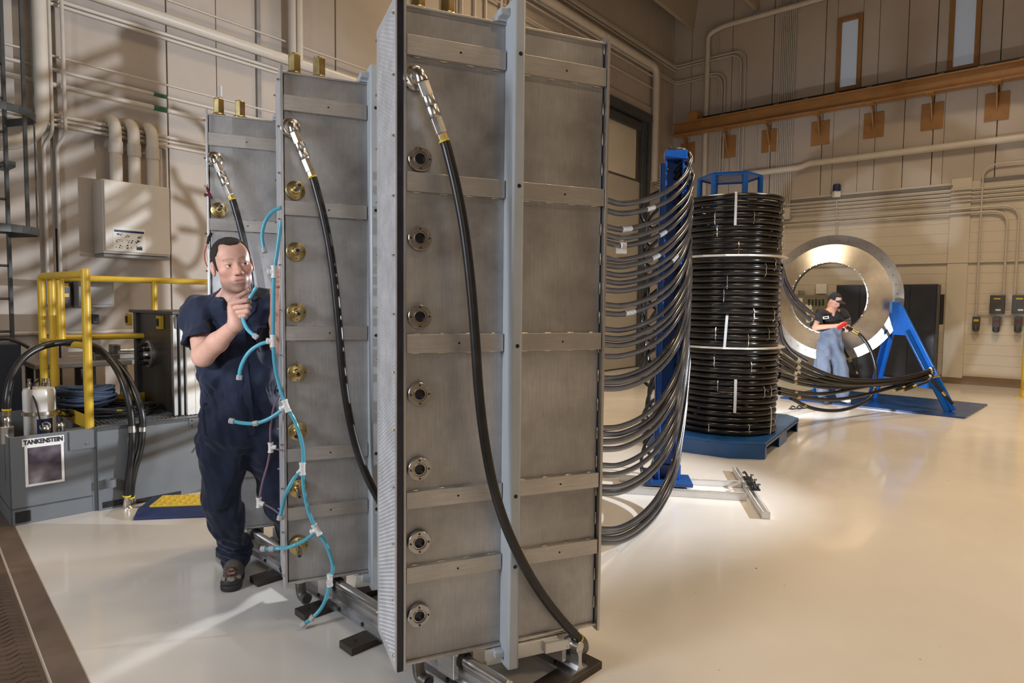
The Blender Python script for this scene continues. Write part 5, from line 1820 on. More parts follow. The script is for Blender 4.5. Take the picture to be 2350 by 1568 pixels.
# curved label
m = MB()
n_ = 10
vs, fs = [], []
for k in range(n_ + 1):
    a = -PI / 2 - .35 + 1.05 * k / n_
    for z in (zt1 - .40, zt1 - .21):
        vs.append((math.cos(a) * (cr + .0015), math.sin(a) * (cr + .0015), z))
for k in range(n_):
    fs.append((2 * k, 2 * k + 2, 2 * k + 3, 2 * k + 1))
lb = m.add(vs, fs).build('blue_label', 'ink_blue', t)
m = MB(); vs = []; fs = []
for k in range(20):
    a = 2 * PI * k / 20
    an = -PI / 2 + .17 + math.cos(a) * .38
    vs.append((math.cos(an) * (cr + .003), math.sin(an) * (cr + .003), zt1 - .265 + math.sin(a) * .032))
fs.append(tuple(range(20)))
m.add(vs, fs).build('label_oval', 'white_paint', lb)
for k in range(3):
    m = MB(); vs = []; fs = []
    for j in range(6):
        an = -PI / 2 - .1 + .6 * j / 5
        vs += [(math.cos(an) * (cr + .003), math.sin(an) * (cr + .003), zt1 - .33 - k * .022), (math.cos(an) * (cr + .003), math.sin(an) * (cr + .003), zt1 - .322 - k * .022)]
    for j in range(5):
        fs.append((2 * j, 2 * j + 2, 2 * j + 3, 2 * j + 1))
    m.add(vs, fs).build('label_line', 'white_paint', lb)
for k, (dx, dy) in enumerate(((-.01, .0), (.03, .015), (.055, -.01), (-.05, .03))):
    MB().lathe([(0, 0), (.014, 0), (.014, .03), (.009, .035), (.012, .06), (0, .06)], (dx, dy, zt1 + .008), (0, 0, 1), 10).build('top_fitting', 'nickel', t)
MB().tube(spline([(0.0, -.01, zt1 + .06), (-.05, -.05, zt1 + .02), (-.03, -cr - .01, zt1 - .12), (0.0, -cr - .012, zt1 - .3), (.05, -cr - .02, zt1 - .45)], 6), .006, 8).build('sensor_wire', 'cable_black', t)
# chrome couplings standing in the bay
for k, (px, py, dep, sc, lab) in enumerate(((106, 985, .10, 1.0, 'left chrome quick coupling behind the lettered sign'), (139, 978, .12, .95, 'right chrome quick coupling behind the lettered sign'), (15, 960, .16, 1.35, 'tall chrome coupling with hose at the left end of the skid'))):
    c_ = sk(px, py, dep)
    t = thing('quick_coupling', lab, 'coupling', skw((c_.x, dep, c_.z - .09 * sc)), SRZ, 'chrome couplings in the skid bay')
    MB().hexa((0, 0, -.05), (0, 0, .05 * sc), .030 * sc).build('hex_body', 'nickel', t, smooth=False, bevel=.002)
    MB().lathe([(0, 0), (.022, 0), (.022, .02), (.025, .03), (.025, .05), (.020, .06), (.016, .065), (0, .065)], (0, 0, .05 * sc), (0, 0, 1), 20).build('sleeve', 'chrome', t)
    MB().cyl((0, 0, -.3), (0, 0, -.04), .018, 12).build('riser', 'iron', t)
# big hoses over the skid
h1 = [(15, 940, .16), (16, 915, .16), (28, 862, .2), (58, 818, .26), (105, 793, .3), (160, 786, .32), (215, 795, .25), (252, 825, .12), (280, 872, .0), (298, 935, -.06), (303, 985, -.075), (302, 1040, -.09), (296, 1090, -.09), (291, 1138, -.08)]
h2 = [(214, 800, .34), (245, 815, .25), (285, 855, .08), (312, 905, -.03), (326, 955, -.07), (327, 985, -.075), (322, 1030, -.085), (310, 1075, -.09), (303, 1110, -.075), (300, 1140, -.05)]
for k, (pp, lab) in enumerate(((h1, 'longer thick black hose arching over the skid bay'), (h2, 'shorter thick black hose arching beside the enclosure'))):
    pts = [skw(sk(x_, y_, dd)) for x_, y_, dd in pp]
    o_ = Vector((pts[-1].x, pts[-1].y, 0))
    t = thing('skid_hose', lab, 'hose', o_, 0, 'thick hoses on the skid')
    path = [p - o_ for p in spline(pts, 7)]
    MB().tube(path, .0235, 14).build('hose', 'hose_black', t)
    for e_, d__ in ((path[-1], path[-1] - path[-2]),) + (((path[0], path[0] - path[1]),) if k == 0 else ()):
        dd = d__.normalized()
        MB().lathe([(0, 0), (.027, 0), (.027, .01), (0, .01)], e_ - dd * .004, dd, 18).build('colour_band', 'yellow_band', t)
        MB().hexa(e_, e_ + dd * .045, .024).build('hex_nut', 'nickel', t, smooth=False, bevel=.002)
    if k == 0:
        e_ = path[-1]
        MB().tube(spline([e_ + Vector((0, 0, -.03)), e_ + Vector((0, 0, -.08)), e_ + Vector((.03, .0, -.105)), e_ + Vector((.10, .02, -.105))], 5), .026, 14).build('elbow', 'nickel', t)
    i_ = [j for j, p in enumerate(path) if abs((p.z) - sk(303, 985, -.075).z) < .03]
    j = i_[len(i_) // 2]
    MB().tube([path[j - 1], path[j + 1]] if (path[j - 1] - path[j + 1]).length < .08 else [path[j], path[j] + (path[j + 1] - path[j]).normalized() * .02], .0265, 16, caps=False).build('hose_clamp', 'nickel', t)
# coil of blue hose and black cables on the grating
c_ = sk(190, 888, .62)
t = thing('blue_hose_coil', 'coiled blue air hose lying on the skid grating', 'hose coil', skw((c_.x, .62, zr_ + .05)), 0)
rr_ = random.Random(9)
for k in range(16):
    R = .20 + rr_.uniform(-.05, .03)
    z = .05 + .016 * (k // 2)
    a0 = rr_.uniform(0, 6)
    pts = [(math.cos(a) * R + .01 * math.sin(3 * a + a0) + .01 * (k % 3), math.sin(a) * R * .9, z + .012 * math.sin(2 * a + a0)) for a in [2 * PI * j / 40 for j in range(40)]]
    MB().tube(pts, .0125, 8, closed=True).build('turn', 'rope_blue', t)
t = thing('cable_coil', 'tangle of black cables lying under the blue air hose', 'cable', skw((c_.x + .12, .55, zr_ + .004)), 0)
for k in range(14):
    R = .26 + rr_.uniform(-.1, .06)
    a0 = rr_.uniform(0, 6)
    ox_, oy_ = rr_.uniform(-.08, .14), rr_.uniform(-.12, .1)
    pts = [(ox_ + math.cos(a) * R * 1.15 + .03 * math.sin(2 * a + a0), oy_ + math.sin(a) * R * .7, .012 + .004 * k + .008 * math.sin(3 * a + a0)) for a in [2 * PI * j / 40 for j in range(40)]]
    MB().tube(pts, .008, 6, closed=True).build('turn', 'cable_black', t)
for k in range(5):
    MB().cyl((-.1 + .09 * k, -.2 + .03 * k, .045), (-.06 + .09 * k, -.205 + .03 * k, .045), .012, 8).build('cable_marker', 'yellow_paint' if k % 2 else 'nickel', t)
# bench and dark cabinet behind
t = sthing('work_bench', 'dark work bench against the wall behind the railing', 'bench')
zb_ = sk(150, 832, 1.75).z
xa, xb = sk(75, 832, 1.75).x, sk(330, 832, 1.75).x
sbox('bench_top', (xa, 1.7, zb_ - .05), (xb, 2.3, zb_), 'grey_box', t, .01)
for xx in (xa + .05, (xa + xb) / 2, xb - .05):
    for yy in (1.75, 2.25):
        sbox('bench_leg', (xx - .03, yy - .03, 0), (xx + .03, yy + .03, zb_ - .05), 'ladder_paint', t, .003)
sbox('bench_shelf', (xa, 1.75, .3), (xb, 2.25, .33), 'ladder_paint', t)
t = sthing('bench_vise', 'metal machine vise standing on the dark work bench', 'vise')
xv = sk(245, 825, 1.8).x
sbox('base', (xv - .1, 1.82, zb_), (xv + .25, 2.0, zb_ + .05), 'iron', t, .006)
sbox('jaw', (xv - .1, 1.84, zb_ + .05), (xv - .03, 1.98, zb_ + .14), 'iron', t, .006)
sbox('jaw', (xv + .06, 1.84, zb_ + .05), (xv + .13, 1.98, zb_ + .14), 'iron', t, .006)
MB().cyl((xv + .13, 1.91, zb_ + .08), (xv + .38, 1.91, zb_ + .08), .02, 10).build('screw', 'nickel', t)
t = sthing('black_cabinet', 'black cabinet at the left picture edge behind the skid', 'cabinet')
xa, xb = sk(-60, 900, 1.35).x, sk(52, 900, 1.35).x
zc_ = sk(20, 790, 1.35).z
sbox('body', (xa, 1.35, 0), (xb, 1.75, zc_), 'cabinet_blue', t, .01)
sbox('door', (xa + .01, 1.335, .05), (xb - .18, 1.35, zc_ - .03), 'cabinet_blue', t, .005)
pipe([skw(sk(-20, 780, .6)), skw(sk(20, 778, .6)), skw(sk(52, 790, .6)), skw(sk(66, 798, .6))], .014, 'thin black cable over the black cabinet', 'cable_black', 'cable', cat='cable')

# cable ramp
a_, b_ = fl(306, 1195), fl(500, 1187)
dd = (b_ - a_).normalized()
t = thing('cable_ramp', 'yellow and navy cable ramp on the floor beside the skid', 'cable ramp', a_, math.atan2(dd.y, dd.x))
ln = (b_ - a_).length + .35
m = MB(); m.prism([(0, 0, 0), (0, .42, 0), (0.03, .42, .02), (.06, .34, .062), (.06, .08, .062), (.03, 0.05, .02)], (ln, 0, 0))
m = MB()
prof = [(0, 0), (.42, 0), (.42, .012), (.345, .058), (.075, .058), (0.0, .018)]
m.prism([(0.0, y, z) for y, z in prof], (ln, 0, 0)); m.build('ramp_body', 'ramp_blue', t, smooth=False, bevel=.003)
m = MB(); m.b2((.07, .085, .058), (ln - .02, .335, .072)); ld = m.build('lid', 'ramp_yellow', t, smooth=False, bevel=.004)
m = MB()
for r in range(6):
    for c in range(16):
        x_, y_ = .11 + c * .05, .105 + r * .04
        m.box((x_, y_, .073), (.022, .010, .006), Matrix.Rotation(.6 if (r + c) % 2 else -.6, 3, 'Z'))
o = m.build('tread_pattern', 'ramp_yellow', ld, smooth=False); o['kind'] = 'stuff'
for k in range(8):
    MB().lathe([(0, 0), (.018, 0), (.018, .003), (.012, .003), (0, .001)], (.08 + k * .09, .035, .030), (0, -.5, .9), 14).build('stud_ring', 'ramp_blue', t)

# small alligator clips and wires on the rearmost tank edge
T2 = TP[2]
def tw(px, py, yl, T):
    v = tank_pt(px, py, yl, T)
    return T + U * v.x + NB * v.y + Vector((0, 0, v.z))
pts = [tw(474, 425, -.03, T2), tw(478, 440, -.035, T2), tw(486, 455, -.04, T2)]
t = thing('spring_clamp', 'small red spring clamp on the rearmost tank edge', 'clamp', pts[1], 0)
MB().tube([pts[0] - pts[1], Vector((0, 0, 0)), pts[2] - pts[1]], [.006, .008, .006], 8).build('jaw', 'maroon', t)
MB().tube([tw(469, 446, -.03, T2) - pts[1], tw(482, 448, -.035, T2) - pts[1]], .006, 8).build('grip', 'maroon', t)
MB().tube([tw(471, 424, -.03, T2) - pts[1], tw(476, 430, -.03, T2) - pts[1]], .008, 8).build('tip', 'nickel', t)
pts = [tw(486, 535, -.03, T2), tw(480, 545, -.035, T2), tw(476, 560, -.03, T2), tw(470, 580, -.03, T2), tw(471, 600, -.03, T2), tw(476, 612, -.02, T2)]
t = thing('test_lead', 'black test clip with red wire left of the man head', 'test lead', pts[0], 0)
MB().tube([p - pts[0] for p in pts[:3]], [.007, .009, .006], 8).build('clip', 'bolt_black', t)
MB().tube([p - pts[0] for p in spline(pts[2:], 6)], .0025, 6).build('wire', 'red_plastic', t)
# ------------------------------------------------------------------ people: bodies grown from smooth distance fields
class Field:
    def __init__(self, lo, hi, res):
        self.lo = np.array(lo, float)
        self.res = res
        n = np.ceil((np.array(hi, float) - self.lo) / res).astype(int) + 1
        self.n = n
        self.d = np.full(n, 1.0, np.float32)

    def block(self, lo, hi, pad):
        a = np.clip(np.floor((np.array(lo) - pad - self.lo) / self.res).astype(int), 0, self.n - 1)
        b = np.clip(np.ceil((np.array(hi) + pad - self.lo) / self.res).astype(int) + 1, 1, self.n)
        if np.any(b <= a):
            return None, None
        sl_ = tuple(slice(i, j) for i, j in zip(a, b))
        ax = [self.lo[k] + self.res * np.arange(a[k], b[k]) for k in range(3)]
        X, Y, Z = np.meshgrid(*ax, indexing='ij', sparse=False)
        return sl_, np.stack([X, Y, Z], -1).astype(np.float32)

    def put(self, f, lo, hi, k=.01, op='add', pad=None):
        pad = (k * 2 + 3 * self.res) if pad is None else pad
        s, p = self.block(lo, hi, pad)
        if s is None:
            return
        e = f(p)
        d = self.d[s]
        if op == 'add':
            h = np.clip(.5 + .5 * (d - e) / k, 0, 1)
            self.d[s] = d * (1 - h) + e * h - k * h * (1 - h)
        elif op == 'sub':
            h = np.clip(.5 - .5 * (d + e) / k, 0, 1)
            self.d[s] = d * (1 - h) - e * h + k * h * (1 - h)
        elif op == 'cap':       # keep only what lies inside e too
            self.d[s] = np.maximum(d, e)

    def cap(self, a, b, ra, rb=None, k=.01, op='add'):
        a = np.array(a, np.float32); b = np.array(b, np.float32)
        rb = ra if rb is None else rb
        ab = b - a
        L = max(1e-9, float(ab @ ab))

        def f(p):
            q = p - a
            t = np.clip((q @ ab) / L, 0, 1)
            return np.linalg.norm(q - t[..., None] * ab, axis=-1) - (ra + (rb - ra) * t)
        R = max(ra, rb)
        self.put(f, np.minimum(a, b) - R, np.maximum(a, b) + R, k, op)

    def ecap(self, a, b, ra, rb, lat, wide_a, wide_b, k=.02, op='add'):
        """capsule whose section is an ellipse, wider along lat"""
        a = np.array(a, np.float32); b = np.array(b, np.float32)
        lat = np.array(lat, np.float32); lat = lat / np.linalg.norm(lat)
        ab = b - a
        L = max(1e-9, float(ab @ ab))

        def f(p):
            q = p - a
            t = np.clip((q @ ab) / L, 0, 1)
            v = q - t[..., None] * ab
            l = v @ lat
            w = wide_a + (wide_b - wide_a) * t
            v = v + ((l / w) - l)[..., None] * lat
            return np.linalg.norm(v, axis=-1) - (ra + (rb - ra) * t)
        R = max(ra * max(1, wide_a), rb * max(1, wide_b))
        self.put(f, np.minimum(a, b) - R, np.maximum(a, b) + R, k, op)

    def ell(self, c, rad, M=None, k=.01, op='add'):
        c = np.array(c, np.float32); rad = np.array(rad, np.float32)
        M = np.eye(3, dtype=np.float32) if M is None else np.array(M, np.float32)   # rows: local axes

        def f(p):
            q = (p - c) @ M.T
            k0 = np.linalg.norm(q / rad, axis=-1)
            k1 = np.linalg.norm(q / (rad * rad), axis=-1)
            return k0 * (k0 - 1) / np.maximum(k1, 1e-6)
        R = float(rad.max())
        self.put(f, c - R, c + R, k, op)

    def warp(self, f):
        """add a displacement f(points) near the surface"""
        idx = np.argwhere(np.abs(self.d) < .035)
        p = self.lo + idx * self.res
        self.d[tuple(idx.T)] += f(p).astype(np.float32)

    def mesh(self):
        d = self.d
        n = d.shape
        s = d < 0
        c = np.zeros(tuple(x - 1 for x in n), np.int8)
        for i in (0, 1):
            for j in (0, 1):
                for k in (0, 1):
                    c += s[i:n[0] - 1 + i, j:n[1] - 1 + j, k:n[2] - 1 + k]
        act = np.argwhere((c > 0) & (c < 8))
        if len(act) == 0:
            return np.zeros((0, 3)), np.zeros((0, 4), int)
        vid = np.full(c.shape, -1, np.int64)
        vid[tuple(act.T)] = np.arange(len(act))
        acc = np.zeros((len(act), 3)); cnt = np.zeros(len(act))
        cor = [(0, 0, 0), (1, 0, 0), (0, 1, 0), (1, 1, 0), (0, 0, 1), (1, 0, 1), (0, 1, 1), (1, 1, 1)]
        val = [d[tuple((act + np.array(q)).T)].astype(float) for q in cor]
        for a in range(8):
            for b in range(a + 1, 8):
                if sum(abs(cor[a][i] - cor[b][i]) for i in range(3)) != 1:
                    continue
                m = (val[a] < 0) != (val[b] < 0)
                t = val[a][m] / (val[a][m] - val[b][m])
                acc[m] += np.array(cor[a]) + t[:, None] * (np.array(cor[b]) - np.array(cor[a]))
                cnt[m] += 1
        V = self.lo + (act + acc / cnt[:, None]) * self.res
        Q = []
        for ax in range(3):
            u, v = [(1, 2), (2, 0), (0, 1)][ax]
            sa = [slice(None)] * 3; sb = [slice(None)] * 3
            sa[ax] = slice(0, -1); sb[ax] = slice(1, None)
            ch = s[tuple(sa)] != s[tuple(sb)]
            e = np.argwhere(ch)
            e = e[(e[:, u] > 0) & (e[:, v] > 0) & (e[:, u] < n[u] - 1) & (e[:, v] < n[v] - 1)]
            inside = s[tuple(sa)][tuple(e.T)]
            du = np.zeros(3, int); du[u] = 1
            dv = np.zeros(3, int); dv[v] = 1
            q = np.stack([vid[tuple((e - du - dv).T)], vid[tuple((e - dv).T)], vid[tuple(e.T)], vid[tuple((e - du).T)]], 1)
            q[~inside] = q[~inside][:, ::-1]
            Q.append(q)
        Q = np.concatenate(Q)
        return V, Q[(Q >= 0).all(1)]

    def build(self, name, mat, parent, origin, tint=None, smooth_it=2):
        V, Q = self.mesh()
        # a little laplacian smoothing
        for _ in range(smooth_it):
            acc = np.zeros_like(V); cnt = np.zeros(len(V))
            for a, b in ((0, 1), (1, 2), (2, 3), (3, 0)):
                np.add.at(acc, Q[:, a], V[Q[:, b]]); np.add.at(cnt, Q[:, a], 1)
                np.add.at(acc, Q[:, b], V[Q[:, a]]); np.add.at(cnt, Q[:, b], 1)
            V = .55 * V + .45 * acc / np.maximum(cnt, 1)[:, None]
        me = bpy.data.meshes.new(name)
        W = V - np.array(origin)
        me.vertices.add(len(W)); me.vertices.foreach_set('co', W.astype(np.float32).ravel())
        me.loops.add(len(Q) * 4); me.loops.foreach_set('vertex_index', Q.astype(np.int32).ravel())
        me.polygons.add(len(Q)); me.polygons.foreach_set('loop_start', np.arange(0, len(Q) * 4, 4, dtype=np.int32))
        me.polygons.foreach_set('use_smooth', np.ones(len(Q), bool))
        me.update(calc_edges=True)
        me.validate()
        if tint is not None:
            col = tint(V)
            ca = me.color_attributes.new('tint', 'FLOAT_COLOR', 'POINT')
            ca.data.foreach_set('color', np.concatenate([col, np.ones((len(V), 1))], 1).astype(np.float32).ravel())
        o = bpy.data.objects.new(name, me)
        COL.objects.link(o)
        me.materials.append(MATS[mat])
        o.parent = parent
        return o


def head_frame(center, fwd, up, scale):
    f = np.array(fwd, float); f /= np.linalg.norm(f)
    u = np.array(up, float); u -= f * (u @ f); u /= np.linalg.norm(u)
    l = np.cross(u, f)                     # the person's left
    M = np.stack([l, f, u])                # rows
    c = np.array(center, float)
    return c, M, scale


def add_head(F, H, jaw=1.0, ears=True):
    c, M, s = H
    W = lambda a, b, d: c + s * (np.array([a, b, d]) @ M)
    E = lambda p, r, k=.012, op='add', m=None: F.ell(W(*p), np.array(r) * s, M if m is None else m, k * s, op)
    Cc = lambda p, q, ra, rb, k=.008, op='add': F.cap(W(*p), W(*q), ra * s, rb * s, k * s, op)
    E((0, -.014, .038), (.0765, .096, .078))
    E((0, .020, -.030), (.062, .070, .086), .03)
    for q in (-1, 1):
        E((q * .027, .014, -.066), (.031 * jaw, .050, .040), .022)
        E((q * .043, .058, -.018), (.024, .022, .022), .02)
    E((0, .060, -.096), (.026, .024, .020), .02)
    E((0, .062, .050), (.055, .03, .045), .03)
    Cc((-.032, .0795, .0235), (-.010, .085, .021), .0075, .008, .012)
    Cc((.032, .0795, .0235), (.010, .085, .021), .0075, .008, .012)
    # nose
    Cc((0, .088, .012), (0, .1075, -.028), .0085, .0115, .010)
    E((0, .109, -.031), (.0115, .0115, .0105), .008)
    for q in (-1, 1):
        E((q * .0125, .098, -.034), (.0085, .0115, .0085), .006)
    # eyes: socket, lids, slit
    for q in (-1, 1):
        E((q * .031, .101, .003), (.017, .016, .0125), .012, 'sub')
        E((q * .031, .0765, .003), (.0155, .0145, .0135), .005)
        E((q * .031, .094, .0008), (.0125, .016, .0033), .0015, 'sub')
        E((q * .0065, .108, -.0405), (.0042, .007, .003), .002, 'sub')
    # mouth
    E((0, .080, -.066), (.030, .016, .020), .016)
    Cc((-.017, .0905, -.0600), (.017, .0905, -.0600), .0045, .0045, .005)
    Cc((-.014, .0905, -.0712), (.014, .0905, -.0712), .0058, .0058, .005)
    Cc((-.024, .0965, -.0655), (.024, .0965, -.0655), .0028, .0028, .002, 'sub')
    # ears
    for q in (-1, 1) if ears else ():
        E((q * .079, -.008, -.008), (.010, .019, .032), .006)
        E((q * .087, -.002, -.004), (.006, .010, .018), .004, 'sub')
    return W


SKIN = np.array((.62, .36, .275))


def head_tint(H, stubble=.5, brow=True):
    c, M, s = H

    def f(V):
        q = ((V - c) @ M.T) / s
        col = np.tile(SKIN, (len(V), 1))
        a, b, d = q[:, 0], q[:, 1], q[:, 2]
        near = (np.abs(a) < .11) & (b > -.12) & (np.abs(d) < .16)
        # ruddy cheeks, nose, ears
        for (ca, cb, cd, r, w) in ((.045, .06, -.025, .03, .35), (-.045, .06, -.025, .03, .35), (0, .11, -.03, .018, .4), (.085, 0, -.005, .03, .35), (-.085, 0, -.005, .03, .35)):
            g = np.exp(-(((a - ca) ** 2 + (b - cb) ** 2 + (d - cd) ** 2) / (r * r))) * near
            col = col * (1 - (g * w)[:, None]) + np.array((.52, .17, .12)) * (g * w)[:, None]
        # stubble on jaw and upper lip
        g = (1 / (1 + np.exp((d + .058 + .25 * np.maximum(0, .05 - b)) / .008))) * (1 / (1 + np.exp(-(d + .135) / .01))) * (b > -.03) * near
        g = g * stubble
        col = col * (1 - g[:, None]) + np.array((.24, .155, .125)) * g[:, None]
        # lips
        g = np.exp(-((a / .022) ** 4 + ((d + .0655) / .0085) ** 4)) * (b > .07) * near
        col = col * (1 - (.6 * g)[:, None]) + np.array((.42, .15, .13)) * (.6 * g)[:, None]
        g = np.exp(-((a / .024) ** 6 + ((d + .0655) / .0021) ** 2)) * (b > .07) * near
        col = col * (1 - (.75 * g)[:, None]) + np.array((.16, .05, .045)) * (.75 * g)[:, None]  # shade of the groove between the lips, put into the tint
        if brow:
            for sgn in (-1, 1):
                t = np.clip((a * sgn - .010) / .036, 0, 1)
                yc = .0255 + .006 * np.sin(t * 2.4) - .004 * t
                g = np.exp(-((d - yc) / .0042) ** 2) * (a * sgn > .008) * (a * sgn < .049) * (b > .04)
                col = col * (1 - (.55 * g)[:, None]) + np.array((.09, .05, .035)) * (.55 * g)[:, None]
        # lashes / lid line
        for sgn in (-1, 1):
            g = np.exp(-((a - sgn * .031) / .0155) ** 4 - ((d - .0068) / .0022) ** 2) * (b > .07)
            col = col * (1 - (.7 * g)[:, None]) + np.array((.07, .04, .03)) * (.7 * g)[:, None]
        return col
    return f


def finger(F, pts, r0, r1, k=.004):
    n_ = len(pts) - 1
    for j in range(n_):
        ra = r0 + (r1 - r0) * j / n_; rb = r0 + (r1 - r0) * (j + 1) / n_
        F.cap(pts[j], pts[j + 1], ra, rb, k)


def wrinkle(seed, amp, freq, stretch=(1, 1, 1), n=7):
    r = np.random.RandomState(seed)
    W_ = r.normal(size=(n, 3)) * freq * np.array(stretch)
    ph = r.uniform(0, 6.28, n)

    def f(p):
        q = p + .02 * np.sin(p[:, [1, 2, 0]] * 17 + seed)
        o = np.zeros(len(p))
        for w, h in zip(W_, ph):
            x = np.sin(q @ w + h)
            o += np.sign(x) * np.abs(x) ** 1.5
        return amp * o / n * 1.8
    return f


A3 = lambda v: np.array(v, float)

# ---- the man in navy coveralls
def navy_man():
    hc = A3(at(534, 608, 3.13))
    cdir = A3((.41, -.91, 0)); cdir /= np.linalg.norm(cdir)
    ang = math.radians(9)
    hf = A3((cdir[0] * math.cos(ang) - cdir[1] * math.sin(ang), cdir[0] * math.sin(ang) + cdir[1] * math.cos(ang), -.06))
    right = A3((.91, .41, 0))
    hup = A3((0, 0, 1)) - right * .19
    H = head_frame(hc, hf, hup, 1.13)
    c, M, s = H
    org = fl(560, 1330); org.z = 0
    root = thing('person', 'man in navy short sleeved coveralls holding pale blue tubing', 'person', org)
    tf = A3((.56, -.83, 0)); tf /= np.linalg.norm(tf)
    tl = np.array([-tf[1], tf[0], 0])
    neck = A3(at(538, 672, 3.17)); nb_ = A3(at(541, 697, 3.21))
    rs = A3(at(456, 722, 3.20)); ls = A3(at(637, 702, 3.34))
    re = A3(at(466, 818, 3.06)); rw = A3(at(541, 745, 2.94))
    le = A3(at(643, 792, 3.22)); lw_ = A3(at(635, 668, 3.12))
    chest = A3(at(545, 770, 3.27)); waist = A3(at(553, 895, 3.29)); hip = A3(at(556, 985, 3.31))
    # --- skin
    F = Field((-1.84, 2.80, 1.06), (-1.0, 3.46, 1.88), .0031)
    F.cap(c + s * (A3((0, -.03, -.075)) @ M), nb_, .058, .062, .03)
    F.cap(nb_, chest, .07, .09, .05)
    F.cap(nb_ - tl * .05, rs, .05, .055, .04); F.cap(nb_ + tl * .05, ls, .05, .055, .04)
    F.cap(rs, re, .056, .047, .03); F.cap(re, re * .55 + rw * .45, .049, .046, .02); F.cap(re * .55 + rw * .45, rw, .046, .030, .02)
    F.cap(ls, le, .056, .046, .03); F.cap(le, le * .55 + lw_ * .45, .047, .042, .02); F.cap(le * .55 + lw_ * .45, lw_, .042, .029, .02)
    # right hand: palm, four fingers folded round the tube, index along it, thumb behind
    Y0 = 2.93
    kn = [A3(at(529, 697, Y0 - .01)), A3(at(530, 708, Y0)), A3(at(533, 718, Y0 + .01)), A3(at(539, 727, Y0 + .02))]
    for q in kn:
        F.cap(rw, q, .026, .0125, .018)
    F.cap(A3(at(542, 738, Y0 + .01)), A3(at(545, 708, Y0 + .025)), .026, .022, .015)
    pip = [A3(at(566, 689, Y0 - .03)), A3(at(569, 703, Y0 - .028)), A3(at(568, 715, Y0 - .02)), A3(at(562, 724, Y0 - .01))]
    tip = [A3(at(572, 693, Y0 + .02)), A3(at(572, 706, Y0 + .02)), A3(at(569, 719, Y0 + .025)), A3(at(563, 728, Y0 + .03))]
    end = [A3(at(557, 697, Y0 + .035)), A3(at(556, 709, Y0 + .035)), A3(at(554, 719, Y0 + .035)), A3(at(551, 728, Y0 + .035))]
    for a, b, d_, e_ in zip(kn, pip, tip, end):
        finger(F, [a, b, d_, e_], .0118, .0098)
    ix = [A3(at(531, 690, Y0)), A3(at(548, 680, Y0 - .02)), A3(at(563, 672, Y0 - .02)), A3(at(575, 668, Y0 - .01))]
    finger(F, ix, .0125, .0090)
    th = [A3(at(546, 735, Y0 + .03)), A3(at(557, 712, Y0 + .045)), A3(at(568, 690, Y0 + .04)), A3(at(574, 678, Y0 + .03))]
    finger(F, th, .0150, .0100)
    # left hand: palm beside the tank edge, fingers round the tee
    Yl = 3.06
    F.cap(lw_, A3(at(640, 640, Yl + .03)), .027, .030, .015)
    for j, yy in enumerate((622, 632, 643, 653)):
        finger(F, [A3(at(649, yy + 3, Yl + .03)), A3(at(645, yy, Yl - .03)), A3(at(634, yy + 1, Yl - .035)), A3(at(628, yy + 2, Yl))], .0112, .0092)
    finger(F, [A3(at(645, 655, Yl + .03)), A3(at(634, 640, Yl + .03)), A3(at(629, 628, Yl + .02))], .0135, .0098)
    W = add_head(F, H)
    body = F.build('body', 'skin', root, org, head_tint(H, .75), 1)
    # --- eyes
    for q in (-1, 1):
        ec = W(q * .031, .0765, .0026)
        gaze = Vector(M[1] * .92 + M[0] * .34 - M[2] * .02).normalized()
        e = MB().lathe([(0, -.0127 * s)] + [(.0127 * s * math.sin(a), -.0127 * s * math.cos(a)) for a in [PI * j / 10 for j in range(1, 10)]] + [(0, .0127 * s)], Vector(ec) - org, gaze, 16).build('eye', 'eye_white', body)
        MB().lathe([(0, .0131 * s), (.0050 * s, .0122 * s), (.0058 * s, .0115 * s), (0, .0110 * s)], Vector(ec) - org, gaze, 14).build('iris', 'iris', body)
    # --- hair
    G = Field(c - .2, c + .2, .0042)
    add_head(G, H, ears=False)
    G.d -= .0042
    def hl(p):
        q = ((p - c) @ M.T) / s
        a, b, d_ = q[..., 0], q[..., 1], q[..., 2]
        aa = np.abs(a)
        # hairline over the forehead with receding temples, by sideways distance
        front = np.interp(aa, (0, .018, .034, .048, .058, .066, .09), (.083, .084, .092, .089, .068, .045, .02))
        side = np.interp(b, (-.12, -.05, -.034, -.026, -.012, .004, .010, .024, .032, .045), (-.085, -.075, -.050, .018, .030, .024, -.012, -.020, .030, .075))
        lim = np.where(b > .032, np.maximum(front, .02), np.where(aa > .045, side, -.2))
        lim = np.where((b <= .032) & (aa <= .045) & (b < -.05), side, lim)
        lim = np.where((b <= .032) & (b >= -.05) & (aa <= .045), np.where(d_ > 0, -.2, .2), lim)
        return ((lim - d_) * s * .6).astype(np.float32)
    G.put(hl, c - .2, c + .2, .001, 'cap', .0)
    G.warp(wrinkle(5, .0015, 240))
    G.build('hair', 'hair_dark', root, org, None, 1)
    # --- coveralls
    C = Field((-2.05, 2.78, .02), (-.86, 3.72, 1.72), .0075)
    C.ecap(chest + A3((0, 0, .10)), chest - A3((0, 0, .06)), .122, .132, tl, 1.60, 1.52, .05)
    C.ecap(chest - A3((0, 0, .04)), waist, .130, .128, tl, 1.50, 1.46, .05)
    C.ecap(waist, hip, .128, .140, tl, 1.46, 1.42, .05)
    C.cap(nb_ - A3((0, 0, .018)) - tl * .06, rs - A3((0, 0, .005)), .072, .072, .04); C.cap(nb_ - A3((0, 0, .018)) + tl * .06, ls - A3((0, 0, .01)), .075, .078, .04)
    rm = rs * .30 + re * .70; lm = ls * .36 + le * .64
    C.cap(rs, rm, .080, .088, .04); C.cap(ls, lm, .080, .078, .04)
    # legs
    rh = A3(at(513, 1010, 3.30)); rk = A3(at(508, 1150, 3.28)); ra_ = A3(at(541, 1280, 3.43))
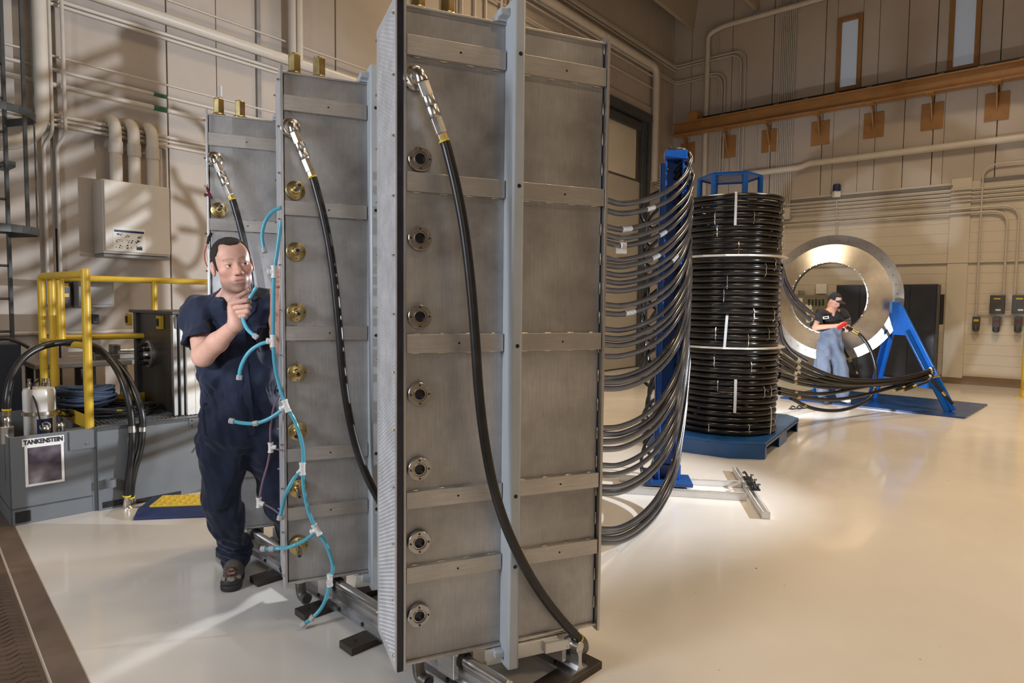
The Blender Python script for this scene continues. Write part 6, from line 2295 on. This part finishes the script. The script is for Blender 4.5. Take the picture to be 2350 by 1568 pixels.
    lh = A3(at(602, 1010, 3.36)); lk = A3(at(643, 1140, 3.42)); la = A3(at(683, 1262, 3.60))
    C.cap(hip - tl * .06, rh, .135, .122, .04); C.cap(rh, rk, .120, .092, .04); C.cap(rk, ra_, .092, .076, .03)
    C.cap(hip + tl * .06, lh, .132, .118, .04); C.cap(lh, lk, .115, .090, .04); C.cap(lk, la, .090, .076, .03)
    C.cap(ra_ - A3((0, 0, .005)), ra_ + A3((.0, 0, .045)), .082, .078, .02)
    C.cap(la, la + A3((0, 0, .05)), .082, .078, .02)
    w1 = wrinkle(3, .020, 24, (1, 1, .9)); w2 = wrinkle(8, .017, 15, (1.3, 1.3, .6)); w3 = wrinkle(12, .010, 52)
    def folds(p):
        o = w1(p) + w3(p) * .8
        z = p[:, 2]
        bl = 1 / (1 + np.exp((z - hip[2] + .05) / .03))
        o = o * (1 - bl) + (w2(p) * 1.2 + w3(p) * .6) * bl
        # gathered waist
        a = np.arctan2((p - waist) @ tf, (p - waist) @ tl)
        g = np.exp(-((z - waist[2]) / .035) ** 2)
        o = o + g * (.0045 * np.sin(a * 46) + .006)
        # creases bunching at the ankle
        dd_ = np.linalg.norm(p[:, :2] - ra_[:2], axis=1)
        o = o + np.where(dd_ < .16, .009 * np.exp(-((z - ra_[2] - .05) / .09) ** 2) * np.sin((z * 1.0 + p[:, 0] * .35) * 150), 0)
        # sleeve creases
        ds = np.linalg.norm(p - (rs * .6 + re * .4), axis=1)
        o = o + np.where(ds < .16, .004 * np.sin((p @ A3((.6, .2, .9))) * 75) * np.exp(-(ds / .1) ** 2), 0)
        return o
    C.warp(folds)
    # openings: sleeve ends, neck
    for a, b, r_ in ((rm, re, .066), (lm, le, .060)):
        u_ = (b - a) / np.linalg.norm(b - a)
        C.cap(a + u_ * .055, b + u_ * .05, .100, .120, .002, 'sub')
        C.cap(a - u_ * .02, b, r_, r_, .004, 'sub')
    C.cap(nb_ - A3((0, 0, .02)), neck + A3((0, 0, .06)), .068, .085, .008, 'sub')
    v0 = nb_ + tf * .085 - A3((0, 0, .015))
    C.ecap(v0 - A3((0, 0, .055)), v0 + A3((0, 0, .05)), .012, .055, tl, 1.0, 1.0, .004, 'sub')
    ra2 = ra_ - A3((0, 0, .08))
    C.cap(ra2 - A3((0, 0, .2)), ra2 + A3((0, 0, -.005)), .09, .066, .004, 'sub')
    cov = C.build('coveralls', 'navy_cloth', root, org, None, 2)
    O = A3(org)

    def surf(px, py, lift=.004, C=C):
        """walk the view ray to the surface of a garment"""
        d_ = A3(ray(px, py)); d_ /= np.linalg.norm(d_)
        t_ = 2.6
        for _ in range(400):
            p = A3(CAM) + d_ * t_
            i = np.round((p - C.lo) / C.res).astype(int)
            if np.all(i >= 0) and np.all(i < C.n) and C.d[tuple(i)] < .003:
                break
            t_ += .004
        return Vector(A3(CAM) + d_ * (t_ - lift) - O)

    def ribbon(name, pxs, w_, mat, per=5):
        pts = spline([surf(*q) for q in pxs], per)
        m = MB()
        vs, fs = [], []
        for i, p in enumerate(pts):
            t_ = (pts[min(i + 1, len(pts) - 1)] - pts[max(i - 1, 0)]).normalized()
            view = (p + Vector(O) - CAM).normalized()
            sd = t_.cross(view).normalized() * w_
            vs += [p - sd, p + sd, p + sd + view * .008, p - sd + view * .008]
        for i in range(len(pts) - 1):
            for k in range(4):
                l = (k + 1) % 4
                fs.append((4 * i + k, 4 * i + l, 4 * i + 4 + l, 4 * i + 4 + k))
        fs += [(0, 1, 2, 3), tuple(4 * (len(pts) - 1) + k for k in (3, 2, 1, 0))]
        return m.add(vs, fs).build(name, mat, cov)

    def patch(name, pxs, mat, th_=.006):
        """flap sewn on: a polygon laid on the cloth with real thickness"""
        top = [surf(x_, y_, .010) for x_, y_ in pxs]
        cen = sum(top, Vector()) / len(top)
        vs = top + [p + (p + Vector(O) - CAM).normalized() * th_ for p in top] + [cen - (cen + Vector(O) - CAM).normalized() * .004]
        n_ = len(top)
        fs = [(k, (k + 1) % n_, 2 * n_) for k in range(n_)] + [(k, n_ + k, n_ + (k + 1) % n_, (k + 1) % n_) for k in range(n_)]
        return MB().add(vs, fs).build(name, mat, cov)
    ribbon('placket', [(552, 756), (556, 800), (560, 850), (566, 900), (571, 950), (577, 1000)], .020, 'navy_cloth')
    ribbon('pocket_hem', [(588, 752), (600, 750), (612, 749)], .007, 'navy_cloth')
    ribbon('pocket_seam', [(588, 752), (590, 790), (596, 808)], .002, 'thread')
    ribbon('hip_pocket_edge', [(470, 925), (468, 960), (474, 1000)], .006, 'navy_cloth')
    # collar: an upright band round the neck, open at the front, with two lapels
    K_ = Field(nb_ - .16, nb_ + .16, .004)
    ax_ = neck - nb_; ax_ /= np.linalg.norm(ax_)
    K_.cap(nb_ - ax_ * .035, nb_ + ax_ * .045, .088, .080, .004)
    K_.cap(nb_ - ax_ * .08, nb_ + ax_ * .09, .074, .072, .002, 'sub')
    K_.put(lambda p: np.maximum(((p - nb_) @ ax_) - .048 + .75 * np.maximum(0, (p - nb_) @ tf), -.05 - ((p - nb_) @ ax_)).astype(np.float32), nb_ - .16, nb_ + .16, .001, 'cap', 0)
    K_.put(lambda p: ((p - nb_) @ tf - .050).astype(np.float32), nb_ - .16, nb_ + .16, .001, 'cap', 0)
    K_.build('collar', 'navy_cloth', cov, org, None, 1)

    def lapel(pxs, th_=.009):
        top = [surf(x_, y_, lf) for x_, y_, lf in pxs]
        n_ = len(top)
        cen = sum(top, Vector()) / n_
        back = [p + (p + Vector(O) - CAM).normalized() * th_ for p in top]
        cen_f = cen - (cen + Vector(O) - CAM).normalized() * .006
        vs = top + back + [cen_f]
        fs = [(k, (k + 1) % n_, 2 * n_) for k in range(n_)] + [(k, n_ + k, n_ + (k + 1) % n_, (k + 1) % n_) for k in range(n_)]
        MB().add(vs, fs).build('lapel', 'navy_cloth', cov)
    lapel([(500, 662, .02), (513, 668, .02), (528, 693, .02), (519, 697, .022), (511, 690, .02), (497, 688, .015)])
    lapel([(528, 692, .018), (540, 722, .018), (549, 748, .015), (530, 718, .018), (513, 713, .018), (512, 692, .02)])
    lapel([(575, 668, .02), (592, 682, .02), (583, 690, .022), (574, 684, .02), (566, 700, .02), (566, 680, .02)])
    lapel([(575, 686, .018), (590, 697, .016), (584, 714, .016), (557, 745, .015), (563, 712, .018)])
    # --- shoes
    def shoe(ankle, toe, nm):
        an = A3(ankle); to = A3(toe)
        d_ = to - an; d_[2] = 0; L_ = np.linalg.norm(d_); d_ /= L_
        sd = np.array([-d_[1], d_[0], 0])
        heel = A3((an[0], an[1], 0)) - d_ * .06
        tp = heel + d_ * .29
        Fs = Field(np.minimum(heel, tp) - .12, np.maximum(heel, tp) + A3((.12, .12, .22)), .005)
        up_ = A3((0, 0, 1))
        Fs.ecap(heel + d_ * .04 + up_ * .055, heel + d_ * .13 + up_ * .065, .038, .042, up_, 1.25, 1.3, .02)
        Fs.ecap(heel + d_ * .12 + up_ * .06, tp - d_ * .05 + up_ * .045, .045, .040, sd, 1.08, 1.2, .03)
        Fs.cap(heel + d_ * .05 + up_ * .06, heel + d_ * .065 + up_ * .13, .042, .045, .02)
        Fs.put(lambda p: (.018 - p[..., 2]).astype(np.float32), Fs.lo, Fs.lo + Fs.n * Fs.res, .001, 'cap', 0)
        u = Fs.build('shoe', 'shoe_grey', root, org, None, 2)
        Fb = Field(np.minimum(heel, tp) - .12, np.maximum(heel, tp) + A3((.12, .12, .1)), .005)
        Fb.ecap(heel + d_ * .04 + up_ * .02, heel + d_ * .13 + up_ * .02, .043, .046, sd, 1.0, 1.02, .02)
        Fb.ecap(heel + d_ * .12 + up_ * .02, tp - d_ * .045 + up_ * .02, .046, .046, sd, 1.0, 1.16, .02)
        Fb.put(lambda p: np.maximum(.0 - p[..., 2], p[..., 2] - .032).astype(np.float32), Fb.lo, Fb.lo + Fb.n * Fb.res, .001, 'cap', 0)
        Fb.build('sole', 'rubber', u, org, None, 1)
        Ft = Field(tp - .14, tp + .12, .005)
        Ft.ecap(tp - d_ * .075 + up_ * .042, tp - d_ * .05 + up_ * .036, .044, .044, sd, 1.1, 1.22, .02)
        Ft.put(lambda p: np.maximum(.028 - p[..., 2], p[..., 2] - .062).astype(np.float32), Ft.lo, Ft.lo + Ft.n * Ft.res, .001, 'cap', 0)
        Ft.build('toe_cap', 'rubber', u, org, None, 1)
        if nm == 'near':
            def blob(name, cx_, cy_, rx_, ry_, mat, lf):
                top = [surf(cx_ + rx_ * math.cos(a), cy_ + ry_ * math.sin(a), lf, Fs) for a in [2 * PI * j / 14 for j in range(14)]]
                cen = surf(cx_, cy_, lf + .002, Fs)
                back = [p + (p + Vector(O) - CAM).normalized() * .012 for p in top]
                n_ = 14
                MB().add(top + back + [cen], [(k, (k + 1) % n_, 2 * n_) for k in range(n_)] + [(k, n_ + k, n_ + (k + 1) % n_, (k + 1) % n_) for k in range(n_)]).build(name, mat, u)
            blob('tongue', 530, 1312, 10, 8, 'shoe_tan', .004)
            blob('toe_patch', 530, 1330, 9, 5, 'shoe_tan', .004)
            blob('side_patch', 512, 1329, 5, 5, 'shoe_tan', .004)
            blob('side_patch', 549, 1324, 5, 5, 'shoe_tan', .004)
            for a, b in (((519, 1315), (543, 1307)), ((519, 1308), (543, 1315)), ((518, 1322), (541, 1318)), ((520, 1304), (541, 1303))):
                MB().tube(spline([surf(a[0], a[1], .006, Fs), surf((a[0] + b[0]) / 2, (a[1] + b[1]) / 2, .009, Fs), surf(b[0], b[1], .006, Fs)], 5), .0028, 6).build('lace', 'lace', u)
        for sg_ in ():
            MB().tube([Vector(heel + d_ * .10 + sd * .043 * sg_ + up_ * .05 - O), Vector(heel + d_ * .14 + sd * .047 * sg_ + up_ * .075 - O), Vector(heel + d_ * .18 + sd * .050 * sg_ + up_ * .05 - O)], [.004, .012, .004], 8, flat=.5).build('side_panel', 'shoe_tan', u)
    shoe((ra_[0], ra_[1] - .0, 0), A3(fl(531, 1352)), 'near')
    shoe((la[0], la[1], 0), la + A3((.02, -.3, 0)), 'shoe')
    # lower leg down to the hidden shoe
    return root


navy_man()


# ---- the man in the cap by the disc
def cap_man():
    Y = 9.95
    zf = .027
    org = fl(1915, 920); org.z = .025
    org.x, org.y = at(1912, 900, Y).x, Y
    root = thing('person', 'man in black cap and blue work coveralls holding a red tool', 'person', org)
    O = A3(org)
    P_ = lambda x, y, dy=0.0: A3(at(x, y, Y + dy))
    cdir = A3((-.46, -.89, 0)); cdir /= np.linalg.norm(cdir)
    rot = lambda v, deg: A3((v[0] * math.cos(math.radians(deg)) - v[1] * math.sin(math.radians(deg)), v[0] * math.sin(math.radians(deg)) + v[1] * math.cos(math.radians(deg)), 0))
    hf = rot(cdir, 48) * .88 + A3((0, 0, -.42))
    H = head_frame(P_(1915, 691), hf, (0, 0, 1), 1.0)
    c, M, s = H
    tf = rot(cdir, 24)
    tl = np.array([-tf[1], tf[0], 0])
    nb_ = P_(1909, 712)
    rs = P_(1882, 722, -.03); ls = P_(1934, 720, .06)
    re = P_(1871, 752, -.10); rw = P_(1919, 748, -.28)
    le = P_(1945, 752, -.06); lw_ = P_(1946, 749, -.26)
    F = Field(np.minimum(O, c) - A3((.45, .6, -.95)), np.maximum(O, c) + A3((.5, .35, .2)), .006)
    F.cap(c + s * (A3((0, -.03, -.08)) @ M), nb_, .052, .056, .03)
    F.cap(nb_, nb_ - A3((0, 0, .25)), .07, .09, .05)
    F.cap(nb_, rs, .05, .05, .03); F.cap(nb_, ls, .05, .05, .03)
    F.cap(rs, re, .05, .042, .02); F.cap(re, rw, .044, .028, .02)
    F.cap(ls, le, .05, .042, .02); F.cap(le, lw_, .042, .028, .02)
    # hands
    rh = P_(1929, 747, -.30); lh = P_(1948, 756, -.30)
    F.cap(rw, rh, .027, .030, .015)
    for j in range(4):
        finger(F, [rh + A3((.0, .0, .028 - .018 * j)), rh + A3((.04, -.035, .026 - .018 * j)), rh + A3((.07, .0, .022 - .018 * j)), rh + A3((.05, .03, .02 - .018 * j))], .0105, .009)
    finger(F, [rh + A3((.0, 0, .03)), rh + A3((.045, .0, .045)), rh + A3((.075, -.01, .04))], .013, .0095)
    F.cap(lw_, lh, .028, .031, .015)
    for j in range(4):
        finger(F, [lh + A3((.01, -.01, .02 - .017 * j)), lh + A3((-.035, -.045, .018 - .017 * j)), lh + A3((-.06, -.02, .012 - .017 * j)), lh + A3((-.04, .02, .01 - .017 * j))], .0105, .009)
    finger(F, [lh + A3((0, .0, .02)), lh + A3((-.03, -.03, .045)), lh + A3((-.05, -.03, .05))], .013, .0095)
    W = add_head(F, H, .85)
    body = F.build('body', 'skin', root, org, head_tint(H, .15), 1)
    # cap
    G = Field(c - .22, c + .22, .006)
    G.ell(W(0, -.012, .045), np.array((.084, .104, .088)), M, .01)
    G.ell(W(0, -.04, .03), np.array((.078, .07, .07)), M, .02)
    G.put(lambda p: (.028 - (((p - c) @ M.T)[..., 2] - .18 * np.minimum(0, ((p - c) @ M.T)[..., 1]))).astype(np.float32), c - .22, c + .22, .001, 'cap', 0)
    cp = G.build('cap', 'cap_black_shade', root, org, None, 1)
    B = Field(c - .25, c + .25, .006)
    B.ell(W(0, .105, .036), np.array((.078, .085, .008)), M, .005)
    B.put(lambda p: (.07 - ((p - c) @ M.T)[..., 1]).astype(np.float32), c - .25, c + .25, .001, 'cap', 0)
    B.build('cap_brim', 'cap_black_shade', cp, org, None, 0)
    lo_ = W(-.036, .072, .072) + .0
    zf_ = Vector(M[1] * .72 - M[0] * .62 + M[2] * .28).normalized()
    xf_ = Vector(M[2]).cross(zf_).normalized()
    tx = text_mesh('cap_emblem', 'CP', .052, 'paper', cp)
    tx.matrix_local = basis(Vector(lo_) - org + zf_ * .012, xf_, zf_.cross(xf_), zf_)
    # hair under the cap
    Hh = Field(c - .16, c + .16, .006)
    Hh.ell(W(0, -.035, .008), np.array((.081, .073, .06)), M, .01)
    Hh.put(lambda p: np.maximum(-.035 - ((p - c) @ M.T)[..., 2], ((p - c) @ M.T)[..., 1] + .005).astype(np.float32), c - .16, c + .16, .001, 'cap', 0)
    Hh.build('hair', 'hair_dark', root, org, None, 1)
    # coveralls: one blue garment, shade on its upper part put in as a dark layer
    hip = P_(1904, 800, .02); waist = P_(1905, 779, .0); chest = P_(1908, 742, .0)
    def garment(C):
        C.ecap(chest + A3((0, 0, .08)), chest - A3((0, 0, .05)), .105, .112, tl, 1.6, 1.5, .05)
        C.ecap(chest - A3((0, 0, .05)), waist, .112, .115, tl, 1.5, 1.4, .05)
        C.ecap(waist, hip, .115, .135, tl, 1.4, 1.35, .05)
        C.cap(nb_ - A3((0, 0, .05)), rs - A3((0, 0, .01)), .065, .068, .04); C.cap(nb_ - A3((0, 0, .05)), ls - A3((0, 0, .01)), .065, .068, .04)
        rm = rs * .3 + re * .7; lm = ls * .3 + le * .7
        C.cap(rs, rm, .074, .078, .03); C.cap(ls, lm, .074, .076, .03)
        rk, ra_ = P_(1889, 848, -.02), P_(1888, 900, .02)
        lk, la = P_(1926, 848, -.04), P_(1933, 902, -.06)
        C.cap(hip - tl * .07, rk, .128, .102, .04); C.cap(rk, ra_, .102, .092, .03)
        C.cap(hip + tl * .07, lk, .126, .100, .04); C.cap(lk, la, .100, .092, .03)
        w1 = wrinkle(21, .022, 28, (1, 1, .8)); w2 = wrinkle(22, .034, 19, (1.4, 1.4, .45))
        def folds(p):
            z = p[:, 2]
            bl = 1 / (1 + np.exp((z - hip[2] + .03) / .03))
            o = w2(p) * 1.2 * bl + w1(p) * (1 - bl)
            a = np.arctan2((p - waist) @ tf, (p - waist) @ tl)
            return o + np.exp(-((z - waist[2]) / .04) ** 2) * (.005 * np.sin(a * 30) + .007)
        C.warp(folds)
        for a, b in ((rm, re), (lm, le)):
            u_ = (b - a) / np.linalg.norm(b - a)
            C.cap(a + u_ * .05, b + u_ * .05, .095, .115, .002, 'sub'); C.cap(a - u_ * .02, b, .056, .056, .004, 'sub')
        C.cap(nb_ - A3((0, 0, .02)), nb_ + A3((0, 0, .12)), .062, .08, .008, 'sub')
        v0 = nb_ + tf * .08
        C.cap(v0 - A3((0, 0, .10)), v0 + A3((0, 0, .05)), .008, .05, .004, 'sub')
        return ra_, la
    lo, hi = O - A3((.5, .5, -.02)), O + A3((.5, .4, 1.65))
    C = Field(lo, hi, .0085)
    ra_, la = garment(C)
    # painted shade: above a slanting line that leaves the front placket blue
    def shade_cut(p):
        q = p - chest
        return ((-.05 - q[..., 2]) + .55 * (q @ tl) + .0).astype(np.float32)
    C2 = Field(lo, hi, .0085); C2.d = C.d.copy()
    Cu = Field(lo, hi, .0085); Cu.d = C.d - .003
    Cu.put(shade_cut, lo, hi, .001, 'cap', 0)
    C2.build('coveralls', 'work_blue', root, org, None, 2)
    cv = Cu.build('painted_shade', 'cap_black_shade', root, org, None, 1)
    pp = [P_(1888, 727, -.16), P_(1901, 725, -.17), P_(1902, 731, -.17), P_(1889, 733, -.16)]
    m = MB(); m.prism([Vector(p - O) for p in pp], Vector(tf) * .012); o = m.build('name_patch', 'paper', cv, smooth=False)
    m = MB(); mm = (pp[0] + pp[1] + pp[2] + pp[3]) / 4
    for k in range(4):
        q = mm + (pp[1] - pp[0]) * (-.28 + .17 * k)
        m = MB(); m.box(Vector(q + tf * .014 - O), (.012, .003, .02)); m.build('patch_letter', 'ink', o, smooth=False)
    # shoes
    for an, dx in ((ra_, -.02), (la, .16)):
        base = A3((an[0], an[1], zf))
        d_ = A3((tf[0] + dx, tf[1], 0)); d_ /= np.linalg.norm(d_); sd = np.array([-d_[1], d_[0], 0]); up_ = A3((0, 0, 1))
        heel = base - d_ * .07
        Fs = Field(heel - .3, heel + A3((.4, .4, .25)), .007)
        Fs.ecap(heel + d_ * .04 + up_ * .05, heel + d_ * .22 + up_ * .04, .045, .040, sd, 1.0, 1.15, .02)
        Fs.cap(heel + d_ * .05 + up_ * .05, heel + d_ * .06 + up_ * .12, .044, .048, .02)
        Fs.put(lambda p: (zf - p[..., 2]).astype(np.float32), Fs.lo, Fs.lo + Fs.n * Fs.res, .001, 'cap', 0)
        sh = Fs.build('shoe', 'white_plastic' if dx > 0 else 'shoe_grey', root, org, None, 1)
        m = MB(); m.prism([Vector(heel - sd * .045 - O), Vector(heel + d_ * .26 - sd * .045 - O), Vector(heel + d_ * .29 - O), Vector(heel + d_ * .26 + sd * .045 - O), Vector(heel + sd * .045 - O)], (0, 0, .022)); m.build('sole', 'rubber', sh, smooth=False)
    # red tool and the hose in his hands
    a, b = at(1922, 752, Y - .35), at(1944, 741, Y - .35)
    t = thing('cable_tool', 'red handled cutting tool in the hands of the man in the cap', 'tool', a)
    MB().tube([Vector((0, 0, 0)), (b - a) * .5 + Vector((0, 0, .01)), b - a], [.016, .02, .018], 10).build('handle', 'red_plastic', t)
    MB().tube([Vector((0, 0, -.03)), (b - a) * .5 + Vector((0, 0, -.02)), b - a], [.014, .016, .016], 10).build('handle', 'red_plastic', t)
    MB().b2(Vector(b - a) + Vector((-.01, -.015, -.03)), Vector(b - a) + Vector((.06, .015, .03))).build('head', 'iron', t, smooth=False, bevel=.008)
    pp = [(1944, 752, -.36), (1956, 758, -.36), (1970, 766, -.4), (1985, 782, -.45), (2000, 808, -.5), (2010, 845, -.55), (2011, 872, -.6)]
    pts = [at(x_, y_, Y + dy) for x_, y_, dy in pp]
    t = thing('held_hose', 'black hose with brass collar held by the man in the cap', 'hose', pts[0])
    path = [p - pts[0] for p in spline(pts, 6)]
    MB().tube(path, .026, 12).build('hose', 'hose_black', t)
    MB().tube([path[6], path[12]], .033, 12).build('brass_collar', 'brass', t)


cap_man()
# ------------------------------------------------------------------ pale blue manifold tubing before the middle tank
T1 = TP[1]


def mt(px, py):
    if px >= 655:
        return tw(px, py, -.125, T1)
    Y = 2.90 if py > 900 else (2.93 if py > 560 else 2.935)
    if 655 - px > 15 and py > 640 and py < 900:
        Y = 2.93
    return at(px, py, Y)


t = thing('tubing_manifold', 'pale blue plastic tubing chain with white tees hanging before the middle tank', 'tubing', (mt(660, 900).x, mt(660, 900).y, 0))
o_ = t.location.copy()
rel = lambda p: Vector(p) - o_
TR = .0088


def tub(name, pxs, mat='tube_blue', r=TR, end=True, per=7):
    path = [rel(mt(*q)) for q in pxs]
    path = spline(path, per)
    o = MB().tube(path, r, 12).build(name, mat, t)
    return path


def tee(px, py, d1, d2):
    c_ = rel(mt(px, py))
    d1 = Vector(d1).normalized(); d2 = Vector(d2).normalized()
    a = MB().cyl(c_ - d1 * .028, c_ + d1 * .028, .0125, 14).cyl(c_, c_ + d2 * .028, .0122, 14).build('tee', 'white_plastic', t)
    for q in (c_ - d1 * .028, c_ + d1 * .020):
        MB().lathe([(0, 0), (.0145, 0), (.0145, .009), (0, .009)], q, d1, 14).build('collar', 'white_plastic', a)
    MB().lathe([(0, 0), (.0142, 0), (.0142, .009), (0, .009)], c_ + d2 * .020, d2, 14).build('collar', 'white_plastic', a)


def nut(path, i=-1):
    e = path[i]; d_ = (path[i] - path[i - 1]).normalized()
    MB().hexa(e - d_ * .014, e + d_ * .008, .0135).build('clear_nut', 'clear_plastic', t, smooth=False, bevel=.001)


UPV = Vector((0, 0, 1)); LFT = Vector((-.9, -.1, 0))
tub('main_tube', [(645, 505), (640, 545), (634, 590), (629, 622), (628, 660), (627, 720), (627, 782), (631, 840), (642, 890), (657, 932), (676, 965), (690, 1005), (696, 1040), (695, 1075), (696, 1110), (703, 1155), (714, 1190), (727, 1216), (745, 1245), (758, 1275), (764, 1305), (757, 1332), (752, 1362), (738, 1395), (715, 1420), (692, 1436)])
nut([rel(mt(752, 1362)), rel(mt(715, 1420))])
nut([rel(mt(715, 1420)), rel(mt(694, 1435))])
tee(629, 624, UPV, LFT); tee(627, 783, UPV, LFT); tee(657, 932, Vector((-.35, 0, 1)), Vector((-.8, 0, -.5))); tee(694, 1076, UPV, Vector((-.5, 0, -.7))); tee(727, 1216, Vector((-.6, 0, 1)), Vector((-.8, 0, -.4))); tee(757, 1332, UPV, Vector((.2, -1, 0)))
nut(tub('branch_tube', [(645, 476), (628, 484), (612, 502), (603, 527), (602, 552), (607, 576)]))
nut(tub('branch_tube', [(620, 784), (598, 790), (574, 806), (558, 830), (551, 850), (549, 868)]))
p = tub('branch_tube', [(651, 938), (635, 950), (612, 964), (585, 972), (555, 971), (530, 966)]); nut(p)
nut(p, len(p) * 3 // 5)
nut(tub('branch_tube', [(690, 1083), (675, 1098), (660, 1125), (650, 1155), (642, 1190)]))
p = tub('branch_tube', [(721, 1224), (700, 1240), (675, 1252), (645, 1259), (602, 1260)]); nut(p, len(p) * 7 // 8); nut(p)
# loose piece in his right hand
t2 = thing('loose_tube', 'short loose piece of pale blue tubing in the raised hand', 'tubing', at(576, 690, 2.94))
o2 = t2.location.copy()
pp = [at(x_, y_, 2.925) - o2 for x_, y_ in ((589, 659), (579, 674), (567, 695), (558, 718), (558, 733), (566, 753), (578, 766), (586, 772))]
pa = spline(pp, 6)
MB().tube(pa, .0088, 12).build('tube', 'tube_blue', t2)
e = pa[-1]; d_ = (pa[-1] - pa[-2]).normalized()
MB().hexa(e - d_ * .01, e + d_ * .012, .0135).build('clear_nut', 'clear_plastic', t2, smooth=False, bevel=.001)
# purple tube
t = thing('purple_tubing', 'thin purple tubing with white tees hanging left of the middle tank', 'tubing', at(620, 1030, 2.92))
o_ = t.location.copy()
def pt_(x_, y_):
    return at(x_, y_, 2.92)
pa = spline([pt_(645, 903) - o_, pt_(632, 925) - o_, pt_(624, 955) - o_, pt_(620, 990) - o_, pt_(620, 1027) - o_, pt_(614, 1065) - o_, pt_(602, 1108) - o_, pt_(594, 1150) - o_], 6)
MB().tube(pa, .0046, 10).build('tube', 'tube_purple', t)
MB().tube(spline([pt_(594, 1152) - o_, pt_(615, 1162) - o_, pt_(635, 1175) - o_, pt_(650, 1192) - o_], 6), .0038, 10).build('tube', 'tube_purple', t)
MB().tube([pt_(622, 1029) - o_, pt_(648, 1034) - o_], .0038, 10).build('tube', 'tube_purple', t)
for x_, y_, d2 in ((621, 1027, Vector((1, .1, 0))), (594, 1153, Vector((.9, 0, -.4)))):
    c_ = pt_(x_, y_) - o_
    d1 = UPV
    a = MB().cyl(c_ - d1 * .024, c_ + d1 * .024, .0105, 14).cyl(c_, c_ + d2.normalized() * .024, .0105, 14).build('tee', 'white_plastic', t)
    for q in (c_ - d1 * .024, c_ + d1 * .016):
        MB().lathe([(0, 0), (.0125, 0), (.0125, .008), (0, .008)], q, d1, 12).build('collar', 'white_plastic', a)
